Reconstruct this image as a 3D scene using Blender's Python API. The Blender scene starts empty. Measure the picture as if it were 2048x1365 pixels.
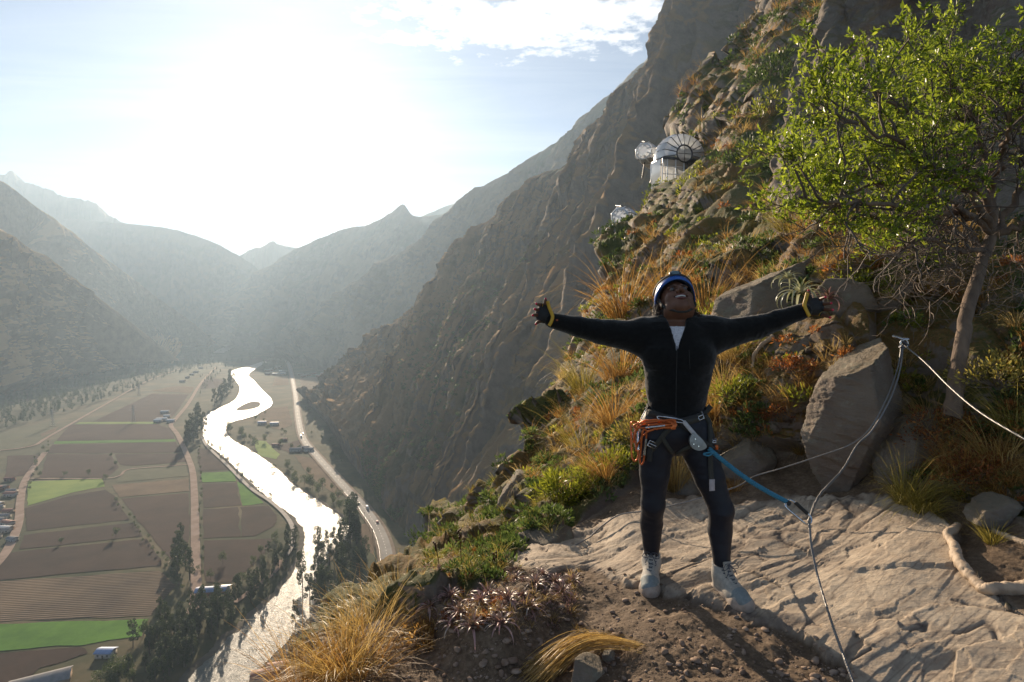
import bpy, math, random
import numpy as np
from mathutils import Vector, Matrix
R = math.radians
rng = np.random.default_rng(7)
random.seed(7)
scene = bpy.context.scene
COL = scene.collection

# ------------------------------------------------------------------ camera (photo pixels 2048 x 1365)
FPX = 1138.0
PITCH = math.atan(57.5 / FPX)          # looking slightly down; flat horizon at photo row 625
cam_d = bpy.data.cameras.new("camera"); cam = bpy.data.objects.new("camera", cam_d); COL.objects.link(cam)
cam_d.sensor_width = 36.0; cam_d.lens = FPX / 2048 * 36.0
cam_d.clip_start = 0.05; cam_d.clip_end = 30000
cam.location = (0, 0, 0); cam.rotation_euler = (R(90) - PITCH, 0, 0)
scene.camera = cam
def ray(px, py):
    """world direction (y = 1) through a photo pixel; arrays allowed"""
    x = (np.asarray(px, float) - 1024) / FPX; u = -(np.asarray(py, float) - 682.5) / FPX
    dy = u * math.sin(PITCH) + math.cos(PITCH); dz = u * math.cos(PITCH) - math.sin(PITCH)
    return np.stack([x / dy, np.ones_like(dy) + 0 * x, dz / dy], -1)
def P(px, py, Y): return ray(px, py) * np.asarray(Y, float)[..., None]
VZ = -200.0                             # the valley floor
def G(px, py, dz=0.0):
    d = ray(px, py); return d * ((VZ + dz) / d[..., 2])[..., None]

# ------------------------------------------------------------------ sun, sky, exposure
SUNV = ray(600, 240); SUNV = SUNV / np.linalg.norm(SUNV)
SUN_EL = math.asin(SUNV[2]); SUN_AZ = math.atan2(SUNV[0], SUNV[1])
sd = bpy.data.lights.new("sun", 'SUN'); so = bpy.data.objects.new("sun", sd); COL.objects.link(so)
sd.energy = 5.0; sd.angle = R(0.5); sd.color = (1.0, 0.80, 0.58)
so.rotation_euler = Vector(SUNV).to_track_quat('Z', 'Y').to_euler()
w = bpy.data.worlds.new("World"); scene.world = w; w.use_nodes = True
nt = w.node_tree; nt.nodes.clear()
def N(nt, t, **k):
    n = nt.nodes.new(t)
    for a, b in k.items():
        if a.startswith('i_'): n.inputs[a[2:].replace('_', ' ')].default_value = b
        else: setattr(n, a, b)
    return n
sky = N(nt, 'ShaderNodeTexSky', sky_type='NISHITA', sun_disc=False, sun_elevation=SUN_EL, sun_rotation=SUN_AZ,
        altitude=2800, air_density=0.75, dust_density=0.50, ozone_density=1.5)
bg = N(nt, 'ShaderNodeBackground'); bg.inputs['Strength'].default_value = 0.05
wo = N(nt, 'ShaderNodeOutputWorld')
# broken clouds high up on the right and thin streaks of cirrus
tc = N(nt, 'ShaderNodeTexCoord'); sep = N(nt, 'ShaderNodeSeparateXYZ'); nt.links.new(tc.outputs['Generated'], sep.inputs[0])
def M_(op, a, b=None, c=None, clamp=False, nt=nt):
    n = N(nt, 'ShaderNodeMath', operation=op, use_clamp=clamp)
    for i, v in enumerate((a, b, c)):
        if v is None: continue
        if isinstance(v, (int, float)): n.inputs[i].default_value = v
        else: nt.links.new(v, n.inputs[i])
    return n.outputs[0]
zc = M_('MAXIMUM', sep.outputs[2], 0.03)
cx = M_('DIVIDE', sep.outputs[0], zc); cy = M_('DIVIDE', sep.outputs[1], zc)
cmb = N(nt, 'ShaderNodeCombineXYZ'); nt.links.new(cx, cmb.inputs[0]); nt.links.new(cy, cmb.inputs[1])
no = N(nt, 'ShaderNodeTexNoise'); no.inputs['Scale'].default_value = 10.5; no.inputs['Detail'].default_value = 8; no.inputs['Roughness'].default_value = 0.62
nt.links.new(cmb.outputs[0], no.inputs['Vector'])
cell = N(nt, 'ShaderNodeTexNoise'); cell.inputs['Scale'].default_value = 4.5; cell.inputs['Detail'].default_value = 2
nt.links.new(cmb.outputs[0], cell.inputs['Vector'])
# where the cloud bank lies on the cloud plane
c0 = ray(1075, 35); c0 = c0 / c0[2]
mx = M_('MULTIPLY', M_('SUBTRACT', cx, float(c0[0])), 1.2); my = M_('MULTIPLY', M_('SUBTRACT', cy, float(c0[1])), 2.3)
rr = M_('SQRT', M_('ADD', M_('MULTIPLY', mx, mx), M_('MULTIPLY', my, my)))
bank = M_('SUBTRACT', 1.15, M_('MULTIPLY', rr, 1.0), clamp=True)
dens = M_('ADD', M_('MULTIPLY', no.outputs[0], 0.9), M_('ADD', M_('MULTIPLY', bank, 0.42), M_('MULTIPLY', cell.outputs[0], 0.30)))
mask = M_('MULTIPLY', M_('SUBTRACT', dens, 0.80), 4.6, clamp=True)
mask = M_('MULTIPLY', mask, M_('MULTIPLY', bank, 3.0, clamp=True))
# cirrus
sc = N(nt, 'ShaderNodeMapping'); sc.inputs['Scale'].default_value = (0.55, 2.2, 1); sc.inputs['Rotation'].default_value = (0, 0, R(25))
nt.links.new(cmb.outputs[0], sc.inputs[0])
cn = N(nt, 'ShaderNodeTexNoise'); cn.inputs['Scale'].default_value = 0.9; cn.inputs['Detail'].default_value = 7; cn.inputs['Roughness'].default_value = 0.6; cn.inputs['Distortion'].default_value = 0.6
nt.links.new(sc.outputs[0], cn.inputs['Vector'])
cir = M_('MULTIPLY', M_('SUBTRACT', cn.outputs[0], 0.40), 1.9, clamp=True)
mix1 = N(nt, 'ShaderNodeMix', data_type='RGBA'); nt.links.new(sky.outputs[0], mix1.inputs['A'])
mix1.inputs['B'].default_value = (5.8, 6.2, 6.9, 1)
nt.links.new(M_('MULTIPLY', cir, 0.6), mix1.inputs['Factor'])
mix2 = N(nt, 'ShaderNodeMix', data_type='RGBA'); nt.links.new(mix1.outputs['Result'], mix2.inputs['A'])
mix2.inputs['B'].default_value = (11.5, 11.3, 11.2, 1); nt.links.new(mask, mix2.inputs['Factor'])
# bright aureole that thin high cloud spreads round the sun
dp = N(nt, 'ShaderNodeVectorMath', operation='DOT_PRODUCT'); nt.links.new(tc.outputs['Generated'], dp.inputs[0]); dp.inputs[1].default_value = tuple(float(v) for v in SUNV)
th = M_('ARCCOSINE', M_('MINIMUM', dp.outputs['Value'], 1.0)); g1 = M_('EXPONENT', M_('MULTIPLY', M_('POWER', M_('DIVIDE', th, R(12.5)), 2.0), -1.0)); g2 = M_('EXPONENT', M_('MULTIPLY', M_('DIVIDE', th, R(20)), -1.0))
gl_ = M_('ADD', M_('MULTIPLY', g1, 3.6), M_('MULTIPLY', g2, 1.7)); gl_ = M_('MULTIPLY', gl_, M_('ADD', M_('MULTIPLY', cn.outputs[0], .9), .55))
add = N(nt, 'ShaderNodeMix', data_type='RGBA', blend_type='ADD'); nt.links.new(mix2.outputs['Result'], add.inputs['A']); add.inputs['Factor'].default_value = 1.0
gc = N(nt, 'ShaderNodeCombineXYZ'); nt.links.new(gl_, gc.inputs[0]); nt.links.new(M_('MULTIPLY', gl_, .97), gc.inputs[1]); nt.links.new(M_('MULTIPLY', gl_, .93), gc.inputs[2]); nt.links.new(gc.outputs[0], add.inputs['B'])
nt.links.new(add.outputs['Result'], bg.inputs[0]); nt.links.new(bg.outputs[0], wo.inputs[0])

scene.view_settings.view_transform = 'Standard'; scene.view_settings.look = 'None'
scene.view_settings.gamma = 1.0; scene.view_settings.use_curve_mapping = False
scene.view_settings.exposure = 1.32
cy_ = scene.cycles
cy_.use_denoising = True
cy_.max_bounces = 6; cy_.diffuse_bounces = 3; cy_.glossy_bounces = 3; cy_.transmission_bounces = 5
cy_.transparent_max_bounces = 12; cy_.volume_bounces = 0
cy_.sample_clamp_indirect = 6.0
try: cy_.use_adaptive_sampling = True
except Exception: pass

# ------------------------------------------------------------------ helpers
def tag(o, label=None, cat=None, group=None, kind=None):
    if label: o['label'] = label
    if cat: o['category'] = cat
    if group: o['group'] = group
    if kind: o['kind'] = kind
    return o
def struct(o, label=None): return tag(o, label, None, None, 'structure')
def mesh_from(name, V, Fs, smooth=False, attrs=None):
    """V (n,3); Fs one (m,k) int array or a list of them"""
    if not isinstance(Fs, (list, tuple)) or np.ndim(Fs[0]) == 1: Fs = [np.asarray(Fs)]
    Fs = [np.asarray(f, np.int64) for f in Fs if len(f)]
    me = bpy.data.meshes.new(name)
    V = np.asarray(V, np.float32); me.vertices.add(len(V)); me.vertices.foreach_set('co', V.ravel())
    tot = sum(f.size for f in Fs); npoly = sum(len(f) for f in Fs)
    me.loops.add(tot); me.loops.foreach_set('vertex_index', np.concatenate([f.ravel() for f in Fs]).astype(np.int32))
    me.polygons.add(npoly)
    sizes = np.concatenate([np.full(len(f), f.shape[1], np.int64) for f in Fs])
    st = np.concatenate([[0], np.cumsum(sizes)[:-1]]).astype(np.int32)
    me.polygons.foreach_set('loop_start', st)
    try: me.polygons.foreach_set('loop_total', sizes.astype(np.int32))
    except Exception: pass
    if smooth: me.polygons.foreach_set('use_smooth', np.ones(npoly, bool))
    me.update(calc_edges=True)
    for nm, a in (attrs or {}).items():
        a = np.asarray(a, np.float32)
        if a.ndim == 1:
            at = me.attributes.new(nm, 'FLOAT', 'POINT'); at.data.foreach_set('value', a)
        else:
            at = me.attributes.new(nm, 'FLOAT_COLOR', 'POINT')
            if a.shape[1] == 3: a = np.concatenate([a, np.ones((len(a), 1), np.float32)], 1)
            at.data.foreach_set('color', a.ravel())
    return me
def link(name, me, mat=None, parent=None, loc=None):
    o = bpy.data.objects.new(name, me); COL.objects.link(o)
    if mat is not None and me is not None and len(me.materials) == 0: me.materials.append(mat)
    if parent is not None: o.parent = parent
    if loc is not None: o.location = loc
    return o
def obj(name, V, Fs, mat, parent=None, smooth=False, attrs=None, loc=None):
    return link(name, mesh_from(name, V, Fs, smooth, attrs), mat, parent, loc)
def empty(name, loc=(0, 0, 0), rz=0.0):
    o = bpy.data.objects.new(name, None); o.location = loc; o.rotation_euler = (0, 0, rz); COL.objects.link(o)
    o.empty_display_size = 0.1; return o
def grid_faces(nr, nc, wrap=False):
    i = np.arange(nr - 1)[:, None]; j = np.arange(nc if wrap else nc - 1)[None]
    j2 = (j + 1) % nc
    return np.stack([i * nc + j, i * nc + j2, (i + 1) * nc + j2, (i + 1) * nc + j], -1).reshape(-1, 4)
class MB:
    """collects shapes into one mesh"""
    def __init__(s): s.V = []; s.F = {3: [], 4: []}; s.n = 0; s.A = []
    def add(s, V, F, a=0.0):
        V = np.asarray(V, float); F = np.asarray(F, np.int64)
        s.V.append(V); s.F[F.shape[1]].append(F + s.n); s.n += len(V)
        s.A.append(np.broadcast_to(np.asarray(a, float), (len(V),)) if np.ndim(a) < 2 else a)
        return s
    def box(s, c, size, rot=None, a=0.0):
        v = np.array([[x, y, z] for x in (-.5, .5) for y in (-.5, .5) for z in (-.5, .5)]) * np.asarray(size, float)
        if rot is not None: v = v @ np.asarray(rot).T
        return s.add(v + np.asarray(c, float), [[0, 1, 3, 2], [4, 6, 7, 5], [0, 4, 5, 1], [2, 3, 7, 6], [0, 2, 6, 4], [1, 5, 7, 3]], a)
    def tube(s, pts, r, n=8, cap=True, a=0.0, flat=1.0, up=None):
        V, F = tube(pts, r, n, flat, up); s.add(V, F, a)
        if cap:
            m = len(pts)
            for k, c in ((0, pts[0]), (m - 1, pts[-1])):
                idx = np.arange(n) + k * n
                VV = np.vstack([V[idx], [c]]); ff = np.array([[i, (i + 1) % n, n] for i in range(n)])
                if k == 0: ff = ff[:, ::-1]
                s.add(VV, ff, a)
        return s
    def build(s, name, mat, parent=None, smooth=True, attr='m', origin=None):
        if not s.V: return None
        V = np.vstack(s.V)
        if origin is not None: V = V - np.asarray(origin)
        Fs = [np.vstack(f) for f in s.F.values() if f]
        at = {}
        if attr: at[attr] = np.concatenate(s.A)
        o = obj(name, V, Fs, mat, parent, smooth, at)
        if origin is not None: o.location = origin
        return o
def tube(pts, r, n=8, flat=1.0, up=None):
    pts = np.asarray(pts, float); m = len(pts); r = np.broadcast_to(np.asarray(r, float), (m,))
    T = np.gradient(pts, axis=0); T /= np.linalg.norm(T, axis=1)[:, None] + 1e-12
    u = np.array([0, 0, 1.0]) if up is None else np.asarray(up, float)
    if up is None and abs(T[0] @ u) > .95: u = np.array([1.0, 0, 0])
    X = np.zeros_like(pts); prev = u
    for i in range(m):
        if up is not None: prev = u
        x = prev - T[i] * (prev @ T[i]); x /= np.linalg.norm(x) + 1e-12; X[i] = x; prev = x
    B = np.cross(T, X)
    a = np.linspace(0, 2 * math.pi, n, endpoint=False)
    V = pts[:, None] + (X[:, None] * np.cos(a)[None, :, None] * flat + B[:, None] * np.sin(a)[None, :, None]) * r[:, None, None]
    return V.reshape(-1, 3), grid_faces(m, n, True)
def catmull(pts, n):
    """smooth resample of control points (k,d) to n"""
    p = np.asarray(pts, float); k = len(p)
    t = np.linspace(0, k - 1, n); i = np.clip(t.astype(int), 0, k - 2); f = (t - i)[:, None]
    p0 = p[np.clip(i - 1, 0, k - 1)]; p1 = p[i]; p2 = p[i + 1]; p3 = p[np.clip(i + 2, 0, k - 1)]
    return 0.5 * ((2 * p1) + (-p0 + p2) * f + (2 * p0 - 5 * p1 + 4 * p2 - p3) * f ** 2 + (-p0 + 3 * p1 - 3 * p2 + p3) * f ** 3)
_perm = np.random.default_rng(3).permutation(256); _perm = np.concatenate([_perm, _perm, _perm])
_val = np.random.default_rng(4).uniform(-1, 1, 256)
def vn(p, seed=0):
    """value noise, p (n,3) -> (n,) in -1..1"""
    p = np.asarray(p, float) + seed * 17.31
    i = np.floor(p).astype(np.int64); f = p - i; f = f * f * f * (f * (f * 6 - 15) + 10); i &= 255
    out = 0
    for dx in (0, 1):
        a = _perm[(i[:, 0] + dx) & 255]; wx = f[:, 0] if dx else 1 - f[:, 0]
        for dy in (0, 1):
            b = _perm[a + ((i[:, 1] + dy) & 255)]; wy = f[:, 1] if dy else 1 - f[:, 1]
            for dz in (0, 1):
                c = _perm[b + ((i[:, 2] + dz) & 255)]; wz = f[:, 2] if dz else 1 - f[:, 2]
                out = out + _val[c] * wx * wy * wz
    return out
def fbm(p, oct=5, seed=0, rough=0.5, lac=2.03, ridged=False):
    s = 0; a = 1.0; t = 0; p = np.asarray(p, float)
    for o in range(oct):
        n = vn(p, seed + o)
        if ridged: n = 1 - 2 * np.abs(n)
        s = s + n * a; t += a; a *= rough; p = p * lac
    return s / t
def facets(p, seed=0, slope=0.5):
    """blocky fractured rock: offset and tilt per Worley cell; returns (height, edge 0..1)"""
    p = np.asarray(p, float); i = np.floor(p).astype(np.int64)
    best = np.full(len(p), 9.0); sec = np.full(len(p), 9.0); h = np.zeros(len(p))
    for dx in (-1, 0, 1):
        for dy in (-1, 0, 1):
            for dz in (-1, 0, 1):
                c = i + [dx, dy, dz]; cc = (c + seed * 13) & 255
                k = _perm[_perm[_perm[cc[:, 0]] + cc[:, 1]] + cc[:, 2]]
                j = np.stack([_val[k], _val[(k + 71) & 255], _val[(k + 149) & 255]], -1) * .5 + .5
                d = p - (c + j); dd = (d * d).sum(1)
                m = dd < best
                sec = np.where(m, best, np.minimum(sec, dd))
                s = np.stack([_val[(k + 33) & 255], _val[(k + 97) & 255], _val[(k + 201) & 255]], -1)
                hh = _val[(k + 7) & 255] * .5 + (d * s).sum(1) * slope
                h = np.where(m, hh, h); best = np.where(m, dd, best)
    return h, np.clip((np.sqrt(sec) - np.sqrt(best)) * 4, 0, 1)

# ------------------------------------------------------------------ materials
def new_mat(name):
    m = bpy.data.materials.new(name); m.use_nodes = True; nt = m.node_tree; nt.nodes.clear()
    out = N(nt, 'ShaderNodeOutputMaterial'); return m, nt, out
def ramp(nt, stops, inp=None, interp='LINEAR'):
    r = N(nt, 'ShaderNodeValToRGB'); cr = r.color_ramp; cr.interpolation = interp
    while len(cr.elements) < len(stops): cr.elements.new(0.5)
    for e, (p, c) in zip(cr.elements, stops): e.position = p; e.color = (*c, 1) if len(c) == 3 else c
    if inp is not None: nt.links.new(inp, r.inputs[0])
    return r.outputs[0]
def noise(nt, vec, scale, detail=5, rough=0.55, dist=0.0, out=0):
    n = N(nt, 'ShaderNodeTexNoise'); n.inputs['Scale'].default_value = scale; n.inputs['Detail'].default_value = detail
    n.inputs['Roughness'].default_value = rough; n.inputs['Distortion'].default_value = dist
    if vec is not None: nt.links.new(vec, n.inputs['Vector'])
    return n.outputs[out]
def mixc(nt, f, a, b, mode='MIX'):
    n = N(nt, 'ShaderNodeMix', data_type='RGBA', blend_type=mode)
    for k, v in (('Factor', f), ('A', a), ('B', b)):
        if isinstance(v, (int, float)): n.inputs[k].default_value = v
        elif isinstance(v, tuple): n.inputs[k].default_value = (*v, 1) if len(v) == 3 else v
        else: nt.links.new(v, n.inputs[k])
    return n.outputs['Result']
def mapping(nt, vec, scale=(1, 1, 1), rot=(0, 0, 0)):
    m = N(nt, 'ShaderNodeMapping'); m.inputs['Scale'].default_value = scale; m.inputs['Rotation'].default_value = rot
    nt.links.new(vec, m.inputs[0]); return m.outputs[0]
def bump(nt, h, strength=0.5, dist=0.05):
    b = N(nt, 'ShaderNodeBump'); b.inputs['Strength'].default_value = strength; b.inputs['Distance'].default_value = dist
    nt.links.new(h, b.inputs['Height']); return b.outputs[0]
def simple(name, c1, c2=None, scale=20, rough=0.7, metal=0.0, spec=0.5, bmp=0.0, bscale=None, bdist=0.01, trans=0.0, tcol=None, stretch=(1, 1, 1), sheen=0.0):
    m, nt, out = new_mat(name)
    b = N(nt, 'ShaderNodeBsdfPrincipled'); b.inputs['Roughness'].default_value = rough; b.inputs['Metallic'].default_value = metal
    b.inputs['Specular IOR Level'].default_value = spec
    if sheen: b.inputs['Sheen Weight'].default_value = sheen; b.inputs['Sheen Roughness'].default_value = .4
    co = mapping(nt, N(nt, 'ShaderNodeTexCoord').outputs['Object'], stretch)
    c2 = c2 or tuple(x * .7 for x in c1)
    n = noise(nt, co, scale, 5)
    col = ramp(nt, [(.32, c1), (.68, c2)], n)
    nt.links.new(col, b.inputs['Base Color'])
    if bmp: nt.links.new(bump(nt, noise(nt, co, bscale or scale * 2, 6, .65), bmp, bdist), b.inputs['Normal'])
    if trans:
        t = N(nt, 'ShaderNodeBsdfTranslucent')
        if tcol: t.inputs[0].default_value = (*tcol, 1)
        else: nt.links.new(col, t.inputs[0])
        x = N(nt, 'ShaderNodeMixShader'); x.inputs[0].default_value = trans
        nt.links.new(b.outputs[0], x.inputs[1]); nt.links.new(t.outputs[0], x.inputs[2]); nt.links.new(x.outputs[0], out.inputs[0])
    else: nt.links.new(b.outputs[0], out.inputs[0])
    return m
def leafy(name, stops, trans=0.45, rough=0.5, spec=0.3, gain=1.3):
    """leaf material; colour runs along the mesh attribute m (a random number per leaf)"""
    m, nt, out = new_mat(name)
    at = N(nt, 'ShaderNodeAttribute', attribute_name='m')
    col = ramp(nt, stops, at.outputs['Fac'])
    b = N(nt, 'ShaderNodeBsdfPrincipled'); b.inputs['Roughness'].default_value = rough; b.inputs['Specular IOR Level'].default_value = spec
    nt.links.new(col, b.inputs['Base Color'])
    t = N(nt, 'ShaderNodeBsdfTranslucent'); nt.links.new(mixc(nt, 1.0, col, (gain, gain, gain * .8), 'MULTIPLY'), t.inputs[0])
    x = N(nt, 'ShaderNodeMixShader'); x.inputs[0].default_value = trans
    nt.links.new(b.outputs[0], x.inputs[1]); nt.links.new(t.outputs[0], x.inputs[2]); nt.links.new(x.outputs[0], out.inputs[0])
    return m
# ------------------------------------------------------------------ mountains
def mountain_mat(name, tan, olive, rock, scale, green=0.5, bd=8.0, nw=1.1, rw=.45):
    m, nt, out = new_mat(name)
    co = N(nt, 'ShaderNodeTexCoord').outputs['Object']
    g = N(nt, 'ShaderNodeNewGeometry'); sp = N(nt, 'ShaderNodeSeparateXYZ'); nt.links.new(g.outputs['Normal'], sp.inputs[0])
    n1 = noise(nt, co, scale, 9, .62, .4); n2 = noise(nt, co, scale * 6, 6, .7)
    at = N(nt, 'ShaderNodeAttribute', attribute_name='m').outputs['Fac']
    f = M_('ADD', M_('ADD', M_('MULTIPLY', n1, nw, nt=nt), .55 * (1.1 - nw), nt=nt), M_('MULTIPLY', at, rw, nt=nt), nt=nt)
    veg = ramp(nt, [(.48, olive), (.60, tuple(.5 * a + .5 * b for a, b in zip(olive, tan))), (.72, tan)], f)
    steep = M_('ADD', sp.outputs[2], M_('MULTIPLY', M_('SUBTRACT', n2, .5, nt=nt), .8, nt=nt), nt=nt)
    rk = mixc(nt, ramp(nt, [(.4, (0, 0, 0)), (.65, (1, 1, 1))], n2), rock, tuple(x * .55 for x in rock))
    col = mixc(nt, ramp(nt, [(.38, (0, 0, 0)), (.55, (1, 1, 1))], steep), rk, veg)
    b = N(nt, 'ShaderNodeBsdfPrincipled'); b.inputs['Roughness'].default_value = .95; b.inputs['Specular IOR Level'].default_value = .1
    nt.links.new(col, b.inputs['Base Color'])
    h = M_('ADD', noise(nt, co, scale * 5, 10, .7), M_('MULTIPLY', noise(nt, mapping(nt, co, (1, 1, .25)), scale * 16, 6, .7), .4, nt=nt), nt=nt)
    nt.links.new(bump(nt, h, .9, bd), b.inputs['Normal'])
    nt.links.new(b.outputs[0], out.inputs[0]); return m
def mountain(name, cols, nu, nv, mat, amp=40, rib=8, ribamp=30, rough=4, sag=0.10, back=1.0, seed=1, fine=0.0, label=None, jag=1.0):
    """cols: (ridge px,py,Y, foot px,py[,Y]); a lofted face with ribs and gullies and a real back slope"""
    Rg = []; Ft = []
    for c in cols:
        Rg.append(P(*c[:3])); Ft.append(G(c[3], c[4], -3.0) if len(c) == 5 else P(*c[3:6]))
    Rg = catmull(Rg, nu); Ft = catmull(Ft, nu)
    arc = np.concatenate([[0], np.cumsum(np.linalg.norm(np.diff(Rg, axis=0), axis=1))])
    L = arc[-1]
    q = np.stack([arc / L * 60, arc * 0 + seed, arc * 0], -1)
    Rg[:, 2] += fbm(q, 6, seed, .6) * rough * jag
    v = np.linspace(0, 1, nv) ** 1.05
    S = Rg[:, None] * (1 - v)[None, :, None] + Ft[:, None] * v[None, :, None]
    hgt = (Rg[:, 2] - Ft[:, 2])[:, None]
    S[..., 2] -= np.sin(v * math.pi)[None] * hgt * sag
    du = np.gradient(S, axis=0); dv = np.gradient(S, axis=1); n = np.cross(dv, du); n /= np.linalg.norm(n, axis=2)[..., None] + 1e-9
    n *= np.sign((n * -S).sum(2) + 1e-9)[..., None]         # towards the viewer's side
    U = (arc / L)[:, None] + 0 * v[None]; Vv = v[None] + 0 * U
    warp = fbm(np.stack([U * 5, Vv * 3, U * 0 + seed], -1).reshape(-1, 3), 4, seed + 5).reshape(U.shape)
    rb = fbm(np.stack([U * rib + warp * .25, Vv * 1.1, U * 0 + seed * 3.3], -1).reshape(-1, 3), 4, seed + 9, .55, ridged=True).reshape(U.shape)
    rb2 = fbm(np.stack([U * rib * 3.2 + warp * .5 + Vv * .6, Vv * 2.2, U * 0 + seed], -1).reshape(-1, 3), 5, seed + 29, .6, ridged=True).reshape(U.shape)
    rb3 = fbm(np.stack([U * rib * 11 + warp * .8 + Vv, Vv * 5, U * 0 + seed], -1).reshape(-1, 3), 5, seed + 49, .62, ridged=True).reshape(U.shape)
    ff = fbm((S / (amp * 2.2)).reshape(-1, 3), 7, seed + 3, .6).reshape(U.shape)
    fade = np.clip(v / .12, 0, 1)[None] ** .8 * np.clip((1 - v) / .06, 0, 1)[None]
    edge = .12
    disp = (rb * ribamp + rb2 * ribamp * .55 + rb3 * ribamp * .22) * (fade + edge * (1 - fade) * (v < .5)[None]) + ff * amp * .45 * (fade * .9 + .06)
    S = S + n * disp[..., None]
    # back slope
    nb = 8; bk = np.linspace(0, 1, nb + 1)[1:][::-1]
    B = Rg[:, None] + np.array([0.25, 1.0, -.75])[None, None] * (bk[None, :, None] * np.maximum(hgt, 40)[..., None] * back * 1.25)
    B[..., 2] = np.maximum(B[..., 2], VZ - 20)
    A = np.concatenate([B, S], 1); V = A.reshape(-1, 3)
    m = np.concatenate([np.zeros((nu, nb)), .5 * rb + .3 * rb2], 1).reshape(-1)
    o = obj(name, V, grid_faces(nu, nb + nv), mat, None, True, {'m': m})
    struct(o, label); return S
M_far = mountain_mat('far_slopes', (.24, .19, .13), (.10, .11, .07), (.20, .18, .16), .004, bd=15)
M_left = mountain_mat('left_slopes', (.50, .32, .15), (.09, .085, .04), (.30, .21, .13), .006, bd=8, nw=.55, rw=.85)  # tan on the crests: slope colour plus painted low sunlight along the ribs
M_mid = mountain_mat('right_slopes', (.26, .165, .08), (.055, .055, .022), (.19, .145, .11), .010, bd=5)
# A, E: hazy far peaks
mountain('distant_peaks', [(-260, 330, 4600, -260, 700), (-120, 360, 4600, -120, 690), (0, 352, 4600, 0, 690), (22, 344, 4600, 25, 690), (35, 360, 4600, 45, 690), (90, 378, 4600, 95, 690), (130, 395, 4600, 130, 690), (160, 399, 4600, 160, 690), (190, 408, 4600, 190, 690),
    (215, 430, 4600, 215, 690), (255, 450, 4600, 255, 690), (330, 480, 4600, 330, 690)], 260, 40, M_far, 60, 14, 60, 14, seed=11, jag=1.6)
mountain('distant_hills', [(440, 530, 4700, 440, 690), (480, 512, 4700, 480, 690), (505, 498, 4700, 505, 690), (522, 496, 4700, 525, 690), (545, 484, 4700, 545, 690), (560, 491, 4700, 560, 690), (600, 500, 4700, 600, 690),
    (660, 520, 4700, 660, 690), (760, 560, 4700, 760, 690)], 200, 30, M_far, 50, 12, 40, 8, seed=12)
# B: broad blue mountain closing the valley
mountain('valley_head_mountain', [(-60, 500, 4200, -60, 690), (60, 455, 4200, 60, 690), (140, 440, 4200, 140, 690), (200, 444, 4150, 200, 690), (262, 449, 4100, 262, 690), (330, 457, 4050, 320, 690), (380, 469, 4000, 370, 690), (430, 487, 3950, 395, 690), (475, 511, 3900, 410, 690),
    (505, 530, 3850, 425, 690), (521, 547, 3800, 440, 692), (517, 562, 3750, 448, 694), (490, 592, 3700, 452, 696), (455, 622, 3650, 455, 697)], 300, 70, M_far, 55, 10, 60, 5, seed=13)
# F
mountain('central_mountain', [(372, 668, 3600, 372, 690), (395, 632, 3650, 390, 688), (440, 606, 3650, 420, 690), (500, 570, 3600, 450, 693), (545, 535, 3550, 480, 697), (590, 503, 3500, 510, 700), (640, 478, 3450, 540, 703), (690, 459, 3400, 570, 706), (735, 452, 3350, 600, 709), (780, 430, 3300, 630, 713),
    (798, 414, 3290, 645, 715), (808, 411, 3280, 655, 716), (828, 433, 3260, 665, 718), (870, 432, 3200, 690, 720), (950, 420, 3150, 740, 724), (1150, 400, 3100, 840, 730)], 420, 110, M_far, 55, 9, 70, 7, seed=14)
mountain('distant_shoulder', [(800, 450, 4300, 800, 700), (850, 431, 4300, 850, 700), (890, 414, 4300, 890, 700), (935, 400, 4300, 935, 700), (1010, 372, 4300, 1010, 700), (1100, 360, 4300, 1100, 700)], 80, 24, M_far, 50, 10, 40, 4, seed=15)
# G
mountain('right_far_mountain', [(560, 705, 2450, 556, 716), (600, 688, 2450, 575, 722), (640, 643, 2420, 595, 729), (690, 590, 2380, 615, 735), (740, 545, 2330, 635, 741), (800, 508, 2280, 660, 747), (845, 478, 2230, 690, 752), (885, 438, 2180, 720, 760), (940, 392, 2100, 750, 768), (1000, 357, 2030, 780, 778), (1060, 322, 1960, 810, 788),
    (1120, 280, 1890, 840, 798), (1170, 243, 1830, 870, 810), (1212, 200, 1770, 900, 822), (1260, 150, 1710, 930, 835), (1305, 112, 1650, 960, 850), (1400, 40, 1580, 1000, 880), (1560, -60, 1500, 1060, 900), (1800, -150, 1450, 1200, 950)], 520, 200, M_far, 50, 10, 62, 7, seed=16)
# C, D: slopes on the left, rib crests coloured pale as if grazed by sun
mountain('left_far_mountain', [(-500, 200, 1900, -500, 766), (-250, 270, 2050, -250, 746), (-100, 325, 2200, -100, 726), (0, 361, 2300, 0, 716), (60, 405, 2400, 60, 708), (100, 436, 2480, 110, 721), (160, 480, 2600, 170, 714), (210, 518, 2700, 225, 708), (260, 553, 2800, 280, 702), (320, 600, 2900, 335, 696),
    (380, 641, 3050, 390, 689), (428, 684, 3150, 432, 684)], 460, 170, M_left, 26, 12, 85, 5, seed=17)
mountain('left_near_mountain', [(-700, 180, 1100, -700, 966), (-350, 330, 1250, -350, 886), (-150, 410, 1400, -150, 836), (0, 461, 1550, 0, 794), (55, 497, 1620, 60, 778), (105, 525, 1700, 120, 764), (150, 575, 1790, 175, 748), (200, 628, 1900, 225, 732), (260, 672, 2020, 275, 716), (310, 700, 2130, 318, 704), (345, 722, 2250, 350, 714)],
    520, 220, M_left, 20, 13, 72, 4, seed=18)
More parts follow.
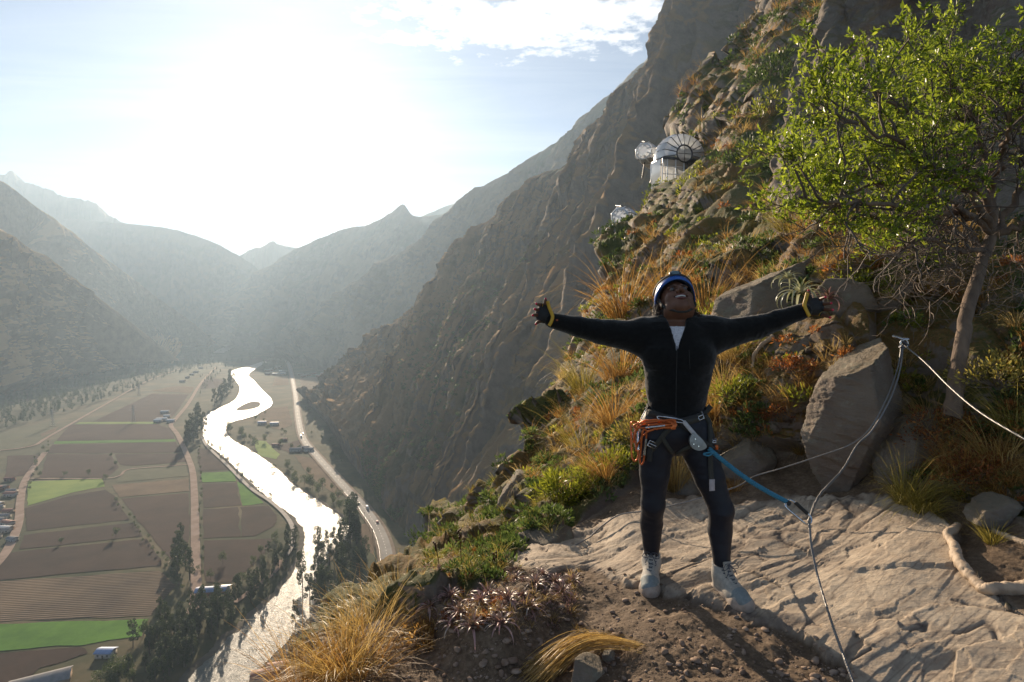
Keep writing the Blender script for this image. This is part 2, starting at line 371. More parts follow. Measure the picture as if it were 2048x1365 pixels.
# H, I: the massif that carries the cliff
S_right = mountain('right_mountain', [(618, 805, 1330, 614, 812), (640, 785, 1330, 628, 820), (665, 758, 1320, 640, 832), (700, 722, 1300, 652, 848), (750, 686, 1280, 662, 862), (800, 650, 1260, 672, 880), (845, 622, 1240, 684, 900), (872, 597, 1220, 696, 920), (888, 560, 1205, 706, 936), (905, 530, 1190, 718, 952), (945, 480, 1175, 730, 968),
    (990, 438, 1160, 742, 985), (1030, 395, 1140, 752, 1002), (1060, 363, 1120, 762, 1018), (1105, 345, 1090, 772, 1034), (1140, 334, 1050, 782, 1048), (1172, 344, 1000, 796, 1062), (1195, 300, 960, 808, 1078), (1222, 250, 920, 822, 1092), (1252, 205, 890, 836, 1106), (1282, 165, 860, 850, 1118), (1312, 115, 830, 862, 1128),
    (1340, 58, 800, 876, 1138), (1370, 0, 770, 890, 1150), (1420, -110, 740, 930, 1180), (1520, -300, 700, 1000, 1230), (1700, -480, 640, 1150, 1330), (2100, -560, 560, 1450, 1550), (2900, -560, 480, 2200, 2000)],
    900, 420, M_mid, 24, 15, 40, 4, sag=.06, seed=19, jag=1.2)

# ------------------------------------------------------------------ haze
hz = MB().box((200, 2600, 470), (13000, 7400, 1350)); 
hm, hnt, hout = new_mat('haze_air')
pv = N(hnt, 'ShaderNodeVolumePrincipled'); pv.inputs['Color'].default_value = (.58, .78, 1.0, 1)
pv.inputs['Density'].default_value = 0.000135; pv.inputs['Anisotropy'].default_value = .36
hnt.links.new(pv.outputs[0], hout.inputs['Volume'])
ho = hz.build('haze', hm, smooth=False, attr=None); tag(ho, kind='stuff')
# ------------------------------------------------------------------ valley floor, river, roads, fields
def ground_mat(name, cols, scale, bmp=.5, bd=.6, rough=.95, rows=None, spec=.15):
    m, nt, out = new_mat(name)
    co = N(nt, 'ShaderNodeTexCoord').outputs['Object']
    b = N(nt, 'ShaderNodeBsdfPrincipled'); b.inputs['Roughness'].default_value = rough; b.inputs['Specular IOR Level'].default_value = spec
    n = noise(nt, co, scale, 9, .65)
    k = len(cols); col = ramp(nt, [(.36 + .28 * i / (k - 1), c) for i, c in enumerate(cols)], n)
    h = noise(nt, co, scale * 6, 6, .7)
    if rows:
        wv = N(nt, 'ShaderNodeTexWave', wave_type='BANDS', bands_direction='X'); wv.inputs['Scale'].default_value = rows[0]
        wv.inputs['Distortion'].default_value = .6; wv.inputs['Detail'].default_value = 2
        nt.links.new(mapping(nt, co, (1, 1, 1), (0, 0, R(rows[1]))), wv.inputs[0])
        col = mixc(nt, M_('MULTIPLY', wv.outputs['Fac'], .35, nt=nt), col, tuple(x * .45 for x in cols[0]))
        h = M_('ADD', h, wv.outputs['Fac'], nt=nt)
    nt.links.new(col, b.inputs['Base Color'])
    nt.links.new(bump(nt, h, bmp, bd), b.inputs['Normal']); nt.links.new(b.outputs[0], out.inputs[0]); return m
M_floor = ground_mat('valley_scrub', [(.030, .038, .014), (.060, .060, .026), (.12, .095, .05)], .015)
M_soil = [ground_mat('ploughed_soil', [(.050, .027, .018), (.082, .045, .030)], .02, rows=(.35, 10)),
          ground_mat('ploughed_soil_dark', [(.036, .020, .014), (.060, .034, .023)], .03, rows=(.3, 80)),
          ground_mat('stubble', [(.13, .09, .055), (.20, .14, .085)], .03, rows=(.25, 85)),
          ground_mat('crop_green', [(.06, .16, .018), (.11, .25, .03)], .04, rows=(.3, 80)),
          ground_mat('pasture', [(.11, .19, .03), (.20, .27, .05)], .02),
          ground_mat('dull_green', [(.055, .065, .03), (.09, .09, .045)], .03),
          ground_mat('stubble_striped', [(.07, .05, .035), (.18, .125, .075)], .012, rows=(.12, 84))]
M_dirt = ground_mat('dirt_road_mat', [(.22, .15, .11), (.33, .24, .19)], .08)
M_road = ground_mat('asphalt', [(.17, .16, .15), (.23, .22, .205)], .05, .2, .05, rough=.8, spec=.2)
M_shoulder = ground_mat('road_shoulder', [(.16, .12, .085), (.26, .20, .15)], .1)
M_sand = ground_mat('river_bank_mat', [(.07, .06, .045), (.15, .13, .10)], .04)
S_floor = np.array([[-9000, -500, VZ], [9000, -500, VZ], [9000, 9000, VZ], [-9000, 9000, VZ]])
struct(obj('valley_floor', S_floor, [[0, 1, 2, 3]], M_floor))
from mathutils.geometry import tessellate_polygon
def smooth_poly(pts, k=4):
    p = np.asarray(pts, float); n = len(p); out = []
    for i in range(n):
        a, b, c, d = p[i - 1], p[i], p[(i + 1) % n], p[(i + 2) % n]
        for t in np.linspace(0, 1, k, endpoint=False):
            out.append(.5 * (2 * b + (c - a) * t + (2 * a - 5 * b + 4 * c - d) * t * t + (3 * b - a - 3 * c + d) * t ** 3))
    return np.array(out)
def flat_poly(name, pix, dz, mat, jitter=0.0, kind='structure', dens=False):
    pix = np.asarray(pix, float)
    W = G(pix[:, 0], pix[:, 1], dz)
    if jitter:
        out = []
        for i in range(len(W)):
            a, b = W[i], W[(i + 1) % len(W)]; n = max(2, int(np.linalg.norm(b - a) / 12))
            for t in np.arange(n) / n: out.append(a + (b - a) * t)
        W = np.array(out); W[:, :2] += rng.normal(0, jitter, (len(W), 2))
    tri = tessellate_polygon([[Vector(v) for v in W]])
    tri = np.array(tri)
    a, b, c = W[tri[:, 0]], W[tri[:, 1]], W[tri[:, 2]]
    s = np.cross(b - a, c - a)[:, 2] < 0; tri[s] = tri[s][:, ::-1]
    o = obj(name, W, tri, mat); tag(o, kind=kind); return o
def strip(name, pix, width, dz, mat, n=None, smooth=True):
    pix = np.asarray(pix, float); W = G(pix[:, 0], pix[:, 1], dz)
    W = catmull(W, n or len(W) * 10)
    t = np.gradient(W, axis=0); t /= np.linalg.norm(t, axis=1)[:, None]; s = np.stack([-t[:, 1], t[:, 0], t[:, 2] * 0], -1)
    V = np.concatenate([W - s * width / 2, W + s * width / 2]); k = len(W)
    f = np.array([[i, i + 1, k + i + 1, k + i] for i in range(k - 1)])
    o = obj(name, V, f, mat); struct(o); return W, s
F_ = [
 (2, [(303,782),(343,773),(389,774),(382,787)]), (0, [(187,843),(303,788),(378,789),(352,826),(336,843)]), (0, [(141,850),(316,849),(343,859),(349,878),(112,882)]),
 (3, [(110,883),(349,879),(352,883.5),(107,888)]), (4, [(160,844.5),(310,844),(312,848),(150,848)]),
 (1, [(104,890),(352,885),(368,905),(225,907),(95,907)]), (0, [(94,909),(222,909),(238,935),(215,955),(80,955)]), (1, [(229,909),(368,907),(374,924),(262,932),(240,930)]),
 (5, [(246,939),(371,929),(377,952),(234,965)]), (2, [(224,970),(376,958),(378,982),(239,995)]),
 (0, [(244,998),(378,986),(379,1070),(374,1125),(345,1124),(304,1075),(273,1036)]),
 (4, [(58,963),(205,958),(210,973),(146,985),(54,1012)]), (1, [(51,1017),(141,992),(209,980),(229,992),(258,1040),(54,1062)]),
 (1, [(49,1070),(268,1046),(287,1072),(122,1090),(39,1099)]), (1, [(29,1104),(122,1095),(292,1078),(326,1131),(0,1160),(-120,1168),(-100,1130)]),
 (6, [(-160,1176),(0,1163),(321,1141),(351,1172),(318,1208),(302,1231),(0,1243),(-160,1248)]), (3, [(-160,1254),(0,1247),(297,1238),(282,1273),(160,1290),(0,1302),(-160,1308)]),
 (1, [(-160,1313),(0,1306),(161,1294),(180,1304),(160,1312),(78,1338),(40,1370),(-160,1420)]),
 (1, [(395,897),(437,900),(468,939),(399,943)]), (3, [(402,946),(466,943),(473,963),(404,965)]), (3, [(474,963),(492,973),(528,1007),(485,1012)]),
 (1, [(404,968),(472,966),(481,1011),(407,1016)]), (1, [(407,1019),(476,1014),(479,1074),(407,1077)]), (1, [(482,1014),(536,1012),(554,1031),(550,1052),(511,1072),(484,1074)]),
 (1, [(407,1082),(545,1077),(526,1109),(496,1140),(463,1165),(409,1166)]),
 (4, [(507,880),(531,883),(560,909),(553,919),(516,912)]), (2, [(589,910),(625,917),(655,950),(690,985),(677,996),(614,948)]),
 (2, [(550,755),(575,752),(578,770),(545,772)]), (2, [(600,756),(690,752),(660,776),(640,792),(606,800)]), (0, [(15,912),(80,910),(60,950),(10,955)]),
 (5, [(-60,880),(20,862),(120,838),(100,870),(40,900),(-60,908)]), (2, [(82,868),(118,853),(108,864),(84,874)]),
 (0, [(410,755),(450,760),(448,775),(400,778)]), (5, [(330,750),(400,735),(420,742),(360,762)]), (2, [(520,820),(575,812),(585,850),(560,860),(520,850)]),
 (0, [(545,895),(600,880),(610,905),(580,905)]), (5, [(700,1075),(745,1075),(760,1150),(730,1200),(700,1150)]), (2, [(716,1050),(738,1046),(752,1090),(745,1110),(722,1090)]),
 (2, [(-160,920),(-10,915),(0,950),(-160,965)]), (0, [(470,725),(520,715),(540,722),(500,732)])]
for k, (mi, pix) in enumerate(F_):
    flat_poly('field', pix, .25 + .02 * (k % 5), M_soil[mi], jitter=.5)
# river
LB = [(530,722),(500,732),(462,744),(468,758),(480,776),(470,800),(432,820),(409,834),(406,855),(408,872),(414,887),(448,914),(480,945),(516,978),(558,1013),(590,1036),(606,1062),(608,1090),(595,1128),(575,1163),(545,1201),(500,1243),(440,1297),(380,1365),(250,1500)]
RB = [(534,725),(512,737),(497,750),(508,762),(524,780),(541,797),(541,812),(505,833),(463,845),(452,859),(460,876),(490,894),(530,920),(562,944),(582,966),(610,985),(648,1010),(680,1034),(697,1055),(688,1078),(662,1102),(638,1140),(628,1180),(624,1222),(600,1254),(552,1305),(512,1345),(470,1400),(400,1500)]
lb = catmull(LB, 700); rb = catmull(RB, 700)
def bank(off, dz):
    a = G(lb[:, 0], lb[:, 1], dz); b = G(rb[:, 0], rb[:, 1], dz); d = b - a; d /= np.linalg.norm(d, axis=1)[:, None]
    nz = fbm(np.concatenate([a, b]) / 22, 6, 5, .65); wob = 6.0
    a = a - d * (off + nz[:700, None] * wob); b = b + d * (off + nz[700:, None] * wob); return a, b
mw, nt, out = new_mat('river_water')
co = N(nt, 'ShaderNodeTexCoord').outputs['Object']
b = N(nt, 'ShaderNodeBsdfPrincipled'); b.inputs['Base Color'].default_value = (.10, .11, .095, 1); b.inputs['Roughness'].default_value = .35
b.inputs['IOR'].default_value = 1.33; b.inputs['Specular IOR Level'].default_value = .8
h = M_('ADD', noise(nt, mapping(nt, co, (1, .55, 1), (0, 0, R(25))), .22, 8, .72, .6), M_('MULTIPLY', noise(nt, co, .9, 6, .7), .35, nt=nt), nt=nt)
nt.links.new(bump(nt, h, 1.0, 1.3), b.inputs['Normal']); nt.links.new(b.outputs[0], out.inputs[0])
for nm, off, dz, mt in (('river_bank', 5.5, .5, M_sand), ('river', 0, .8, mw)):
    a, b_ = bank(off, dz); t = np.linspace(0, 1, 9)
    Vr = a[:, None] * (1 - t)[None, :, None] + b_[:, None] * t[None, :, None]
    f = grid_faces(700, 9); struct(obj(nm, Vr.reshape(-1, 3), f[:, ::-1], mt))
for pts in ([(425,706),(438,699),(450,693),(438,686),(450,681),(474,689),(462,698),(447,706)],):
    flat_poly('river', pts, .9, mw, 2)
flat_poly('gravel_bar', smooth_poly([(471,821),(488,809),(508,803),(521,807),(515,815),(493,820)]), 1.1, M_sand, 1)
# roads
ROAD = [(574,722),(580,736),(588,775),(592,800),(597,840),(607,878),(634,912),(668,950),(698,984),(722,1008),(738,1030),(757,1058),(770,1092),(775,1130),(772,1168),(765,1220),(740,1300)]
strip('road_shoulder', ROAD, 15, 1.0, M_shoulder); RW, RS = strip('road', ROAD, 9.5, 1.15, M_road, 200)
strip('dirt_road', [(432,735),(412,755),(398,772),(376,808),(348,842),(342,852),(356,871),(378,920),(386,950),(389,1000),(390,1050),(391,1100),(392,1150),(392,1182),(389,1210),(378,1234)], 7, .9, M_dirt)
strip('dirt_road', [(90,905),(52,958),(41,1000),(38,1040),(25,1080),(0,1120),(-60,1180)], 7, .9, M_dirt)
strip('dirt_path', [(387,928),(330,933),(258,939),(238,952),(200,957),(60,957)], 3, .8, M_dirt)
strip('dirt_path', [(-40,905),(60,893),(100,872),(200,815),(300,760),(370,735)], 5, .8, M_dirt)
strip('dirt_path', [(470,1205),(520,1168),(552,1140),(560,1120)], 4, .8, M_dirt)
M_rail = simple('railway_bed', (.30, .27, .24), (.20, .18, .16), .2, .8, spec=.2)
strip('railway', [(405,874),(414,892),(450,926),(500,975),(541,1003),(572,1032),(587,1062),(582,1094),(572,1112)], 4, 1.3, M_rail)
# lane markings of the road
mk = simple('road_paint', (.7, .7, .66), rough=.6)
ml = MB(); t_ = np.gradient(RW, axis=0); 
for i in range(2, 198, 2):
    a = RW[i]; b2 = RW[i] + (RW[i + 1] - RW[i]) * .8; s = RS[i] * .12
    V = np.array([a - s, a + s, b2 + s, b2 - s]) + [0, 0, .06]; ml.add(V, [[0, 1, 2, 3]])
struct(ml.build('road_marking', mk, smooth=False))

# ------------------------------------------------------------------ valley trees
M_tleaf = leafy('eucalyptus_leaf', [(0, (.018, .032, .012)), (.6, (.045, .065, .022)), (1, (.10, .11, .035))], .35, .5, .3)
M_bleaf = leafy('valley_bush_leaf', [(0, (.03, .05, .012)), (.6, (.07, .10, .025)), (1, (.15, .17, .04))], .35)
M_bark = simple('tree_bark', (.11, .09, .07), (.06, .05, .04), 3, .9)
def leaf_cloud(centers, radii, n, size, squash=1.0, tri=True):
    """leaf-sized faces scattered near blob shells"""
    c = np.asarray(centers); r = np.asarray(radii, float)
    w_ = r ** 2; k = rng.choice(len(c), n, p=w_ / w_.sum())
    d = rng.normal(size=(n, 3)); d /= np.linalg.norm(d, axis=1)[:, None]
    pos = c[k] + d * (r[k] * rng.uniform(.45, 1.05, n) ** .6)[:, None] * [1, 1, squash]
    a = rng.normal(size=(n, 3)); a /= np.linalg.norm(a, axis=1)[:, None]
    b_ = np.cross(a, rng.normal(size=(n, 3))); b_ /= np.linalg.norm(b_, axis=1)[:, None]
    s = size * rng.uniform(.6, 1.4, n)[:, None]
    V = np.stack([pos - a * s, pos + b_ * s * .45, pos + a * s, pos - b_ * s * .45], 1).reshape(-1, 3)
    F = np.arange(n * 4).reshape(-1, 4); col = np.repeat(np.clip(rng.normal(.45, .2, n) + .12 * vn(pos / r.mean(), 3), 0, 1), 4)
    return V, F, col
def tree_template(kind, h, seed):
    r_ = np.random.default_rng(seed); tr = MB()
    pts = np.stack([np.cumsum(r_.normal(0, .02 * h, 7)) * .3, np.cumsum(r_.normal(0, .02 * h, 7)) * .3, np.linspace(-.5, h * .93, 7)], -1)
    tr.tube(pts, np.linspace(h * .017, h * .003, 7), 6)
    cs, rs = [], []
    if kind == 'tall':
        for i in range(16):
            z = h * (.16 + .80 * (i + .5) / 16); wd = h * .13 * (1 - .55 * (i / 16)) * r_.uniform(.6, 1.25); an = r_.uniform(0, 6.28)
            b0 = np.array([np.interp(z, pts[:, 2], pts[:, 0]), np.interp(z, pts[:, 2], pts[:, 1]), z])
            e = b0 + [math.cos(an) * wd, math.sin(an) * wd, h * .05]; tr.tube([b0 - [0, 0, h * .04], (b0 + e) / 2, e], [h * .004, h * .003, h * .001], 4)
            cs.append(e); rs.append(h * r_.uniform(.045, .085))
    else:
        for i in range(13):
            z = h * r_.uniform(.35, .88); wd = h * .33 * r_.uniform(.2, 1); an = r_.uniform(0, 6.28)
            b0 = np.array([0, 0, z * .6]); e = np.array([math.cos(an) * wd, math.sin(an) * wd, z]); tr.tube([b0, (b0 + e) / 2, e], [h * .008, h * .005, h * .002], 4)
            cs.append(e); rs.append(h * r_.uniform(.10, .18))
    V, F, c = leaf_cloud(cs, rs, 2400 if kind == 'tall' else 1500, h * .0175 if kind == 'tall' else h * .026, 1.1)
    return mesh_from('trunk', np.vstack(tr.V), [np.vstack(f) for f in tr.F.values() if f], True, {'m': np.concatenate(tr.A)}), mesh_from('crown', V, F, False, {'m': c})
T_tall = [tree_template('tall', 1.0 * 30, s) for s in range(4)]
T_round = [tree_template('round', 9.0, s + 10) for s in range(4)]
for t in T_tall + T_round: t[0].materials.append(M_bark)
for t in T_tall: t[1].materials.append(M_tleaf)
for t in T_round: t[1].materials.append(M_bleaf)
def put_tree(p, kind, sc, label, group, name=None, cat='tree', zs=1.0):
    T = random.choice(T_tall if kind == 'tall' else T_round)
    e = empty(name or ('eucalyptus_tree' if kind == 'tall' else 'valley_shrub'), p, random.uniform(0, 6.28)); e.scale = (sc, sc, sc * zs)
    tag(e, label, cat, group)
    link('trunk', T[0], None, e); link('crown', T[1], None, e)
def row(pix, n, kind, s0, s1, label, group, spread=3.0, zs=1.0, cat='tree'):
    pix = np.asarray(pix, float); W = catmull(G(pix[:, 0], pix[:, 1]), 100)
    for i in range(n):
        p = W[min(99, int((i + random.uniform(.1, .9)) / n * 100))] + [random.gauss(0, spread), random.gauss(0, spread), .2]
        put_tree(p, kind, random.uniform(s0, s1), label if n > 12 else label + ', %d from the %s end' % ((i + 1, 'far') if pix[0][1] < pix[-1][1] else (i + 1, 'near')), group, zs=zs * random.uniform(.85, 1.2), cat=cat)
row([(700,1050),(702,1075),(708,1100)], 6, 'tall', .95, 1.35, 'tall dark tree between river and highway', 'tall trees between river and highway', 2.5)
row([(690,1085),(668,1130),(648,1190),(636,1250)], 34, 'tall', .5, .8, 'dark tree in the dense stand on the right bank of the river', 'trees on the right river bank', 8)
row([(715,1110),(705,1160),(690,1210)], 10, 'tall', .45, .75, 'tree behind dry grass by the highway bend', 'trees by the highway bend', 6)
row([(330,1260),(300,1310),(250,1365),(190,1400)], 14, 'round', .9, 1.6, 'low round tree at the bottom left edge of the fields', 'round trees bottom left', 7)
row([(490,1190),(450,1235),(400,1280),(350,1330),(300,1380)], 48, 'tall', .36, .62, 'dark tree in the belt along the left bank of the river', 'trees along the near left river bank', 8)
row([(420,1215),(350,1270),(300,1300)], 26, 'tall', .36, .62, 'tree below the end of the dirt road', 'trees below the dirt road', 7)
row([(585,1085),(560,1125),(530,1160),(500,1190)], 34, 'tall', .28, .5, 'tree between the curved railway and the river', 'trees by the curved railway', 5)
row([(350,1100),(358,1125),(368,1150),(372,1175)], 7, 'tall', .55, .95, 'tall tree left of the dirt road', 'tall trees beside the dirt road', 3)
row([(372,890),(385,880),(396,865),(402,850)], 14, 'tall', .8, 1.3, 'tree in the dark grove where the dirt road meets the river', 'grove at the river bend', 8)
row([(440,815),(452,795),(462,775),(460,762)], 12, 'tall', .9, 1.4, 'tall tree above the gravel bar', 'trees above the gravel bar', 6)
row([(458,860),(475,868),(500,880),(530,890)], 12, 'round', 1.0, 1.7, 'round tree on the inner river bend', 'round trees on the river bend', 6)
row([(560,935),(600,965),(640,985),(690,1020)], 20, 'round', .8, 1.5, 'bushy tree along the right bank beside the tan field', 'bushy trees by the tan field', 5)
row([(415,890),(450,920),(500,968),(540,998)], 16, 'round', .4, .9, 'small bush beside the straight railway', 'bushes along the railway', 2.5)
row([(230,1000),(262,1040),(290,1080),(330,1130),(365,1180)], 22, 'round', .3, .6, 'small bush in the slanting hedge between brown fields', 'bushes in the slanting hedge', 1.5, cat='bush')
row([(100,885),(80,915),(65,950),(55,985)], 14, 'round', .4, .8, 'small bush in the hedge left of the brown fields', 'bushes in the left hedge', 3, cat='bush')
row([(398,895),(402,960),(404,1050),(406,1160)], 18, 'round', .3, .6, 'small bush along the right edge of the dirt road', 'bushes along the dirt road', 1.0, cat='bush')
row([(450,1130),(478,1170),(520,1120),(560,1080)], 10, 'round', .7, 1.1, 'round bush below the right brown field', 'bushes below the right fields', 4, cat='bush')
row([(540,745),(560,735),(520,740)], 8, 'tall', .7, 1.1, 'far tree beside the top bend of the river', 'trees by the far river bend', 12)
row([(610,820),(630,860),(650,890),(690,930)], 12, 'round', .5, 1.0, 'scrubby bush between highway and mountain foot', 'bushes between highway and mountain', 8, cat='bush')
row([(525,830),(560,870),(590,905)], 10, 'round', .7, 1.2, 'bushy tree among plots right of the river', 'trees among the right farm plots', 8)
for lab, px, py, s in (('single round tree on the hedge between two dark fields', 232, 1076, 1.0), ('single small tree left of the hedge between two dark fields', 123, 1088, .7), ('round bush on the upper edge of the bright pasture', 131, 953, .8), ('pale round bush at the upper right of the bright pasture', 178, 952, .9),
        ('dark bush at the right corner of the pasture', 211, 962, .9), ('upright bush between the brown fields', 222, 915, .8), ('round bush by the bend of the field path', 232, 932, .9)):
    put_tree(G(px, py), 'round', s, lab, None)
def wood(name, pix_rows, n, label, kind='tall', sc=(.5, 1.0)):
    """a far-off wood that reads as one mass"""
    tv, tf, ta = [], [], []; k0 = 0
    base = [leaf_cloud([[0, 0, 7 + 3 * i] for i in range(5)], [2.6, 3, 2.6, 2.2, 1.5], 90, 1.3, 1.2) for _ in range(4)]
    a = np.asarray(pix_rows, float)
    for i in range(n):
        u = random.uniform(0, len(a) - 1.001); j = int(u); f = u - j; vv = random.random()
        lo = a[j] * (1 - f) + a[j + 1] * f
        g = G(lo[0], lo[1] * (1 - vv) + lo[2] * vv)
        V, F, c = base[i % 4]; s = random.uniform(*sc); tv.append(V * s + g); tf.append(F + k0); ta.append(c * .8 + random.uniform(-.1, .2)); k0 += len(V)
    o = obj(name, np.vstack(tv), np.vstack(tf), M_tleaf, attrs={'m': np.concatenate(ta)}); tag(o, label, kind='stuff')
wood('woodland', [(-60, 790, 870), (0, 782, 862), (100, 762, 835), (180, 748, 812), (260, 732, 785), (320, 716, 760), (380, 705, 742), (430, 695, 730)], 900, 'dark wood along the foot of the left mountain')
wood('scattered_trees', [(400, 700, 800), (430, 695, 760), (500, 705, 720), (580, 715, 735), (640, 735, 750)], 160, 'far trees scattered over the valley floor', sc=(.4, .8))

# ------------------------------------------------------------------ houses, pylons, cars
def house_mats():
    return [simple('adobe', (.36, .26, .18), (.28, .2, .14), .5), simple('white_wall', (.62, .58, .52), None, .5), simple('brick_wall', (.30, .15, .10), None, .5)]
HM = house_mats(); RM = [simple('metal_roof', (.26, .25, .25), (.18, .18, .18), .3, .9, 0, spec=.1), simple('tile_roof', (.30, .12, .08), (.22, .09, .06), .6), simple('white_roof', (.72, .72, .70), None, .4, .4, .2), simple('blue_roof', (.20, .30, .52), None, .4, .5)]
def house(px, py, wx, wy, hh, rz, wm, rm, label, group=None):
    e = empty('house', G(px, py), R(rz)); tag(e, label, 'house', group)
    b = MB(); b.box((0, 0, hh / 2), (wx, wy, hh))
    b.build('wall', HM[wm], e, False)
    r = MB(); o_ = .6; rh = wy * .22
    V = [(-wx/2-o_, -wy/2-o_, hh), (wx/2+o_, -wy/2-o_, hh), (wx/2+o_, wy/2+o_, hh), (-wx/2-o_, wy/2+o_, hh), (-wx/2-o_, 0, hh+rh), (wx/2+o_, 0, hh+rh)]
    V = V + [(x, y, z + .22) for x, y, z in V]
    r.add(V, [[0,1,5,4],[3,4,5,2],[6,10,11,7],[9,8,11,10],[0,6,7,1],[2,8,9,3]][:0] + [[6,7,11,10],[8,9,10,11],[0,4,5,1],[2,5,4,3],[0,1,7,6],[2,3,9,8]])
    r.add(V, [[0,6,10],[0,10,4],[3,4,10],[3,10,9],[1,5,11],[1,11,7],[2,8,11],[2,11,5]])
    r.build('roof', RM[rm], e, False)
    d = MB(); d.box((0, -wy/2 - .03, 1.0), (1.0, .1, 2.0)); d.build('door', M_bark, e, False)
    for s in (-1, 1):
        q = MB(); q.box((s * wx * .3, -wy/2 - .03, 1.7), (1.1, .1, 1.0)); q.build('window', M_glassdark, e, False)
M_glassdark = simple('dark_window', (.03, .035, .04), None, 1, .15)
HS = []
for k in range(26):
    HS.append((random.uniform(-45, 34), 962 + k * 5.2 + random.uniform(-3, 3), random.uniform(6, 12), random.uniform(5, 8), 3.2, random.uniform(-20, 20), random.choice((0, 1, 2)), random.choice((0, 0, 2, 3, 1)), 'small village house beside the left dirt road', 'village houses at the left edge'))
for px, py, wx in ((330, 827, 14), (324, 842, 18), (316, 845, 12), (334, 836, 10), (342, 845, 12)):
    HS.append((px, py, wx, 8, 4, 10, 1, 2, 'pale farm building where the dirt road bends', 'farm buildings at the road bend'))
for px, py, wx in ((392, 746, 16), (384, 751, 12), (365, 765, 14), (375, 757, 10), (402, 738, 14)):
    HS.append((px, py, wx, 9, 4, 0, 1, 0, 'small pale building at the upper end of the dirt road', 'buildings at the upper dirt road'))
for px, py, wx in ((525, 849, 14), (549, 851, 14)):
    HS.append((px, py, wx, 8, 4, 5, 1, 3, 'blue roofed building right of the river bend', 'blue roofed buildings'))
for px, py, wx in ((592, 903, 16), (606, 900, 16), (618, 903, 12)):
    HS.append((px, py, wx, 9, 3.5, 4, 1, 0, 'long grey roofed shed between green plot and highway', 'sheds left of the highway'))
for k in range(16):
    HS.append((random.uniform(535, 572), random.uniform(735, 752), random.uniform(10, 18), 9, 4.5, random.uniform(-15, 15), random.choice((0, 1, 2)), random.choice((0, 2, 0)), 'distant pale roofed house in the hamlet by the river', 'far hamlet houses'))
for k in range(9):
    HS.append((600 + k * 9 + random.uniform(-2, 2), 751 + random.uniform(-3, 3), 15, 9, 4, 0, 2, 0, 'distant brown shed in the row below the mountain tip', 'far sheds below the mountain'))
HS += [(424, 1190, 20, 8, 4, 8, 2, 3, 'long dark building with a blue side at the corner of the lowest field', None), (446, 1184, 9, 7, 3, 8, 1, 2, 'small white roofed house beside the long building', None),
       (212, 1312, 9, 6, 3, 0, 1, 3, 'small house with blue roof below the green crop', None), (80, 1375, 26, 12, 4, 30, 0, 0, 'large grey barn at the bottom left corner', None),
       (600, 1318, 15, 8, 4, 20, 1, 0, 'grey roofed house behind the dry grass at the river', None), (570, 1345, 18, 8, 4, 15, 0, 1, 'red tiled house behind the dry grass at the river', None),
       (530, 1362, 13, 8, 4, 15, 0, 1, 'smaller red tiled house left of the other one', None), (552, 893, 10, 6, 3, 0, 2, 1, 'brown cottage by the green plot', None), (568, 882, 9, 6, 3, 0, 0, 1, 'adobe cottage under trees by the green plot', None)]
for h_ in HS: house(*h_)
M_steel = simple('galvanised_steel', (.45, .45, .46), (.35, .35, .36), 3, .4, .8)
def pylon(px, py, h, label):
    e = empty('power_pylon', G(px, py)); tag(e, label, 'pylon')
    for sx in (-1, 1):
        for sy in (-1, 1):
            MB().tube([(sx*h*.09, sy*h*.09, 0), (sx*h*.03, sy*h*.03, h*.65), (sx*h*.01, sy*h*.01, h)], .22, 4).build('leg', M_steel, e)
    b = MB()
    for k in range(9):
        z0, z1 = h*.1*k, h*.1*(k+1); w0 = h*(.09-.009*k); w1 = h*(.09-.009*(k+1))
        for a, c in (((-w0,-w0,z0),(w1,-w1,z1)), ((w0,-w0,z0),(-w1,-w1,z1)), ((w0,-w0,z0),(w1,w1,z1)), ((-w0,w0,z0),(-w1,-w1,z1)), ((w0,w0,z0),(-w1,w1,z1))): b.tube([a, c], .12, 4)
    b.build('lattice', M_steel, e)
    for z, w_ in ((.72, .22), (.84, .18), (.95, .14)):
        MB().tube([(-h*w_, 0, h*z), (0, 0, h*(z+.02)), (h*w_, 0, h*z)], .2, 4).build('cross_arm', M_steel, e)
    return np.array([G(px, py) + [s*h*w_, 0, h*z] for z, w_ in ((.72, .22), (.84, .18), (.95, .14)) for s in (-1, 1)])
PY = [pylon(105, 853, 30, 'steel lattice pylon at the foot of the left mountain'), pylon(267, 846, 32, 'steel lattice pylon standing in the long brown field'), pylon(278, 792, 28, 'farther lattice pylon by the field edge below the slope')]
wires = MB()
far_end = G(440, 720) + [0, 0, 25]
for k in range(6):
    for a, b2 in ((PY[0][k], PY[2][k]), (PY[1][k], far_end + [k * 2 - 5, 0, k]), (PY[1][k], G(-200, 980)+[0, 0, 30 + k]), (PY[2][k], far_end + [-60, 0, k])):
        t = np.linspace(0, 1, 14)[:, None]; p = a + (b2 - a) * t; p[:, 2] -= (4 * t * (1 - t))[:, 0] * 9; wires.tube(p, .035, 3)
tag(wires.build('power_lines', simple('wire', (.12, .12, .12), None, 1, .9)), 'thin power lines sagging across the brown fields between the pylons', 'power lines')
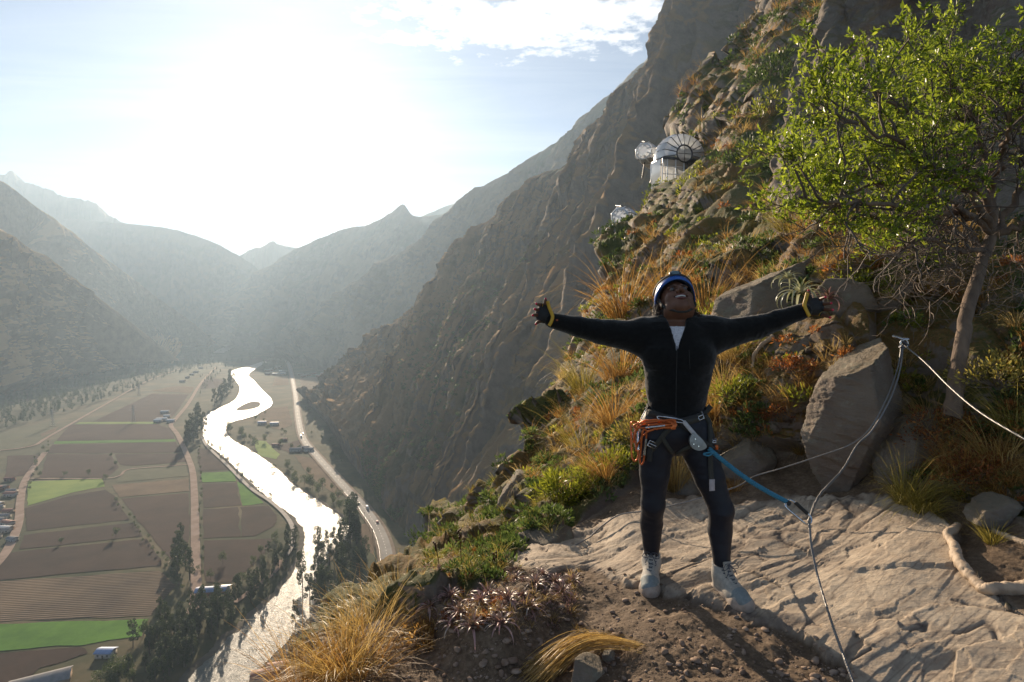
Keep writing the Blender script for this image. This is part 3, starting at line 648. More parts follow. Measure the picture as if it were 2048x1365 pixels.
# highway side: poles and vehicles
CM = [simple('white_car_paint', (.7, .7, .7), None, 1, .3), simple('dark_car_paint', (.05, .05, .06), None, 1, .3), simple('red_car_paint', (.35, .04, .03), None, 1, .3)]
def car(u, side, L, hgt, mt, name, label, cat):
    i = int(u * 198); p = RW[i]; d = RW[i + 1] - RW[i]; an = math.atan2(d[1], d[0]); p = p + RS[i] * side * 2.3 + [0, 0, .05]
    e = empty(name, p, an); tag(e, label, cat)
    prof = np.array([(-.5, .25), (-.5, .62), (-.42, .95), (.18, 1.0), (.32, .66), (.5, .58), (.5, .25)]) * [L, hgt]
    if cat != 'car': prof = np.array([(-.5, .2), (-.5, .96), (-.46, 1.0), (.44, 1.0), (.5, .8), (.5, .2)]) * [L, hgt]
    n = len(prof); V = [(x, s * .9, z) for s in (-1, 1) for x, z in prof]; b = MB()
    b.add(V, [[k, (k + 1) % n, n + (k + 1) % n, n + k] for k in range(n)])
    c = prof.mean(0)
    for s, o_ in ((-1, 0), (1, n)): b.add([V[o_ + k] for k in range(n)] + [(c[0], s * .9, c[1])], [[k, (k + 1) % n, n] for k in range(n)])
    b.build('body', CM[mt], e, False)
    w_ = MB(); w_.box((-.05 * L, 0, hgt * .8), (L * (.5 if cat == 'car' else .9), 1.84, hgt * .22)); w_.build('window', M_glassdark, e, False)
    for sx in (-.32, .32):
        for sy in (-.85, .85): MB().tube([(sx * L, sy - .1, .33), (sx * L, sy + .1, .33)], .34, 10).build('wheel', M_glassdark, e)
car(.60, 1, 7.5, 2.6, 0, 'minibus', 'white minibus on the near highway bend', 'minibus'); car(.57, -1, 4.4, 1.5, 1, 'parked_car', 'dark car ahead of the minibus on the highway', 'car')
car(.30, 1, 4.4, 1.5, 1, 'parked_car', 'dark car on the bright far stretch of the highway', 'car'); car(.31, -1, 9, 3.2, 0, 'lorry', 'pale lorry on the bright far stretch of the highway', 'lorry')
car(.67, 1, 4.4, 1.5, 2, 'parked_car', 'red car behind the minibus on the near bend', 'car')
M_wood = simple('pole_wood', (.14, .10, .07), None, 2, .9)
for k, i in enumerate(range(96, 168, 7)):
    p = RW[i] + RS[i] * 9 * (1 if i < 130 else -1); b = MB(); b.tube([p, p + [0, 0, 11]], .16, 6); b.box(p + [0, 0, 10.2], (2.2, .15, .15))
    tag(b.build('utility_pole', M_wood), 'wooden utility pole beside the highway', 'pole', 'utility poles beside the highway')
gr_ = MB()
for i in range(100, 170):
    a, b2 = RW[i] - RS[i] * 5.4, RW[i + 1] - RS[i + 1] * 5.4
    gr_.tube([a + [0, 0, .7], b2 + [0, 0, .7]], .16, 4, False); gr_.tube([a, a + [0, 0, .75]], .08, 4)
tag(gr_.build('guard_rail', M_steel), 'pale steel guard rail along the outer side of the near highway bend', 'guard rail')
# ------------------------------------------------------------------ the near cliff, hillside and ledge
SIL = np.array([(-200,1600),(-100,1560),(0,1527),(40,1512),(86,1497),(120,1468),(150,1447),(157,1402),(180,1391),(205,1377),(240,1374),(262,1366),(290,1388),(331,1374),(364,1352),(388,1337),(400,1312),(430,1286),(460,1268),(488,1230),(520,1218),(560,1206),(579,1199),(600,1186),(622,1174),(650,1168),(685,1161),(712,1150),(746,1143),(780,1124),(825,1106),(883,1092),(915,1082),(930,1076),(942,1051),(958,1024),
  (985,985),(1010,955),(1045,905),(1075,886),(1100,872),(1125,850),(1150,760),(1180,700),(1215,660),(1250,635),(1300,590),(1365,560),(1450,520),(1600,470)], float)
CP = np.array([(560,1365,2.6),(800,1365,2.25),(1024,1365,2.12),(1500,1365,2.08),(2048,1365,2.0),(2300,1365,1.9),(560,1500,2.1),(1024,1520,1.75),(1600,1520,1.73),(2300,1520,1.65),(470,1600,1.9),(2300,1250,2.1),
 (640,1250,3.0),(850,1250,2.6),(1100,1250,2.5),(1500,1250,2.45),(2048,1250,2.28),(700,1180,3.5),(850,1150,3.5),(1050,1130,3.1),(1300,1150,2.95),(1465,1180,2.78),(1800,1150,2.75),(2048,1150,2.6),(2300,1100,2.5),
 (1280,1030,3.85),(1500,1010,3.9),(1750,1000,3.6),(1900,1050,3.15),(2048,1050,2.85),(1600,960,4.25),(1450,955,4.6),(1350,965,4.75),(1200,1050,4.0),
 (1050,1075,4.0),(1040,960,6.5),(1100,1000,5.0),(1150,950,5.4),(950,1030,9),(880,1095,8.5),(960,1100,4.6),(900,1140,4.0),
 (1079,928,8),(1106,825,12),(1144,746,17),(1161,685,22),(1198,579,32),(1227,488,50),(1281,440,65),(1312,395,75),(1374,270,98),(1391,180,108),(1446,150,100),(1500,86,110),(1527,0,120),(1560,-100,130),(1600,-200,130),
 (1250,800,7),(1200,900,6),(1240,700,12),(1280,600,20),(1300,500,35),(1400,640,9),(1400,560,13),(1400,450,27),(1450,400,30),(1480,300,48),(1520,200,60),(1450,220,78),(1600,250,60),(1600,100,70),(1750,100,60),(2000,100,50),(2300,100,50),(1800,350,28),(2100,350,22),
 (1450,900,4.85),(1450,800,5.4),(1450,700,6.4),(1550,600,6.6),(1500,650,6.4),(1550,750,5.0),(1600,850,4.5),(1700,680,4.6),(1750,850,4.15),(1850,900,3.8),(1850,700,4.3),(1950,750,3.8),(2048,800,3.5),(1950,900,3.5),(2048,950,3.15),(2300,800,3.2),(2300,950,2.8),
 (1700,600,5.2),(1650,500,7),(1750,500,6.2),(1850,500,5.6),(1850,600,4.9),(2048,600,4.5),(2300,600,4.0),(1700,430,14),(1550,500,12),(1550,420,24),(2048,430,9),(2300,430,8)], float)
def tps_fit(xy, z, lam=1e-4):
    d = np.linalg.norm(xy[:, None] - xy[None], axis=2); K = np.where(d > 0, d * d * np.log(d + 1e-12), 0)
    n = len(xy); Pm = np.c_[np.ones(n), xy]; A = np.zeros((n + 3, n + 3)); A[:n, :n] = K + lam * np.eye(n); A[:n, n:] = Pm; A[n:, :n] = Pm.T
    return np.linalg.solve(A, np.r_[z, 0, 0, 0])
def tps_eval(wt, xy, q):
    out = np.empty(len(q))
    for i in range(0, len(q), 20000):
        qq = q[i:i + 20000]; d2 = ((qq[:, None] - xy[None]) ** 2).sum(2)
        out[i:i + 20000] = .5 * (d2 * np.log(d2 + 1e-20)) @ wt[:-3] + wt[-3] + qq @ wt[-2:]
    return out
_cxy = CP[:, :2] / 1000; _cw = tps_fit(_cxy, np.log(CP[:, 2]))
def xsil(y): return np.interp(y, SIL[:, 0], SIL[:, 1])
NR, NC = 700, 720
ys = np.linspace(-190, 1540, NR); ss = np.linspace(0, 1, NC) ** 1.12
XS = xsil(ys) + fbm(np.stack([ys / 14, ys * 0, ys * 0], -1), 5, 2, .65) * np.interp(ys, [0, 900, 1050, 1150, 1400], [9, 9, 14, 10, 6])
gx = XS[:, None] * (1 - ss) + 2330 * ss; gy = ys[:, None] + 0 * gx
cg = np.stack([gx[::5, ::5], gy[::5, ::5]], -1); lY = tps_eval(_cw, _cxy, cg.reshape(-1, 2) / 1000).reshape(cg.shape[:2])
def upsample(a, nr, nc, st=5):
    i = np.arange(nr) / st; j = np.arange(nc) / st
    i0 = np.clip(i.astype(int), 0, a.shape[0] - 2); j0 = np.clip(j.astype(int), 0, a.shape[1] - 2); fi = (i - i0)[:, None]; fj = (j - j0)[None]
    return (a[i0][:, j0] * (1 - fi) * (1 - fj) + a[i0 + 1][:, j0] * fi * (1 - fj) + a[i0][:, j0 + 1] * (1 - fi) * fj + a[i0 + 1][:, j0 + 1] * fi * fj)
Yd = np.exp(upsample(lY, NR, NC))
B0 = P(gx, gy, Yd)
def poly_sd(px, py, poly):
    """>0 inside, in pixels"""
    p = np.asarray(poly, float); n = len(p); d = np.full(px.shape, 1e9); ins = np.zeros(px.shape, bool)
    for i in range(n):
        a = p[i]; b = p[(i + 1) % n]; e = b - a
        t = np.clip(((px - a[0]) * e[0] + (py - a[1]) * e[1]) / (e @ e), 0, 1)
        d = np.minimum(d, np.hypot(px - a[0] - t * e[0], py - a[1] - t * e[1]))
        c = ((a[1] > py) != (b[1] > py)); 
        with np.errstate(all='ignore'): xx = a[0] + (py - a[1]) / (b[1] - a[1] + 1e-9) * e[0]
        ins ^= c & (px < xx)
    return np.where(ins, d, -d)
SLAB = [(1035,1125),(1070,1100),(1140,1082),(1200,1058),(1270,1030),(1330,1005),(1410,1008),(1530,1010),(1640,1000),(1760,996),(1850,1035),(1905,1060),(1925,1130),(1965,1190),(2060,1240),(2330,1260),(2330,1540),(1850,1540),(1740,1400),(1690,1345),(1600,1275),(1500,1232),(1400,1200),(1290,1165),(1180,1142),(1100,1140)]
jit = fbm(np.stack([gx / 40, gy / 25, gx * 0], -1).reshape(-1, 3), 4, 8).reshape(gx.shape) * 22
slab = np.clip(poly_sd(gx, gy, SLAB) / 9 + jit / 9 + .5, 0, 1)
DIRT = [(500,1540),(560,1345),(640,1290),(800,1240),(900,1200),(1000,1170),(1060,1120),(1150,1120),(1700,1300),(1900,1540)]
dirt = np.clip(poly_sd(gx, gy, DIRT) / 20 + jit / 20 + .5, 0, 1)
soil2 = np.clip(poly_sd(gx, gy, [(1130,1070),(1330,930),(1600,900),(1800,960),(1900,1000),(2100,1060),(2330,1100),(2330,1270),(2060,1240),(1900,1120),(1850,1020),(1300,1030)]) / 20 + .5, 0, 1) * (1 - slab)
dirt = np.clip(dirt + soil2, 0, 1) * (1 - slab)
rockm = np.clip(1 - (slab + dirt) * 1.9, 0, 1)
# normals of the base sheet
du = np.gradient(B0, axis=0); dv = np.gradient(B0, axis=1); Nn = np.cross(dv, du); Nn /= np.linalg.norm(Nn, axis=2)[..., None] + 1e-12
Nn *= np.sign((Nn * -B0).sum(2))[..., None]
Pf = B0.reshape(-1, 3); Yf = Yd.ravel(); D = np.zeros(len(Pf)); rk = rockm.ravel(); sl = slab.ravel(); dt = dirt.ravel()
lam = .02
for k in range(11):
    wgt = np.clip((lam / Yf - .004) / .004, 0, 1) * np.clip((.22 - lam / Yf) / .1, 0, 1)
    m = wgt > 0
    if m.any():
        q = Pf[m] / lam
        a = vn(q, 40 + k); b = 1 - 2 * np.abs(vn(q * [1.1, 1.1, .45] + 5, 60 + k))
        D[m] += wgt[m] * lam * (rk[m] * (.13 * a + .11 * b) + dt[m] * .085 * a * min(1, .06 / lam + .35) + sl[m] * .010 * a)
    lam *= 2
for sc_, y0, y1, am in ((.38, 0, 13, .42), (.85, 3.4, 15, .42), (1.6, 7, 45, .48), (6.0, 30, 400, .34)):
    wgt = np.clip((Yf - y0) / (y0 * .4 + .01), 0, 1) * np.clip((y1 - Yf) / (y1 * .3), 0, 1) * rk; m = wgt > .01
    qq = Pf[m].copy(); qq[:, 0] -= .55 * qq[:, 2]; h, e = facets(qq / [sc_ * .8, sc_ * 1.3, sc_ * 3.0] + .3, 5, .9); D[m] += wgt[m] * sc_ * am * (h * e * .8 + .2 * h) 
# slab: bedding streaks with sharp little steps
m = sl > .01; q = Pf[m]; qa = q[:, 0] * .85 + q[:, 1] * .53; qb = -q[:, 0] * .53 + q[:, 1] * .85
n1 = fbm(np.stack([qa * .35, qb * 2.6, q[:, 2] * 2], -1), 5, 71, .5); st = n1 * 10; fl = np.floor(st); fr = st - fl
step = (fl + np.clip((fr - .84) / .16, 0, 1)) / 10
n2 = fbm(np.stack([qa * 9, qb * 30, q[:, 2] * 9], -1), 4, 75, .6, ridged=True)
n3 = fbm(np.stack([qa * 4, qb * 9, q[:, 2] * 9], -1), 4, 79, .6)
crk = fbm(np.stack([qa * .7 + n1 * .3, qb * 4.2, q[:, 2] * 3], -1), 3, 83, .35); crk = np.clip(1 - np.abs(crk) * 18, 0, 1) * (vn(q * 2.1, 89) > -.1)
crk2 = fbm(np.stack([qa * 2.0, qb * .9, q[:, 2] * 3], -1), 3, 86, .35); crk2 = np.clip(1 - np.abs(crk2) * 30, 0, 1) * (vn(q * 1.7, 88) > 0)
sm_ = .25 + .75 * np.clip(fbm(q * 1.3, 3, 99) * 3 + .4, 0, 1)
fh, fe = facets(np.stack([qa / .62, qb / .30, q[:, 2] / .5], -1), 15, .55); fh2, fe2 = facets(np.stack([qa / .20, qb / .085, q[:, 2] / .2], -1), 17, .6)
D[m] += sl[m] * (.024 * step * sm_ + .020 * fh + .0105 * fh2 * sm_ + .014 * n1 + .0022 * n2 + .003 * n3 + .022 - .010 * crk - .010 * crk2)
crack = np.zeros(len(Pf)); crack[m] = np.clip(np.maximum(crk, crk2) + np.clip(1 - np.abs(fr - .92) / .10, 0, 1) * .8, 0, 1) * sl[m]
# pebbly dirt
m = dt > .01; q = Pf[m]; h, e = facets(q / .022, 9, .3); h2, e2 = facets(q / .07, 12, .3)
D[m] += dt[m] * (.006 * np.maximum(h, -.1) * e + .014 * np.maximum(h2 - .25, 0) * e2)
big = fbm(Pf[m] / .5, 3, 15) * .03; D[m] += big * dt[m]
NEAR = B0 + Nn * D.reshape(Yd.shape)[..., None]
# back fold beyond the silhouette edge
nf = 9; tf_ = np.linspace(1, 0, nf + 1)[:-1] ** 1.3
dirE = NEAR[:, 0] / NEAR[:, 0, 1:2]; YE = Yd[:, 0]; kk = np.clip((ys - 930) / 120, 0, 1)
YE = np.convolve(np.pad(YE, 12, 'edge'), np.ones(25) / 25, 'valid')
Dv = dirE * (YE * (.55 * (1 - kk) + .18 * kk))[:, None] + np.stack([YE * (.30 * (1 - kk) + .15 * kk), 0 * YE, -YE * (.35 * (1 - kk) + 1.1 * kk)], -1)
FOLD = NEAR[:, 0][:, None] + Dv[:, None] * tf_[None, :, None]
fo = FOLD.reshape(-1, 3); FOLD = (fo + np.stack([vn(fo / 1.5, 91), vn(fo / 1.5, 92), vn(fo / 1.5, 93)], -1) * (.02 * np.repeat(YE, nf))[:, None]).reshape(FOLD.shape)
ALL = np.concatenate([FOLD, NEAR], 1); nca = nf + NC
reg = np.stack([slab, dirt, rockm], -1); reg = np.concatenate([np.repeat(reg[:, :1], nf, 1), reg], 1)
CRK = np.concatenate([np.zeros((NR, nf)), crack.reshape(Yd.shape)], 1)
Fa = grid_faces(NR, nca)[:, ::-1]
sc_attr = np.concatenate([np.repeat(Yd[:, :1], nf, 1), Yd], 1)
# near rock / soil / slab material
m, nt, out = new_mat('near_ground')
M_near = m
co = N(nt, 'ShaderNodeTexCoord').outputs['Object']
at = N(nt, 'ShaderNodeAttribute', attribute_name='reg'); sr = N(nt, 'ShaderNodeSeparateColor'); nt.links.new(at.outputs['Color'], sr.inputs[0])
def mix3(a, b, f): return mixc(nt, f, a, b)
nA = noise(nt, co, 1.3, 9, .65); nB = noise(nt, co, 9, 8, .7); nC = noise(nt, co, 45, 6, .7); nBig = noise(nt, co, .12, 8, .65); nD = noise(nt, co, .5, 6, .6)
rockc = ramp(nt, [(.28, (.08, .056, .044)), (.42, (.20, .15, .115)), (.52, (.29, .24, .19)), (.62, (.18, .16, .135)), (.75, (.37, .32, .26))], M_('ADD', M_('MULTIPLY', nA, .6, nt=nt), M_('MULTIPLY', nBig, .4, nt=nt), nt=nt))
lich = ramp(nt, [(.56, (0, 0, 0)), (.62, (1, 1, 1))], nB)
rockc = mix3(rockc, (.33, .34, .27), M_('MULTIPLY', lich, .45, nt=nt))
rust = ramp(nt, [(.55, (0, 0, 0)), (.68, (1, 1, 1))], nD); rockc = mix3(rockc, (.26, .125, .06), M_('MULTIPLY', rust, .5, nt=nt))
gN = N(nt, 'ShaderNodeNewGeometry'); sp = N(nt, 'ShaderNodeSeparateXYZ'); nt.links.new(gN.outputs['Normal'], sp.inputs[0])
flat = ramp(nt, [(.34, (0, 0, 0)), (.55, (1, 1, 1))], M_('ADD', sp.outputs[2], M_('MULTIPLY', M_('SUBTRACT', nB, .5, nt=nt), .5, nt=nt), nt=nt))
mossc = ramp(nt, [(.36, (.035, .045, .012)), (.47, (.11, .12, .03)), (.56, (.25, .15, .05)), (.68, (.15, .08, .035))], M_('ADD', M_('MULTIPLY', nD, .6, nt=nt), M_('MULTIPLY', nC, .4, nt=nt), nt=nt))
rockc = mix3(rockc, mossc, M_('MULTIPLY', flat, M_('MULTIPLY', M_('SUBTRACT', sr.outputs[2], .42, nt=nt), 1.8, clamp=True, nt=nt), nt=nt))
slc = ramp(nt, [(.32, (.20, .155, .115)), (.45, (.38, .30, .22)), (.60, (.52, .43, .32)), (.75, (.30, .25, .195))], M_('ADD', M_('MULTIPLY', nA, .5, nt=nt), M_('MULTIPLY', nB, .5, nt=nt), nt=nt))
ms = mapping(nt, co, (2.2, 13, 3), (0, 0, R(-32))); nS = noise(nt, ms, 2.0, 8, .7)
slc = mix3(slc, (.13, .10, .085), ramp(nt, [(.58, (0, 0, 0)), (.72, (1, 1, 1))], nS))
ca = N(nt, 'ShaderNodeAttribute', attribute_name='crack').outputs['Fac']; slc = mix3(slc, (.10, .075, .06), M_('MULTIPLY', ca, .75, nt=nt))
dc = ramp(nt, [(.35, (.070, .047, .030)), (.5, (.145, .098, .060)), (.62, (.22, .155, .10)), (.72, (.35, .27, .19))], M_('ADD', M_('MULTIPLY', nC, .6, nt=nt), M_('MULTIPLY', nB, .4, nt=nt), nt=nt))
col = mix3(mix3(rockc, dc, sr.outputs[1]), slc, sr.outputs[0])
b = N(nt, 'ShaderNodeBsdfPrincipled'); nt.links.new(col, b.inputs['Base Color']); b.inputs['Roughness'].default_value = .8; b.inputs['Specular IOR Level'].default_value = .25
hh = M_('ADD', M_('MULTIPLY', noise(nt, co, 30, 10, .75), 1.0, nt=nt), M_('MULTIPLY', nS, .3, nt=nt), nt=nt)
hR = M_('MULTIPLY', M_('MULTIPLY', M_('ADD', noise(nt, mapping(nt, co, (3, 3, 9), (R(25), R(35), 0)), 2.5, 14, .72), M_('MULTIPLY', noise(nt, co, 7, 12, .75, 1.5), .8, nt=nt), nt=nt), 9.0, nt=nt), sr.outputs[2], nt=nt)
bn = bump(nt, M_('ADD', hh, hR, nt=nt), .8, .014); nt.links.new(bn, b.inputs['Normal']); nt.links.new(b.outputs[0], out.inputs[0])
def split_obj(name, fm):
    f = Fa[fm]; u, inv = np.unique(f.ravel(), return_inverse=True)
    V = ALL.reshape(-1, 3)[u]
    return struct(obj(name, V, inv.reshape(-1, 4), M_near, None, True, {'reg': reg.reshape(-1, 3)[u], 'crack': CRK.reshape(-1)[u]}))
fy = np.repeat(ys, nca)[Fa].mean(1); fs = sl_all = reg.reshape(-1, 3)[:, 0][Fa].mean(1); fdt = reg.reshape(-1, 3)[:, 1][Fa].mean(1)
mslab = fs > .5; mdirt = (~mslab) & ((fdt > .5))
split_obj('rock_slab', mslab); split_obj('dirt_path', mdirt); split_obj('cliff_hillside', ~(mslab | mdirt))
def near_at(px, py):
    px = np.asarray(px, float); py = np.asarray(py, float)
    r = np.clip((py - ys[0]) / (ys[1] - ys[0]), 0, NR - 1.001); ri = np.round(r).astype(int)
    s = np.clip((px - XS[ri]) / (2330 - XS[ri]), 0, 1) ** (1 / 1.12); ci = np.clip(np.round(s * (NC - 1)).astype(int), 0, NC - 1)
    return NEAR[ri, ci], Nn[ri, ci]

# rock wall on the right, behind the tree
KW = np.array([(-320,1800),(-150,1745),(0,1676),(40,1650),(90,1620),(130,1600),(200,1572),(300,1550),(400,1548),(450,1553),(520,1575),(600,1600),(680,1620)], float)
kr, kc = 360, 420
ky = np.linspace(-310, 670, kr); ks = np.linspace(0, 1, kc)
kx0 = np.interp(ky, KW[:, 0], KW[:, 1]) + fbm(np.stack([ky / 18, ky * 0, ky * 0], -1), 5, 22, .6) * 9
kx = kx0[:, None] * (1 - ks) + 2400 * ks; kyy = ky[:, None] + 0 * kx
kY = np.exp(np.log(11.5) * (1 - ks)[None] + np.log(6.8) * ks[None]) * np.interp(ky, [-310, 0, 350, 670], [1.12, 1.08, .95, .80])[:, None]
kY = kY * (1 + .10 * vn(np.stack([kx / 230, kyy / 900, kx * 0], -1).reshape(-1, 3), 31).reshape(kx.shape) + .05 * vn(np.stack([kx / 80, kyy / 420, kx * 0], -1).reshape(-1, 3), 32).reshape(kx.shape))
KB = P(kx, kyy, kY); n_ = np.cross(np.gradient(KB, axis=1), np.gradient(KB, axis=0)); n_ /= np.linalg.norm(n_, axis=2)[..., None]; n_ *= np.sign((n_ * -KB).sum(2))[..., None]
kp = KB.reshape(-1, 3); h1, e1 = facets(kp / [.9, .9, 2.4], 41, .8); h2, e2 = facets(kp / [.3, .3, .7], 42, .8)
dk = .26 * h1 * e1 + .07 * h2 * e2 + .16 * fbm(kp / [.8, .8, 1.6], 7, 44, .62, ridged=True) + .03 * fbm(kp / .12, 4, 46)
KB = KB + n_ * dk.reshape(kx.shape)[..., None]
fd = KB[:, :1] + np.linspace(1, 0, 6)[:-1][None, :, None] * np.array([2.2, 3.5, -.3]); KA = np.concatenate([fd, KB], 1)
kreg = np.zeros((KA.shape[0] * KA.shape[1], 3)); kreg[:, 2] = .7
struct(obj('rock_wall', KA.reshape(-1, 3), grid_faces(kr, KA.shape[1])[:, ::-1], M_near, None, True, {'reg': kreg}))

# ------------------------------------------------------------------ boulders
def sphere_dirs(nu=64, nv=44):
    th = np.linspace(0, math.pi, nv); ph = np.linspace(0, 2 * math.pi, nu, endpoint=False)
    T, Ph = np.meshgrid(th, ph, indexing='ij')
    return np.stack([np.sin(T) * np.cos(Ph), np.sin(T) * np.sin(Ph), np.cos(T)], -1).reshape(-1, 3), grid_faces(nv, nu, True)
def rock_mesh(size, seed, nu=64, nv=44, planes=15, rough=.085, rot=None):
    r_ = np.random.default_rng(seed); d, F = sphere_dirs(nu, nv)
    pn = r_.normal(size=(planes, 3)); pn /= np.linalg.norm(pn, axis=1)[:, None]; pd = r_.uniform(.55, .95, planes)
    dots = d @ pn.T; r = np.min(np.where(dots > .02, pd / np.maximum(dots, .02), 9), axis=1); r = np.minimum(r, 1.15)
    p = d * r[:, None]; p = p * np.asarray(size)
    s = float(np.mean(size)); n = fbm(p / (s * .5), 6, seed, .62); n2 = fbm(p / [s * .8, s * .8, s * .10], 5, seed + 7, .6, ridged=True)
    p = p * (1 + rough * n + rough * .55 * n2)[:, None]
    if rot is not None: p = p @ np.array(Matrix.Rotation(rot[0], 3, 'X') @ Matrix.Rotation(rot[1], 3, 'Y') @ Matrix.Rotation(rot[2], 3, 'Z')).T
    return p, F
BR = [(1725,838,4.05,(.60,.34,.58),(-.30,.50,.62),'large grey boulder leaning below the cable anchor',220,160),
 (1835,905,3.75,(.20,.22,.34),(-.2,.35,.4),'narrow upright boulder right of the large leaning one',70,50),
 (1540,630,5.9,(.50,.45,.58),(.1,.45,.5),'pale boulder just above the raised arm',90,64),
 (1620,790,4.75,(.26,.22,.36),(.1,.5,.3),'sloping grey rock left of the large leaning boulder',80,60),
 (1490,915,4.6,(.24,.2,.16),(.2,-.5,.3),'angular grey block by the person, with a lit top edge',80,60),
 (1540,855,4.6,(.13,.12,.13),(.2,.2,.9),'small rounded rock on top of the angular block',60,40),
 (1590,800,4.8,(.17,.14,.05),(.1,-.1,.3),'thin flat stone jutting out under green leaves',50,34),
 (1380,975,4.6,(.20,.18,.13),(.2,-.3,.9),'low rock seen between the legs',60,40),
 (1215,1065,4.2,(.24,.2,.15),(.1,-.4,.1),'rounded pale rock left of the legs at the slab edge',70,50),
 (1080,1090,3.6,(.20,.14,.13),(.1,-.2,.4),'pinkish rock at the left tip of the slab',60,44),
 (1060,1010,5.4,(.26,.3,.42),(.1,.2,.4),'tall dark rock at the left drop beyond the slab',80,60),
 (1130,985,5.4,(.24,.26,.26),(.3,.1,.9),'dark rock below the lime green plants',60,44),
 (985,1060,6.0,(.30,.3,.22),(.1,-.2,.2),'mossy rock on the slope at the far left edge',60,44),
 (1985,1030,3.0,(.15,.13,.10),(.1,.2,.5),'grey rock at the right edge above the roots',60,44),
 (1700,620,5.0,(.36,.3,.22),(.1,.3,.2),'dark rock above the cable anchor in the shade of the tree',70,50),
 (1900,810,4.1,(.26,.2,.2),(.3,.2,.5),'brown rock at the foot of the tree trunk',60,44),
 (2020,700,4.3,(.3,.26,.22),(.3,.5,.5),'shaded rock at the right edge behind the cable',60,44),
 (1175,1345,2.12,(.085,.07,.05),(0,-.2,.3),'pale angular stone poking out of the dirt at the bottom',60,44),
 (1215,1310,2.25,(.035,.03,.02),(0,0,.3),'small flat stone above the pale angular one',40,30),
 (830,1290,2.5,(.07,.05,.04),(.1,.2,.8),'pinkish stone between dry grass and dirt',40,30),
 (770,1330,2.45,(.09,.06,.035),(.1,-.2,.3),'flat rock at the bottom left below the dry grass',40,30),
 (1085,1215,2.75,(.045,.03,.025),(0,.1,.3),'pale stone beside the pink rosettes',36,26),
 (1050,1240,2.65,(.05,.035,.03),(0,.1,1.3),'dark stone below the pink rosettes',36,26),
 (1940,1130,2.8,(.06,.05,.02),(0,.1,.3),'flat stone inside the curve of the pale root',36,26),
 (1240,760,9.5,(.55,.5,.8),(.2,.3,.3),'rock rib on the hillside beyond the left arm',60,44),
 (1470,490,24,(1.6,1.6,2.5),(.1,.35,.3),'big brown shaded outcrop behind the helmet',100,70)]
for k, (px, py, Y, size, rot, lab, nu, nv) in enumerate(BR):
    p, F = rock_mesh(size, 100 + k, nu, nv, rot=rot); c = P(px, py, Y)
    o = obj('boulder', p, F[:, ::-1], M_near, None, True, {'reg': np.tile([0, 0, .55 if Y < 6 else .9], (len(p), 1))}, loc=c); tag(o, lab, 'boulder' if max(size) > .12 else 'stone')
# loose stones and gravel over the dirt: nobody could count them
tv, tf, k0 = [], [], 0; base = [rock_mesh((1, .8, .5), 300 + i, 10, 7, 9, .1) for i in range(6)]
n = 5200; px = rng.uniform(620, 1750, n); py = rng.uniform(1110, 1400, n) 
n_r = len(px)
dd = poly_sd(px, py, DIRT); sd_ = poly_sd(px, py, SLAB); keep = (dd > 0) & (sd_ < 5) ; px, py = px[keep], py[keep]; P0, N0 = near_at(px, py)
for i in range(len(px)):
    V, F = base[i % 6]; s = .0025 + .012 * rng.random() ** 10 * (1 + .8 * rng.random()); a = rng.uniform(0, 6.28); Rz = np.array([[math.cos(a), -math.sin(a), 0], [math.sin(a), math.cos(a), 0], [0, 0, 1]])
    tv.append(V @ Rz.T * s + P0[i] + [0, 0, s * .25]); tf.append(F[:, ::-1] + k0); k0 += len(V)
M_grav = simple('gravel_stone', (.17, .11, .075), (.36, .27, .20), 14, .85, spec=.2, bmp=.5, bscale=120, bdist=.003)
o = obj('gravel', np.vstack(tv), np.vstack(tf), M_grav, None, True); tag(o, 'loose gravel and pebbles strewn over the dirt', kind='stuff')
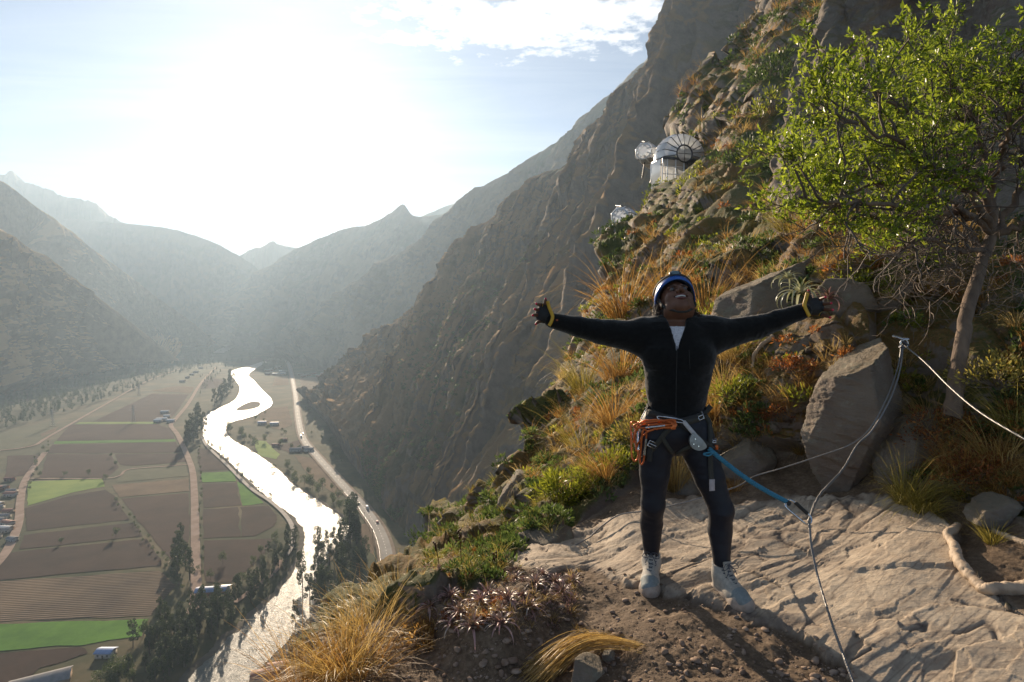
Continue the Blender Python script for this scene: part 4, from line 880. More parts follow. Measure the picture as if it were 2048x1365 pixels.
# ------------------------------------------------------------------ signed distance modelling
class SDF:
    def __init__(s, ax, ay, az):
        s.ax = [np.asarray(a, np.float32) for a in (ax, ay, az)]
        s.D = np.full([len(a) for a in s.ax], .2, np.float32)
    def block(s, lo, hi):
        sl = tuple(slice(max(0, np.searchsorted(a, l) - 1), min(len(a), np.searchsorted(a, h) + 1)) for a, l, h in zip(s.ax, lo, hi))
        X, Y, Z = np.meshgrid(*[a[q] for a, q in zip(s.ax, sl)], indexing='ij'); return sl, np.stack([X, Y, Z], -1)
    def _op(s, sl, d, k, op):
        D = s.D[sl]
        if op == 'add':
            h = np.clip(.5 + .5 * (D - d) / k, 0, 1); s.D[sl] = D * (1 - h) + d * h - k * h * (1 - h)
        elif op == 'sub':
            d = -d; h = np.clip(.5 - .5 * (D - d) / k, 0, 1); s.D[sl] = D * (1 - h) + d * h + k * h * (1 - h)
    def cone(s, a, b, ra, rb, k=.02, op='add', sc=(1, 1, 1), fr=None):
        a = np.asarray(a, float); b = np.asarray(b, float); m = max(ra, rb) * max(sc) + k + .03
        sl, q = s.block(np.minimum(a, b) - m, np.maximum(a, b) + m)
        if q.size == 0: return s
        sc_ = np.asarray(sc, np.float32); pa = (q - a) ; ba = (b - a)
        if fr is not None: pa = pa @ np.asarray(fr, np.float32).T; ba = np.asarray(fr) @ ba
        pa = pa / sc_; ba = ba / sc_
        h = np.clip((pa @ ba.astype(np.float32)) / (ba @ ba + 1e-12), 0, 1)
        d = (np.linalg.norm(pa - ba.astype(np.float32) * h[..., None], axis=-1) - (ra + (rb - ra) * h)) * sc_.min()
        s._op(sl, d.astype(np.float32), k, op); return s
    def ell(s, c, r, k=.02, op='add', fr=None):
        c = np.asarray(c, float); r = np.asarray(r, float); m = r.max() + k + .03
        sl, q = s.block(c - m, c + m)
        if q.size == 0: return s
        p = q - c
        if fr is not None: p = p @ np.asarray(fr, np.float32).T
        k0 = np.linalg.norm(p / r, axis=-1); k1 = np.linalg.norm(p / (r * r), axis=-1)
        d = np.where(k1 > 1e-6, k0 * (k0 - 1) / np.maximum(k1, 1e-6), -r.min()); s._op(sl, d.astype(np.float32), k, op); return s
    def plane(s, p0, n, k=.004):
        """cut away the side the normal points to"""
        n = np.asarray(n, float); n /= np.linalg.norm(n); X, Y, Z = np.meshgrid(*s.ax, indexing='ij', sparse=True)
        d = (X - p0[0]) * n[0] + (Y - p0[1]) * n[1] + (Z - p0[2]) * n[2]; s.D = np.maximum(s.D, d.astype(np.float32)); return s
    def mesh(s):
        D = s.D; ax = s.ax; ins = D < 0; sh = D.shape
        cs = [n - 1 for n in sh]; acc = np.zeros((*cs, 3), np.float32); cnt = np.zeros(cs, np.float32)
        G3 = np.meshgrid(*[np.arange(n, dtype=np.float32) for n in sh], indexing='ij', sparse=True)
        for d in range(3):
            a = [slice(None)] * 3; b = [slice(None)] * 3; a[d] = slice(0, -1); b[d] = slice(1, None)
            cr = ins[tuple(a)] != ins[tuple(b)]; idx = np.argwhere(cr)
            if not len(idx): continue
            va = D[tuple(a)][cr]; vb = D[tuple(b)][cr]; t = va / (va - vb); pos = idx.astype(np.float32); pos[:, d] += t
            o = [e for e in range(3) if e != d]
            for i in (0, 1):
                for j in (0, 1):
                    c = idx.copy(); c[:, o[0]] -= i; c[:, o[1]] -= j
                    ok = (c >= 0).all(1) & (c[:, 0] < cs[0]) & (c[:, 1] < cs[1]) & (c[:, 2] < cs[2]); c = c[ok]
                    np.add.at(acc, (c[:, 0], c[:, 1], c[:, 2]), pos[ok]); np.add.at(cnt, (c[:, 0], c[:, 1], c[:, 2]), 1)
        m = cnt > 0; vid = np.full(cs, -1, np.int64); vid[m] = np.arange(m.sum()); v = acc[m] / cnt[m][:, None]
        V = np.stack([np.interp(v[:, d], np.arange(sh[d]), ax[d]) for d in range(3)], -1); Fs = []
        for d in range(3):
            o = [e for e in range(3) if e != d]; a = [slice(None)] * 3; b = [slice(None)] * 3; a[d] = slice(0, -1); b[d] = slice(1, None)
            cr = ins[tuple(a)] != ins[tuple(b)]; idx = np.argwhere(cr); idx = idx[(idx[:, o[0]] > 0) & (idx[:, o[1]] > 0) & (idx[:, o[0]] < sh[o[0]] - 1) & (idx[:, o[1]] < sh[o[1]] - 1)]
            q = []
            for i, j in ((0, 0), (1, 0), (1, 1), (0, 1)):
                c = idx.copy(); c[:, o[0]] -= i; c[:, o[1]] -= j; q.append(vid[c[:, 0], c[:, 1], c[:, 2]])
            q = np.stack(q, -1); flip = ins[idx[:, 0], idx[:, 1], idx[:, 2]] ^ (d == 1); q[flip] = q[flip][:, ::-1]; Fs.append(q)
        F = np.vstack(Fs); F = F[(F >= 0).all(1)]
        for _ in range(1): V = relax(V, F, .5)
        return V, F[:, ::-1]
def relax(V, F, f):
    acc = np.zeros_like(V); c = np.zeros(len(V))
    for a in range(4):
        b = (a + 1) % 4; np.add.at(acc, F[:, a], V[F[:, b]]); np.add.at(acc, F[:, b], V[F[:, a]]); np.add.at(c, F[:, a], 1); np.add.at(c, F[:, b], 1)
    return V * (1 - f) + f * acc / np.maximum(c, 1)[:, None]
def vnormals(V, F):
    n = np.cross(V[F[:, 2]] - V[F[:, 0]], V[F[:, 3]] - V[F[:, 1]]); out = np.zeros_like(V)
    for a in range(4): np.add.at(out, F[:, a], n)
    return out / (np.linalg.norm(out, axis=1)[:, None] + 1e-12)
def axis(segs):
    """segs: (start, stop, step) pieces"""
    o = []
    for a, b, s in segs: o.append(np.arange(a, b, s))
    return np.concatenate(o)

# ------------------------------------------------------------------ the person
M_skin = simple('skin', (.150, .066, .038), (.115, .050, .028), 30, .52, spec=.35, bmp=.15, bscale=300, bdist=.001)
M_jack = simple('black_fleece', (.0075, .0072, .0070), (.012, .0115, .011), 60, .95, spec=.12, bmp=.8, bscale=500, bdist=.003, sheen=.28)
M_legg = simple('navy_leggings', (.007, .008, .014), (.010, .011, .018), 30, .6, spec=.35, bmp=.25, bscale=500, bdist=.001, sheen=.05)
M_white = simple('white_knit', (.72, .70, .72), (.42, .40, .44), 160, .9, bmp=1.0, bscale=200, bdist=.004)
M_glove = simple('black_glove', (.012, .012, .013), None, 80, .6, bmp=.4, bscale=300)
M_yel = simple('yellow_leather', (.62, .36, .02), (.5, .27, .015), 60, .5)
M_nail = simple('red_nail', (.65, .02, .06), None, 10, .2)
M_helm = simple('helmet_shell', (.014, .018, .030), None, 8, .3)
M_blue = simple('blue_band', (.02, .11, .40), (.015, .08, .32), 10, .35)
M_strapb = simple('black_webbing', (.018, .017, .016), (.028, .026, .022), 200, .8, bmp=.6, bscale=600, bdist=.002)
M_strapo = simple('olive_webbing', (.045, .042, .032), (.03, .028, .022), 200, .8, bmp=.6, bscale=600, bdist=.002)
M_lens = simple('lamp_lens', (.15, .22, .24), None, 5, .1, .3)
M_hair = simple('curly_hair', (.020, .011, .008), (.06, .028, .014), 40, .45, spec=.5)
M_teeth = simple('teeth', (.75, .72, .66), None, 5, .3)
M_eyew = simple('eye_white', (.12, .10, .09), None, 5, .3); M_eyed = simple('iris', (.015, .008, .005), None, 5, .1)
M_lip = simple('lip', (.16, .045, .04), None, 20, .35)
M_orange = simple('orange_anodised', (.62, .16, .04), (.48, .11, .03), 30, .3, .6)
M_silver = simple('brushed_steel', (.62, .62, .63), (.4, .4, .42), 60, .25, 1.0)
M_plate = simple('grey_plate', (.22, .22, .22), (.17, .17, .17), 50, .35, .6)
M_bup = simple('boot_upper', (.46, .41, .34), (.30, .29, .26), 60, .8, bmp=.5, bscale=300, bdist=.002)
M_bblue = simple('boot_toe', (.24, .27, .26), (.17, .20, .20), 60, .7, bmp=.4, bscale=300, bdist=.002)
M_sole = simple('boot_sole', (.42, .34, .27), (.30, .24, .19), 50, .75)
M_lace = simple('boot_lace', (.03, .035, .05), (.12, .13, .15), 400, .8)

pt = lambda x, y, Y: P(x, y, Y)
# joints from the photograph
shL, elL, wrL = pt(1278, 671, 2.86), pt(1192, 662, 2.84), pt(1109, 643, 2.80)
shR, elR, wrR = pt(1432, 668, 2.86), pt(1516, 654, 2.85), pt(1602, 624, 2.82)
chest, belly, pelvis = pt(1356, 700, 2.86), pt(1354, 790, 2.84), pt(1350, 862, 2.83)
neck = pt(1352, 645, 2.88); HC = pt(1352, 603, 2.865)
hipL, hipR = pt(1312, 872, 2.83), pt(1388, 872, 2.83)
knL, anL = pt(1306, 1008, 2.83), pt(1303, 1116, 2.93)
knR, anR = pt(1443, 1022, 2.76), pt(1444, 1138, 2.74)
fL, fR = near_at(1298, 1178)[0], near_at(1460, 1205)[0]
TL = R(47); hf = np.array([-.06, -math.cos(TL), math.sin(TL)]); hf /= np.linalg.norm(hf)
hr = np.array([1, -.03, .05]); hr -= hf * (hr @ hf); hr /= np.linalg.norm(hr); hu = np.cross(hf, hr); HF = np.stack([hr, hf, hu])   # head frame rows: right, forward, up
hd = lambda a, b, c: HC + hr * a + hf * b + hu * c
xh0, xh1 = HC[0] - .12, HC[0] + .12
def mk_axes(extra=0):
    ax = axis([(.02, wrL[0] + .02, .0026), (wrL[0] + .02, xh0, .008), (xh0, xh1, .0026), (xh1, wrR[0] - .02, .008), (wrR[0] - .02, 1.68, .0026)])
    ay = np.arange(2.44, 3.08, .0038); az = axis([(-1.5, neck[2] - .06, .008), (neck[2] - .06, .22, .0026)])
    return ax, ay, az
def hand(side, wr, tips, thumb, sdf=None, off=0.0, part='all'):
    """five fingers in the palm plane; returns the chains"""
    chains = []
    w0 = wr; kn = []
    for (bx, by, tx, ty) in tips:
        b_ = pt(bx, by, wr[1] - .01); t_ = pt(tx, ty, wr[1] - .045); m_ = (b_ + t_) / 2 + np.array([0, .004, 0]); chains.append((b_, m_, t_))
    return chains
YL, YR = wrL[1], wrR[1]
TIPL = [(1085, 612, 1073, 608), (1081, 621, 1070, 619), (1080, 630, 1066, 631), (1083, 640, 1072, 648)]
TIPR = [(1637, 602, 1650, 595), (1641, 610, 1661, 607), (1642, 618, 1664, 620), (1638, 626, 1659, 635)]
def finger_chain(bx, by, tx, ty, Y, sgn):
    a = pt(bx, by, Y - .005); t = pt(tx, ty, Y - .060); k1 = a * .55 + t * .45 + np.array([0, .012, 0]) ; k1 = k1; 
    return [a, a * .6 + t * .4 + np.array([0, .010, 0]), a * .25 + t * .75 + np.array([0, .006, 0]), t]
FL = [finger_chain(*c, YL, -1) for c in TIPL]; FRt = [finger_chain(*c, YR, 1) for c in TIPR]
THL = [pt(1098, 628, YL), pt(1093, 615, YL - .015), pt(1091, 607, YL - .022), pt(1091, 600, YL - .026)]
THR = [pt(1615, 608, YR), pt(1618, 597, YR - .012), pt(1618, 589, YR - .018), pt(1617, 583, YR - .022)]
pcL, pcR = pt(1090, 629, YL - .008), pt(1628, 613, YR - .008)
def limbs(s, off, legs=True, arms=True, torso=True, k=.03):
    if torso:
        s.ell(chest + [0, .0, .0], (.168 + off, .112 + off, .17 + off), k); s.ell(pt(1356, 745, 2.85), (.148 + off, .108 + off, .16 + off), .05)
        s.ell(belly, (.132 + off, .105 + off, .14 + off), .05); s.ell(pelvis + [0, .01, .01], (.170 + off, .122 + off, .13 + off), .05)
        s.ell(pt(1318, 712, 2.80), (.075 + off, .062 + off, .068 + off), .04); s.ell(pt(1392, 712, 2.80), (.075 + off, .062 + off, .068 + off), .04)   # bust
        s.cone(shL + [.02, 0, .005], shR + [-.02, 0, .005], .060 + off, .060 + off, .05)
        s.cone(neck + [-.005, .01, -.03], shL + [.03, .01, .02], .045 + off, .05 + off, .05); s.cone(neck + [.005, .01, -.03], shR + [-.03, .01, .02], .045 + off, .05 + off, .05)
    if arms:
        for sh, el, wr in ((shL, elL, wrL), (shR, elR, wrR)):
            s.cone(sh, el, .056 + off, .043 + off, .04); s.cone(el, el * .55 + wr * .45, .043 + off, .037 + off, .015); s.cone(el * .55 + wr * .45, wr, .037 + off, .026 + off, .01)
    if legs:
        for hp, kn, an in ((hipL, knL, anL), (hipR, knR, anR)):
            s.cone(hp, hp * .45 + kn * .55, .090 + off, .065 + off, .012); s.cone(hp * .45 + kn * .55, kn, .065 + off, .050 + off, .018)
            calf = kn * .62 + an * .38 + np.array([0, .022, 0])
            s.cone(kn, calf, .050 + off, .050 + off, .022); s.cone(calf, an, .051 + off, .030 + off, .010)
s = SDF(*mk_axes()); limbs(s, 0.0)
s.cone(neck + [0, .015, -.05], HC + hf * -.015 + hu * -.04, .060, .052, .03)
# head
s.ell(hd(0, -.012, .022), (.072, .094, .100), .02, fr=HF); s.ell(hd(0, .022, -.045), (.066, .068, .078), .02, fr=HF)
s.ell(hd(0, .060, -.098), (.030, .024, .022), .03, fr=HF)
for q in (-1, 1):
    s.ell(hd(q * .038, .056, -.034), (.027, .026, .026), .02, fr=HF); s.ell(hd(q * .05, .0, -.075), (.022, .04, .026), .03, fr=HF)
    s.ell(hd(q * .030, .092, .000), (.018, .012, .011), .010, 'sub', fr=HF)
    s.cone(hd(q * .014, .089, .020), hd(q * .045, .074, .018), .007, .006, .012)           # brow
    s.ell(hd(q * .078, -.006, -.012), (.010, .020, .030), .008, fr=HF)                     # ear
s.cone(hd(0, .086, .008), hd(0, .109, -.030), .008, .0125, .012)
for q in (-1, 1): s.ell(hd(q * .014, .100, -.036), (.0095, .011, .009), .006, fr=HF)
for q in (-1, 1): s.ell(hd(q * .0085, .106, -.045), (.0045, .006, .005), .002, 'sub', fr=HF)
for i in range(-4, 5):                                                                     # open smile, corners up
    u = i / 4; s.ell(hd(u * .028, .090 - .018 * u * u, -.066 + .012 * u * u), (.008, .014, .0085 * (1 - .55 * u * u)), .003, 'sub', fr=HF)
# hands
for pc, wr, fc, th, sg in ((pcL, wrL, FL, THL, -1), (pcR, wrR, FRt, THR, 1)):
    s.cone(wr, pc, .024, .030, .02, sc=(1, .62, 1)); s.ell(pc + [sg * .008, 0, 0], (.036, .016, .040), .015)
    for ch in fc:
        rr = (.0092, .0085, .0078, .0062)
        s.cone(pc * .35 + ch[0] * .65, ch[0], .011, .0098, .008)
        for i in range(3): s.cone(ch[i], ch[i + 1], rr[i], rr[i + 1], .002)
    for i in range(3): s.cone(th[i], th[i + 1], (.014, .0105, .009, .0075)[i], (.0105, .009, .0075, .007)[i], .006)
# feet
def footdir(a): return np.array([math.sin(a), -math.cos(a), 0])
bL, bR = footdir(R(-17)), footdir(R(16))
for an, f, b in ((anL, fL, bL), (anR, fR, bR)):
    hb = an - b * .01; s.cone(an, hb * [1, 1, 0] + [0, 0, f[2] + .06], .032, .036, .01); s.cone(hb * [1, 1, 0] + [0, 0, f[2] + .055], hb * [1, 1, 0] + b * .15 + [0, 0, f[2] + .045], .036, .030, .02)
V, F = s.mesh()
body = obj('person', V - pelvis, F, M_skin, None, True, loc=pelvis); person = body
tag(person, 'woman in black fleece and blue helmet, arms flung wide, face turned up', 'person')
def part(name, V, F, mat, parent=None, attrs=None, smooth=True, label=None):
    pa = parent or person; off = pelvis
    o = obj(name, np.asarray(V) - off, F, mat, pa, smooth, attrs)
    if label: o['label'] = label
    return o
def mbpart(mb, name, mat, parent=None, smooth=True): 
    o = mb.build(name, mat, parent or person, smooth); o.data.transform(Matrix.Translation(-Vector(pelvis))); return o
# jacket
jx = axis([(.10, 1.62, .0062)]); jz = axis([(belly[2] - .18, neck[2] - .02, .0062), (neck[2] - .02, .12, .004)])
j = SDF(jx, np.arange(2.62, 3.08, .0062), jz); limbs(j, .012, legs=False)
for sh, el, wr, sg in ((shL, elL, wrL, -1), (shR, elR, wrR, 1)):
    j.cone(wr * .9 + el * .1, wr + (wr - el) * .10, .032, .031, .015); j.cone(sh + [0, 0, -.035], el + [-sg * .05, 0, -.018], .055, .040, .05)
# collar: a thick ring open at the front
for i in range(25):
    a = math.pi * (-.5 + (i / 24) * 2) + .0
    if -0.5 * math.pi - .62 < a < -0.5 * math.pi + .62 or a > 1.5 * math.pi - .62: continue
    c = neck + np.array([math.cos(a) * .088, .012 + math.sin(a) * .075, .012 + .018 * math.sin(a)]); j.cone(c + [0, 0, -.05], c + [math.cos(a) * .006, math.sin(a) * .004, .016], .019, .014, .014)
vb = pt(1354, 690, 2.74)
for i in range(9):
    t = i / 8; c = vb * (1 - t) + pt(1353, 640, 2.80) * t; w_ = .002 + .044 * t
    j.ell(c + [0, -.01, 0], (w_ + .002, .085, .035), .006, 'sub')
j.ell(neck + [0, .005, .02], (.062, .066, .10), .01, 'sub')
hc = pt(1355, 838, 2.73)                                   # hem: lower at the front centre
X, Y_, Z = np.meshgrid(*j.ax, indexing='ij', sparse=True)
hem = hc[2] + .9 * np.clip(np.abs(X - hc[0]) - .02, 0, 1) ** 1.6 + .01 * np.sin(X * 40) + (Y_ - 2.74) * .25
j.D = np.maximum(j.D, (hem - Z).astype(np.float32)); j.D[:2] = .1; j.D[-2:] = .1
V, F = j.mesh(); n = vnormals(V, F)
el_d = np.minimum(np.abs(V[:, 0] - elL[0]), np.abs(V[:, 0] - elR[0])); arm = np.clip((np.abs(V[:, 0] - chest[0]) - .17) / .05, 0, 1)
wr_ = fbm(V * [38, 14, 14], 3, 51, .5, ridged=True) * .0035 * arm * np.exp(-el_d / .14) + fbm(V * [9, 9, 16], 4, 53, .55) * .0055 + (1 - arm) * fbm(V * [10, 10, 24], 3, 57, .5, ridged=True) * .0032
flip = np.sign((n * (V - V.mean(0))).sum()); V = V + n * flip * wr_[:, None]
jacket = part('jacket', V, F, M_jack)
# leggings
lg = SDF(np.arange(.60, 1.22, .0062), np.arange(2.52, 3.06, .0062), np.arange(-1.30, belly[2] + .05, .0062)); limbs(lg, .006, arms=False)
lg.plane(anL + [0, 0, .022], (.0, 0, -1)) if False else None
X, Y_, Z = np.meshgrid(*lg.ax, indexing='ij', sparse=True); cut = np.where(X < (anL[0] + anR[0]) / 2, anL[2] + .018, anR[2] + .012)
lg.D = np.maximum(lg.D, (cut - Z).astype(np.float32)); lg.D = np.maximum(lg.D, (Z - (belly[2] + .03)).astype(np.float32))
V, F = lg.mesh(); n = vnormals(V, F); flip = np.sign((n * (V - V.mean(0))).sum())
V = V + n * flip * (fbm(V * [12, 12, 30], 3, 61, .5, ridged=True) * .0022)[:, None]
part('leggings', V, F, M_legg)
# shirt seen in the V of the collar
sh_ = SDF(np.arange(neck[0] - .12, neck[0] + .12, .004), np.arange(2.68, 3.0, .004), np.arange(neck[2] - .20, neck[2] - .012, .004)); limbs(sh_, .004, legs=False, arms=False); sh_.plane((neck[0], 2.80, 0), (0, 1, 0))
part('shirt', *sh_.mesh(), M_white)
zb = MB(); 
from mathutils.bvhtree import BVHTree
dg = bpy.context.evaluated_depsgraph_get()
BV = None
def build_bvh():
    global BV
    vs, fs, k = [], [], 0
    for o in [person] + list(person.children):
        if o.type != 'MESH' or o.name.split('.')[0] not in ('person', 'jacket', 'leggings', 'shirt'): continue
        nv = len(o.data.vertices); a = np.empty(nv * 3, np.float32); o.data.vertices.foreach_get('co', a); vs.append(a.reshape(-1, 3) + pelvis)
        q = np.empty(len(o.data.loops), np.int32); o.data.loops.foreach_get('vertex_index', q); fs.append(q.reshape(-1, 4) + k); k += nv
    BV = BVHTree.FromPolygons([Vector(v) for v in np.vstack(vs)], [tuple(map(int, f)) for f in np.vstack(fs)])
build_bvh()
def front(px, py, off=.004, dy=2.83):
    d = Vector(ray(px, py)); h = BV.ray_cast(Vector((0, 0, 0)), d.normalized())
    if h[0] is None: return P(px, py, dy)
    n = h[1] if h[1].dot(d) < 0 else -h[1]
    return np.array(h[0] + n * off)
def line(pts, n=24, off=.004): 
    p = catmull(np.asarray(pts, float), n); return np.array([front(a, b, off) for a, b in p])
def ribbon(mb, pts, w, t=.0022, nrm=None):
    """flat webbing along pts lying against the body"""
    pts = np.asarray(pts, float); T = np.gradient(pts, axis=0); T /= np.linalg.norm(T, axis=1)[:, None] + 1e-9
    out = np.array([0, -1, .05]) if nrm is None else nrm; out = np.broadcast_to(out, pts.shape)
    S = np.cross(T, out); S /= np.linalg.norm(S, axis=1)[:, None] + 1e-9; O = np.cross(S, T); O *= np.sign((O * out).sum(1))[:, None]
    sec = [(-w / 2, -t / 2), (w / 2, -t / 2), (w / 2, t / 2), (-w / 2, t / 2)]
    V = np.stack([pts + S * a + O * b for a, b in sec], 1).reshape(-1, 3); mb.add(V, grid_faces(len(pts), 4, True))
    mb.add(V[:4], [[0, 1, 2, 3]]); mb.add(V[-4:], [[3, 2, 1, 0]])
zb.tube(line([(1354, 693), (1353, 740), (1352, 790), (1352, 832)], 30, .001), .0022, 5); mbpart(zb, 'zip', M_strapb, jacket)
zb = MB(); zb.tube(line([(1378, 700), (1379, 720), (1380, 738)], 12, .0005), .0016, 5); mbpart(zb, 'pocket_zip', M_strapb, jacket)
# face
for q in (-1, 1):
    p_, F_q = sphere_dirs(16, 12); e = part('eye', hd(q * .030, .0785, .000) + p_ * .0115, F_q[:, ::-1], M_eyew)
    part('iris', hd(q * .030, .0785, .001) + hf * .0052 + hu * .003 + p_ * .0070, F_q[:, ::-1], M_eyed, e)
    b = MB(); b.tube([hd(q * u, .0925 - 1.1 * (u - .02) ** 2 * 8, .009 + .006 * math.sin((u - .014) / .032 * 3.1)) for u in np.linspace(.014, .046, 8)], [.0012, .0022, .0024, .0024, .0022, .002, .0016, .001], 6); mbpart(b, 'eyebrow', M_hair)
t_ = MB(); u = np.linspace(-1, 1, 15); t_.tube([hd(a * .025, .0915 - .018 * a * a, -.0605 + .011 * a * a) for a in u], [.0020] + [.0042] * 13 + [.0020], 8); mbpart(t_, 'teeth', M_teeth)
l_ = MB(); l_.tube([hd(a * .030, .0955 - .024 * a * a, -.0555 + .014 * a * a) for a in u], [.001, .002] + [.0036] * 11 + [.002, .001], 8); l_.tube([hd(a * .030, .0930 - .022 * a * a, -.0780 + .025 * a * a) for a in u], [.001, .002] + [.0044] * 11 + [.002, .001], 8); mbpart(l_, 'lips', M_lip)
p_, F_q = sphere_dirs(12, 8); part('earring', hd(.083, .0, -.045) + p_ * .0045, F_q[:, ::-1], M_silver)
# helmet
hx = SDF(np.arange(HC[0] - .16, HC[0] + .16, .0034), np.arange(2.66, 3.12, .0034), np.arange(HC[2] - .14, HC[2] + .24, .0034))
hx.ell(hd(0, -.014, .040), (.096, .120, .108), .01, fr=HF); hx.ell(hd(0, -.05, .0), (.088, .080, .085), .03, fr=HF)
hx.ell(hd(0, -.008, .015), (.083, .103, .108), .006, 'sub', fr=HF); hx.ell(hd(0, .035, -.06), (.084, .09, .09), .01, 'sub', fr=HF)
cutn = -hu * .92 + hf * .40; hx.plane(hd(0, .085, .046), cutn)
helmet = part('helmet', *hx.mesh(), M_helm)
b = MB(); aa = np.linspace(math.pi * -.08, math.pi * 1.08, 40); 
pts = [hd(math.cos(a) * .0985, -.014 + math.sin(a) * .121, .057 - .030 * (1 - math.sin(max(0, min(math.pi, a)))) - (.012 if math.sin(a) < 0 else 0)) for a in aa]
ribbon(b, pts, .026, .004, np.array([hr * math.cos(a) + hf * math.sin(a) for a in aa])); mbpart(b, 'blue_band', M_blue, helmet)
for k, (uu, ff_) in enumerate(((.105, .055), (.12, .01), (.105, -.05))):
    b = MB(); b.tube([hd(x, ff_, uu + .028 - 3.0 * x * x - .004) for x in np.linspace(-.06, .06, 9)], .005, 6); mbpart(b, 'helmet_ridge', M_helm, helmet)
lamp = MB(); lc = hd(0, .098, .090); p_, F_q = sphere_dirs(28, 18); lamp.add(lc + (np.sign(p_) * np.abs(p_) ** .7 * [.030, .017, .019]) @ HF, F_q[:, ::-1]); lm = mbpart(lamp, 'headlamp', M_helm, helmet)
b = MB(); b.add(lc + hf * .010 + (np.sign(p_) * np.abs(p_) ** .8 * [.022, .010, .013]) @ HF, F_q[:, ::-1]); mbpart(b, 'lamp_lens', M_lens, helmet)
b = MB(); ribbon(b, [hd(math.cos(a) * .101, -.014 + math.sin(a) * .123, .079 - .012 * (1 - math.sin(a))) for a in np.linspace(0.0, math.pi, 30)], .013, .003, np.array([hr * math.cos(a) + hf * math.sin(a) for a in np.linspace(0, math.pi, 30)])); mbpart(b, 'lamp_strap', M_strapb, helmet)
b = MB(); cs = [hd(-.086, .01, .0), hd(-.080, .02, -.05), hd(-.060, .035, -.088), hd(-.02, .046, -.122), hd(.02, .046, -.122), hd(.060, .035, -.088), hd(.080, .02, -.05), hd(.086, .01, .0)]
cs = catmull(cs, 34); ctr = hd(0, -.01, -.06); ribbon(b, cs, .015, .003, (cs - ctr)); mbpart(b, 'chin_strap', M_strapb, helmet)
for q in (-1, 1):
    b = MB(); b.box(hd(q * .080, .018, -.048), (.012, .014, .02), HF.T); mbpart(b, 'strap_buckle', M_strapb, helmet)
    b = MB(); ribbon(b, [hd(q * .080, .02, -.045), hd(q * .090, -.03, -.01), hd(q * .092, -.06, .02)], .012, .003, hr * q); mbpart(b, 'side_strap', M_strapb, helmet)
# hair: curls hanging behind the jaw on both sides
b = MB(); hr_ = np.random.default_rng(5)
for i in range(150):
    sd2 = -1 if i < 55 else 1
    base = hd(sd2 * (.092 + hr_.normal(0, .005)), -.02 + hr_.normal(0, .018), -.01 + hr_.normal(0, .022)) if sd2 < 0 else hd(.076 + hr_.normal(0, .008), -.035 + hr_.normal(0, .02), -.05 + hr_.normal(0, .02))
    L = hr_.uniform(.06, .10) if sd2 < 0 else hr_.uniform(.06, .13); t = np.linspace(0, 1, 26)
    end = base + (np.array([-.012, .01, -L]) if sd2 < 0 else np.array([hr_.uniform(.0, .085), .015, -L * .75])); pth = base + (end - base) * t[:, None]
    ph = hr_.uniform(0, 6.28); rr = .0055; nt_ = hr_.uniform(3.5, 6)
    pth += np.stack([np.cos(ph + t * 6.28 * nt_) * rr, np.sin(ph + t * 6.28 * nt_) * rr, 0 * t], -1); b.tube(pth, .0012, 4, False)
hairm = leafy('hair_strands', [(0, (.03, .014, .008)), (1, (.16, .06, .025))], .25, .4, .5); mbpart(b, 'hair', M_hair)
p_, F_q = sphere_dirs(30, 20); hb_ = p_ * [.088, .075, .075]; hb_ = hb_ * (1 + .08 * vn(hb_ * 60))[:, None]; part('hair_bun', hd(0, -.055, -.035) + hb_, F_q[:, ::-1], M_hair)
# gloves: fingerless, with yellow wrist band
for pc, wr, fc, th, sg in ((pcL, wrL, FL, THL, -1), (pcR, wrR, FRt, THR, 1)):
    g = SDF(np.arange(pc[0] - .10, pc[0] + .10, .0026), np.arange(pc[1] - .09, pc[1] + .06, .0026), np.arange(pc[2] - .10, pc[2] + .10, .0026)); o4 = .0028
    g.cone(wr * .6 + pc * .4, pc, .026 + o4, .030 + o4, .02, sc=(1, .62, 1)); g.ell(pc + [sg * .008, 0, 0], (.036 + o4, .016 + o4, .040 + o4), .015)
    for ch in fc:
        g.cone(pc * .35 + ch[0] * .65, ch[0], .011 + o4, .0098 + o4, .006); g.cone(ch[0], ch[0] * .35 + ch[1] * .65, .0092 + o4, .0088 + o4, .002)
    g.cone(th[0], th[1], .014 + o4, .0105 + o4, .006); g.cone(th[1], th[1] * .5 + th[2] * .5, .0105 + o4, .010 + o4, .003)
    gl = part('glove', *g.mesh(), M_glove)
    b = MB(); top = (THL if sg < 0 else THR)[1]; mid = wr * .55 + pc * .45 + [0, -.022, 0]; bot = wr * .5 + pc * .5 + [sg * .006, -.012, -.036]
    yc = catmull([P(x, y, wr[1] - .040) for x, y in (((1095, 603), (1099, 617), (1105, 632), (1103, 643), (1098, 652)) if sg < 0 else ((1615, 586), (1612, 598), (1609, 610), (1613, 622), (1619, 633)))], 20); ribbon(b, yc, .016, .006, np.array([0, -1, 0.])); 
    ang = np.linspace(0, 2 * math.pi, 26); cc = wr * .62 + pc * .38; ribbon(b, [cc + np.array([0, math.cos(a) * .021, math.sin(a) * .031]) for a in ang], .016, .003, np.array([[0, math.cos(a), math.sin(a)] for a in ang])); mbpart(b, 'yellow_band', M_yel, gl)
    b = MB()
    for ch in fc:
        c = ch[0] * .35 + ch[1] * .65; dr = (ch[1] - ch[0]); dr /= np.linalg.norm(dr); b.tube([c - dr * .002, c + dr * .0015], .0128, 10, False)
    mbpart(b, 'finger_hem', M_yel, gl)
    for ch in fc + [th]:
        dr = ch[3] - ch[2]; dr /= np.linalg.norm(dr); p8, F8 = sphere_dirs(10, 8); b = MB(); b.add(ch[3] + dr * .0045 + p8 * .0058, F8[:, ::-1]); mbpart(b, 'nail', M_nail)
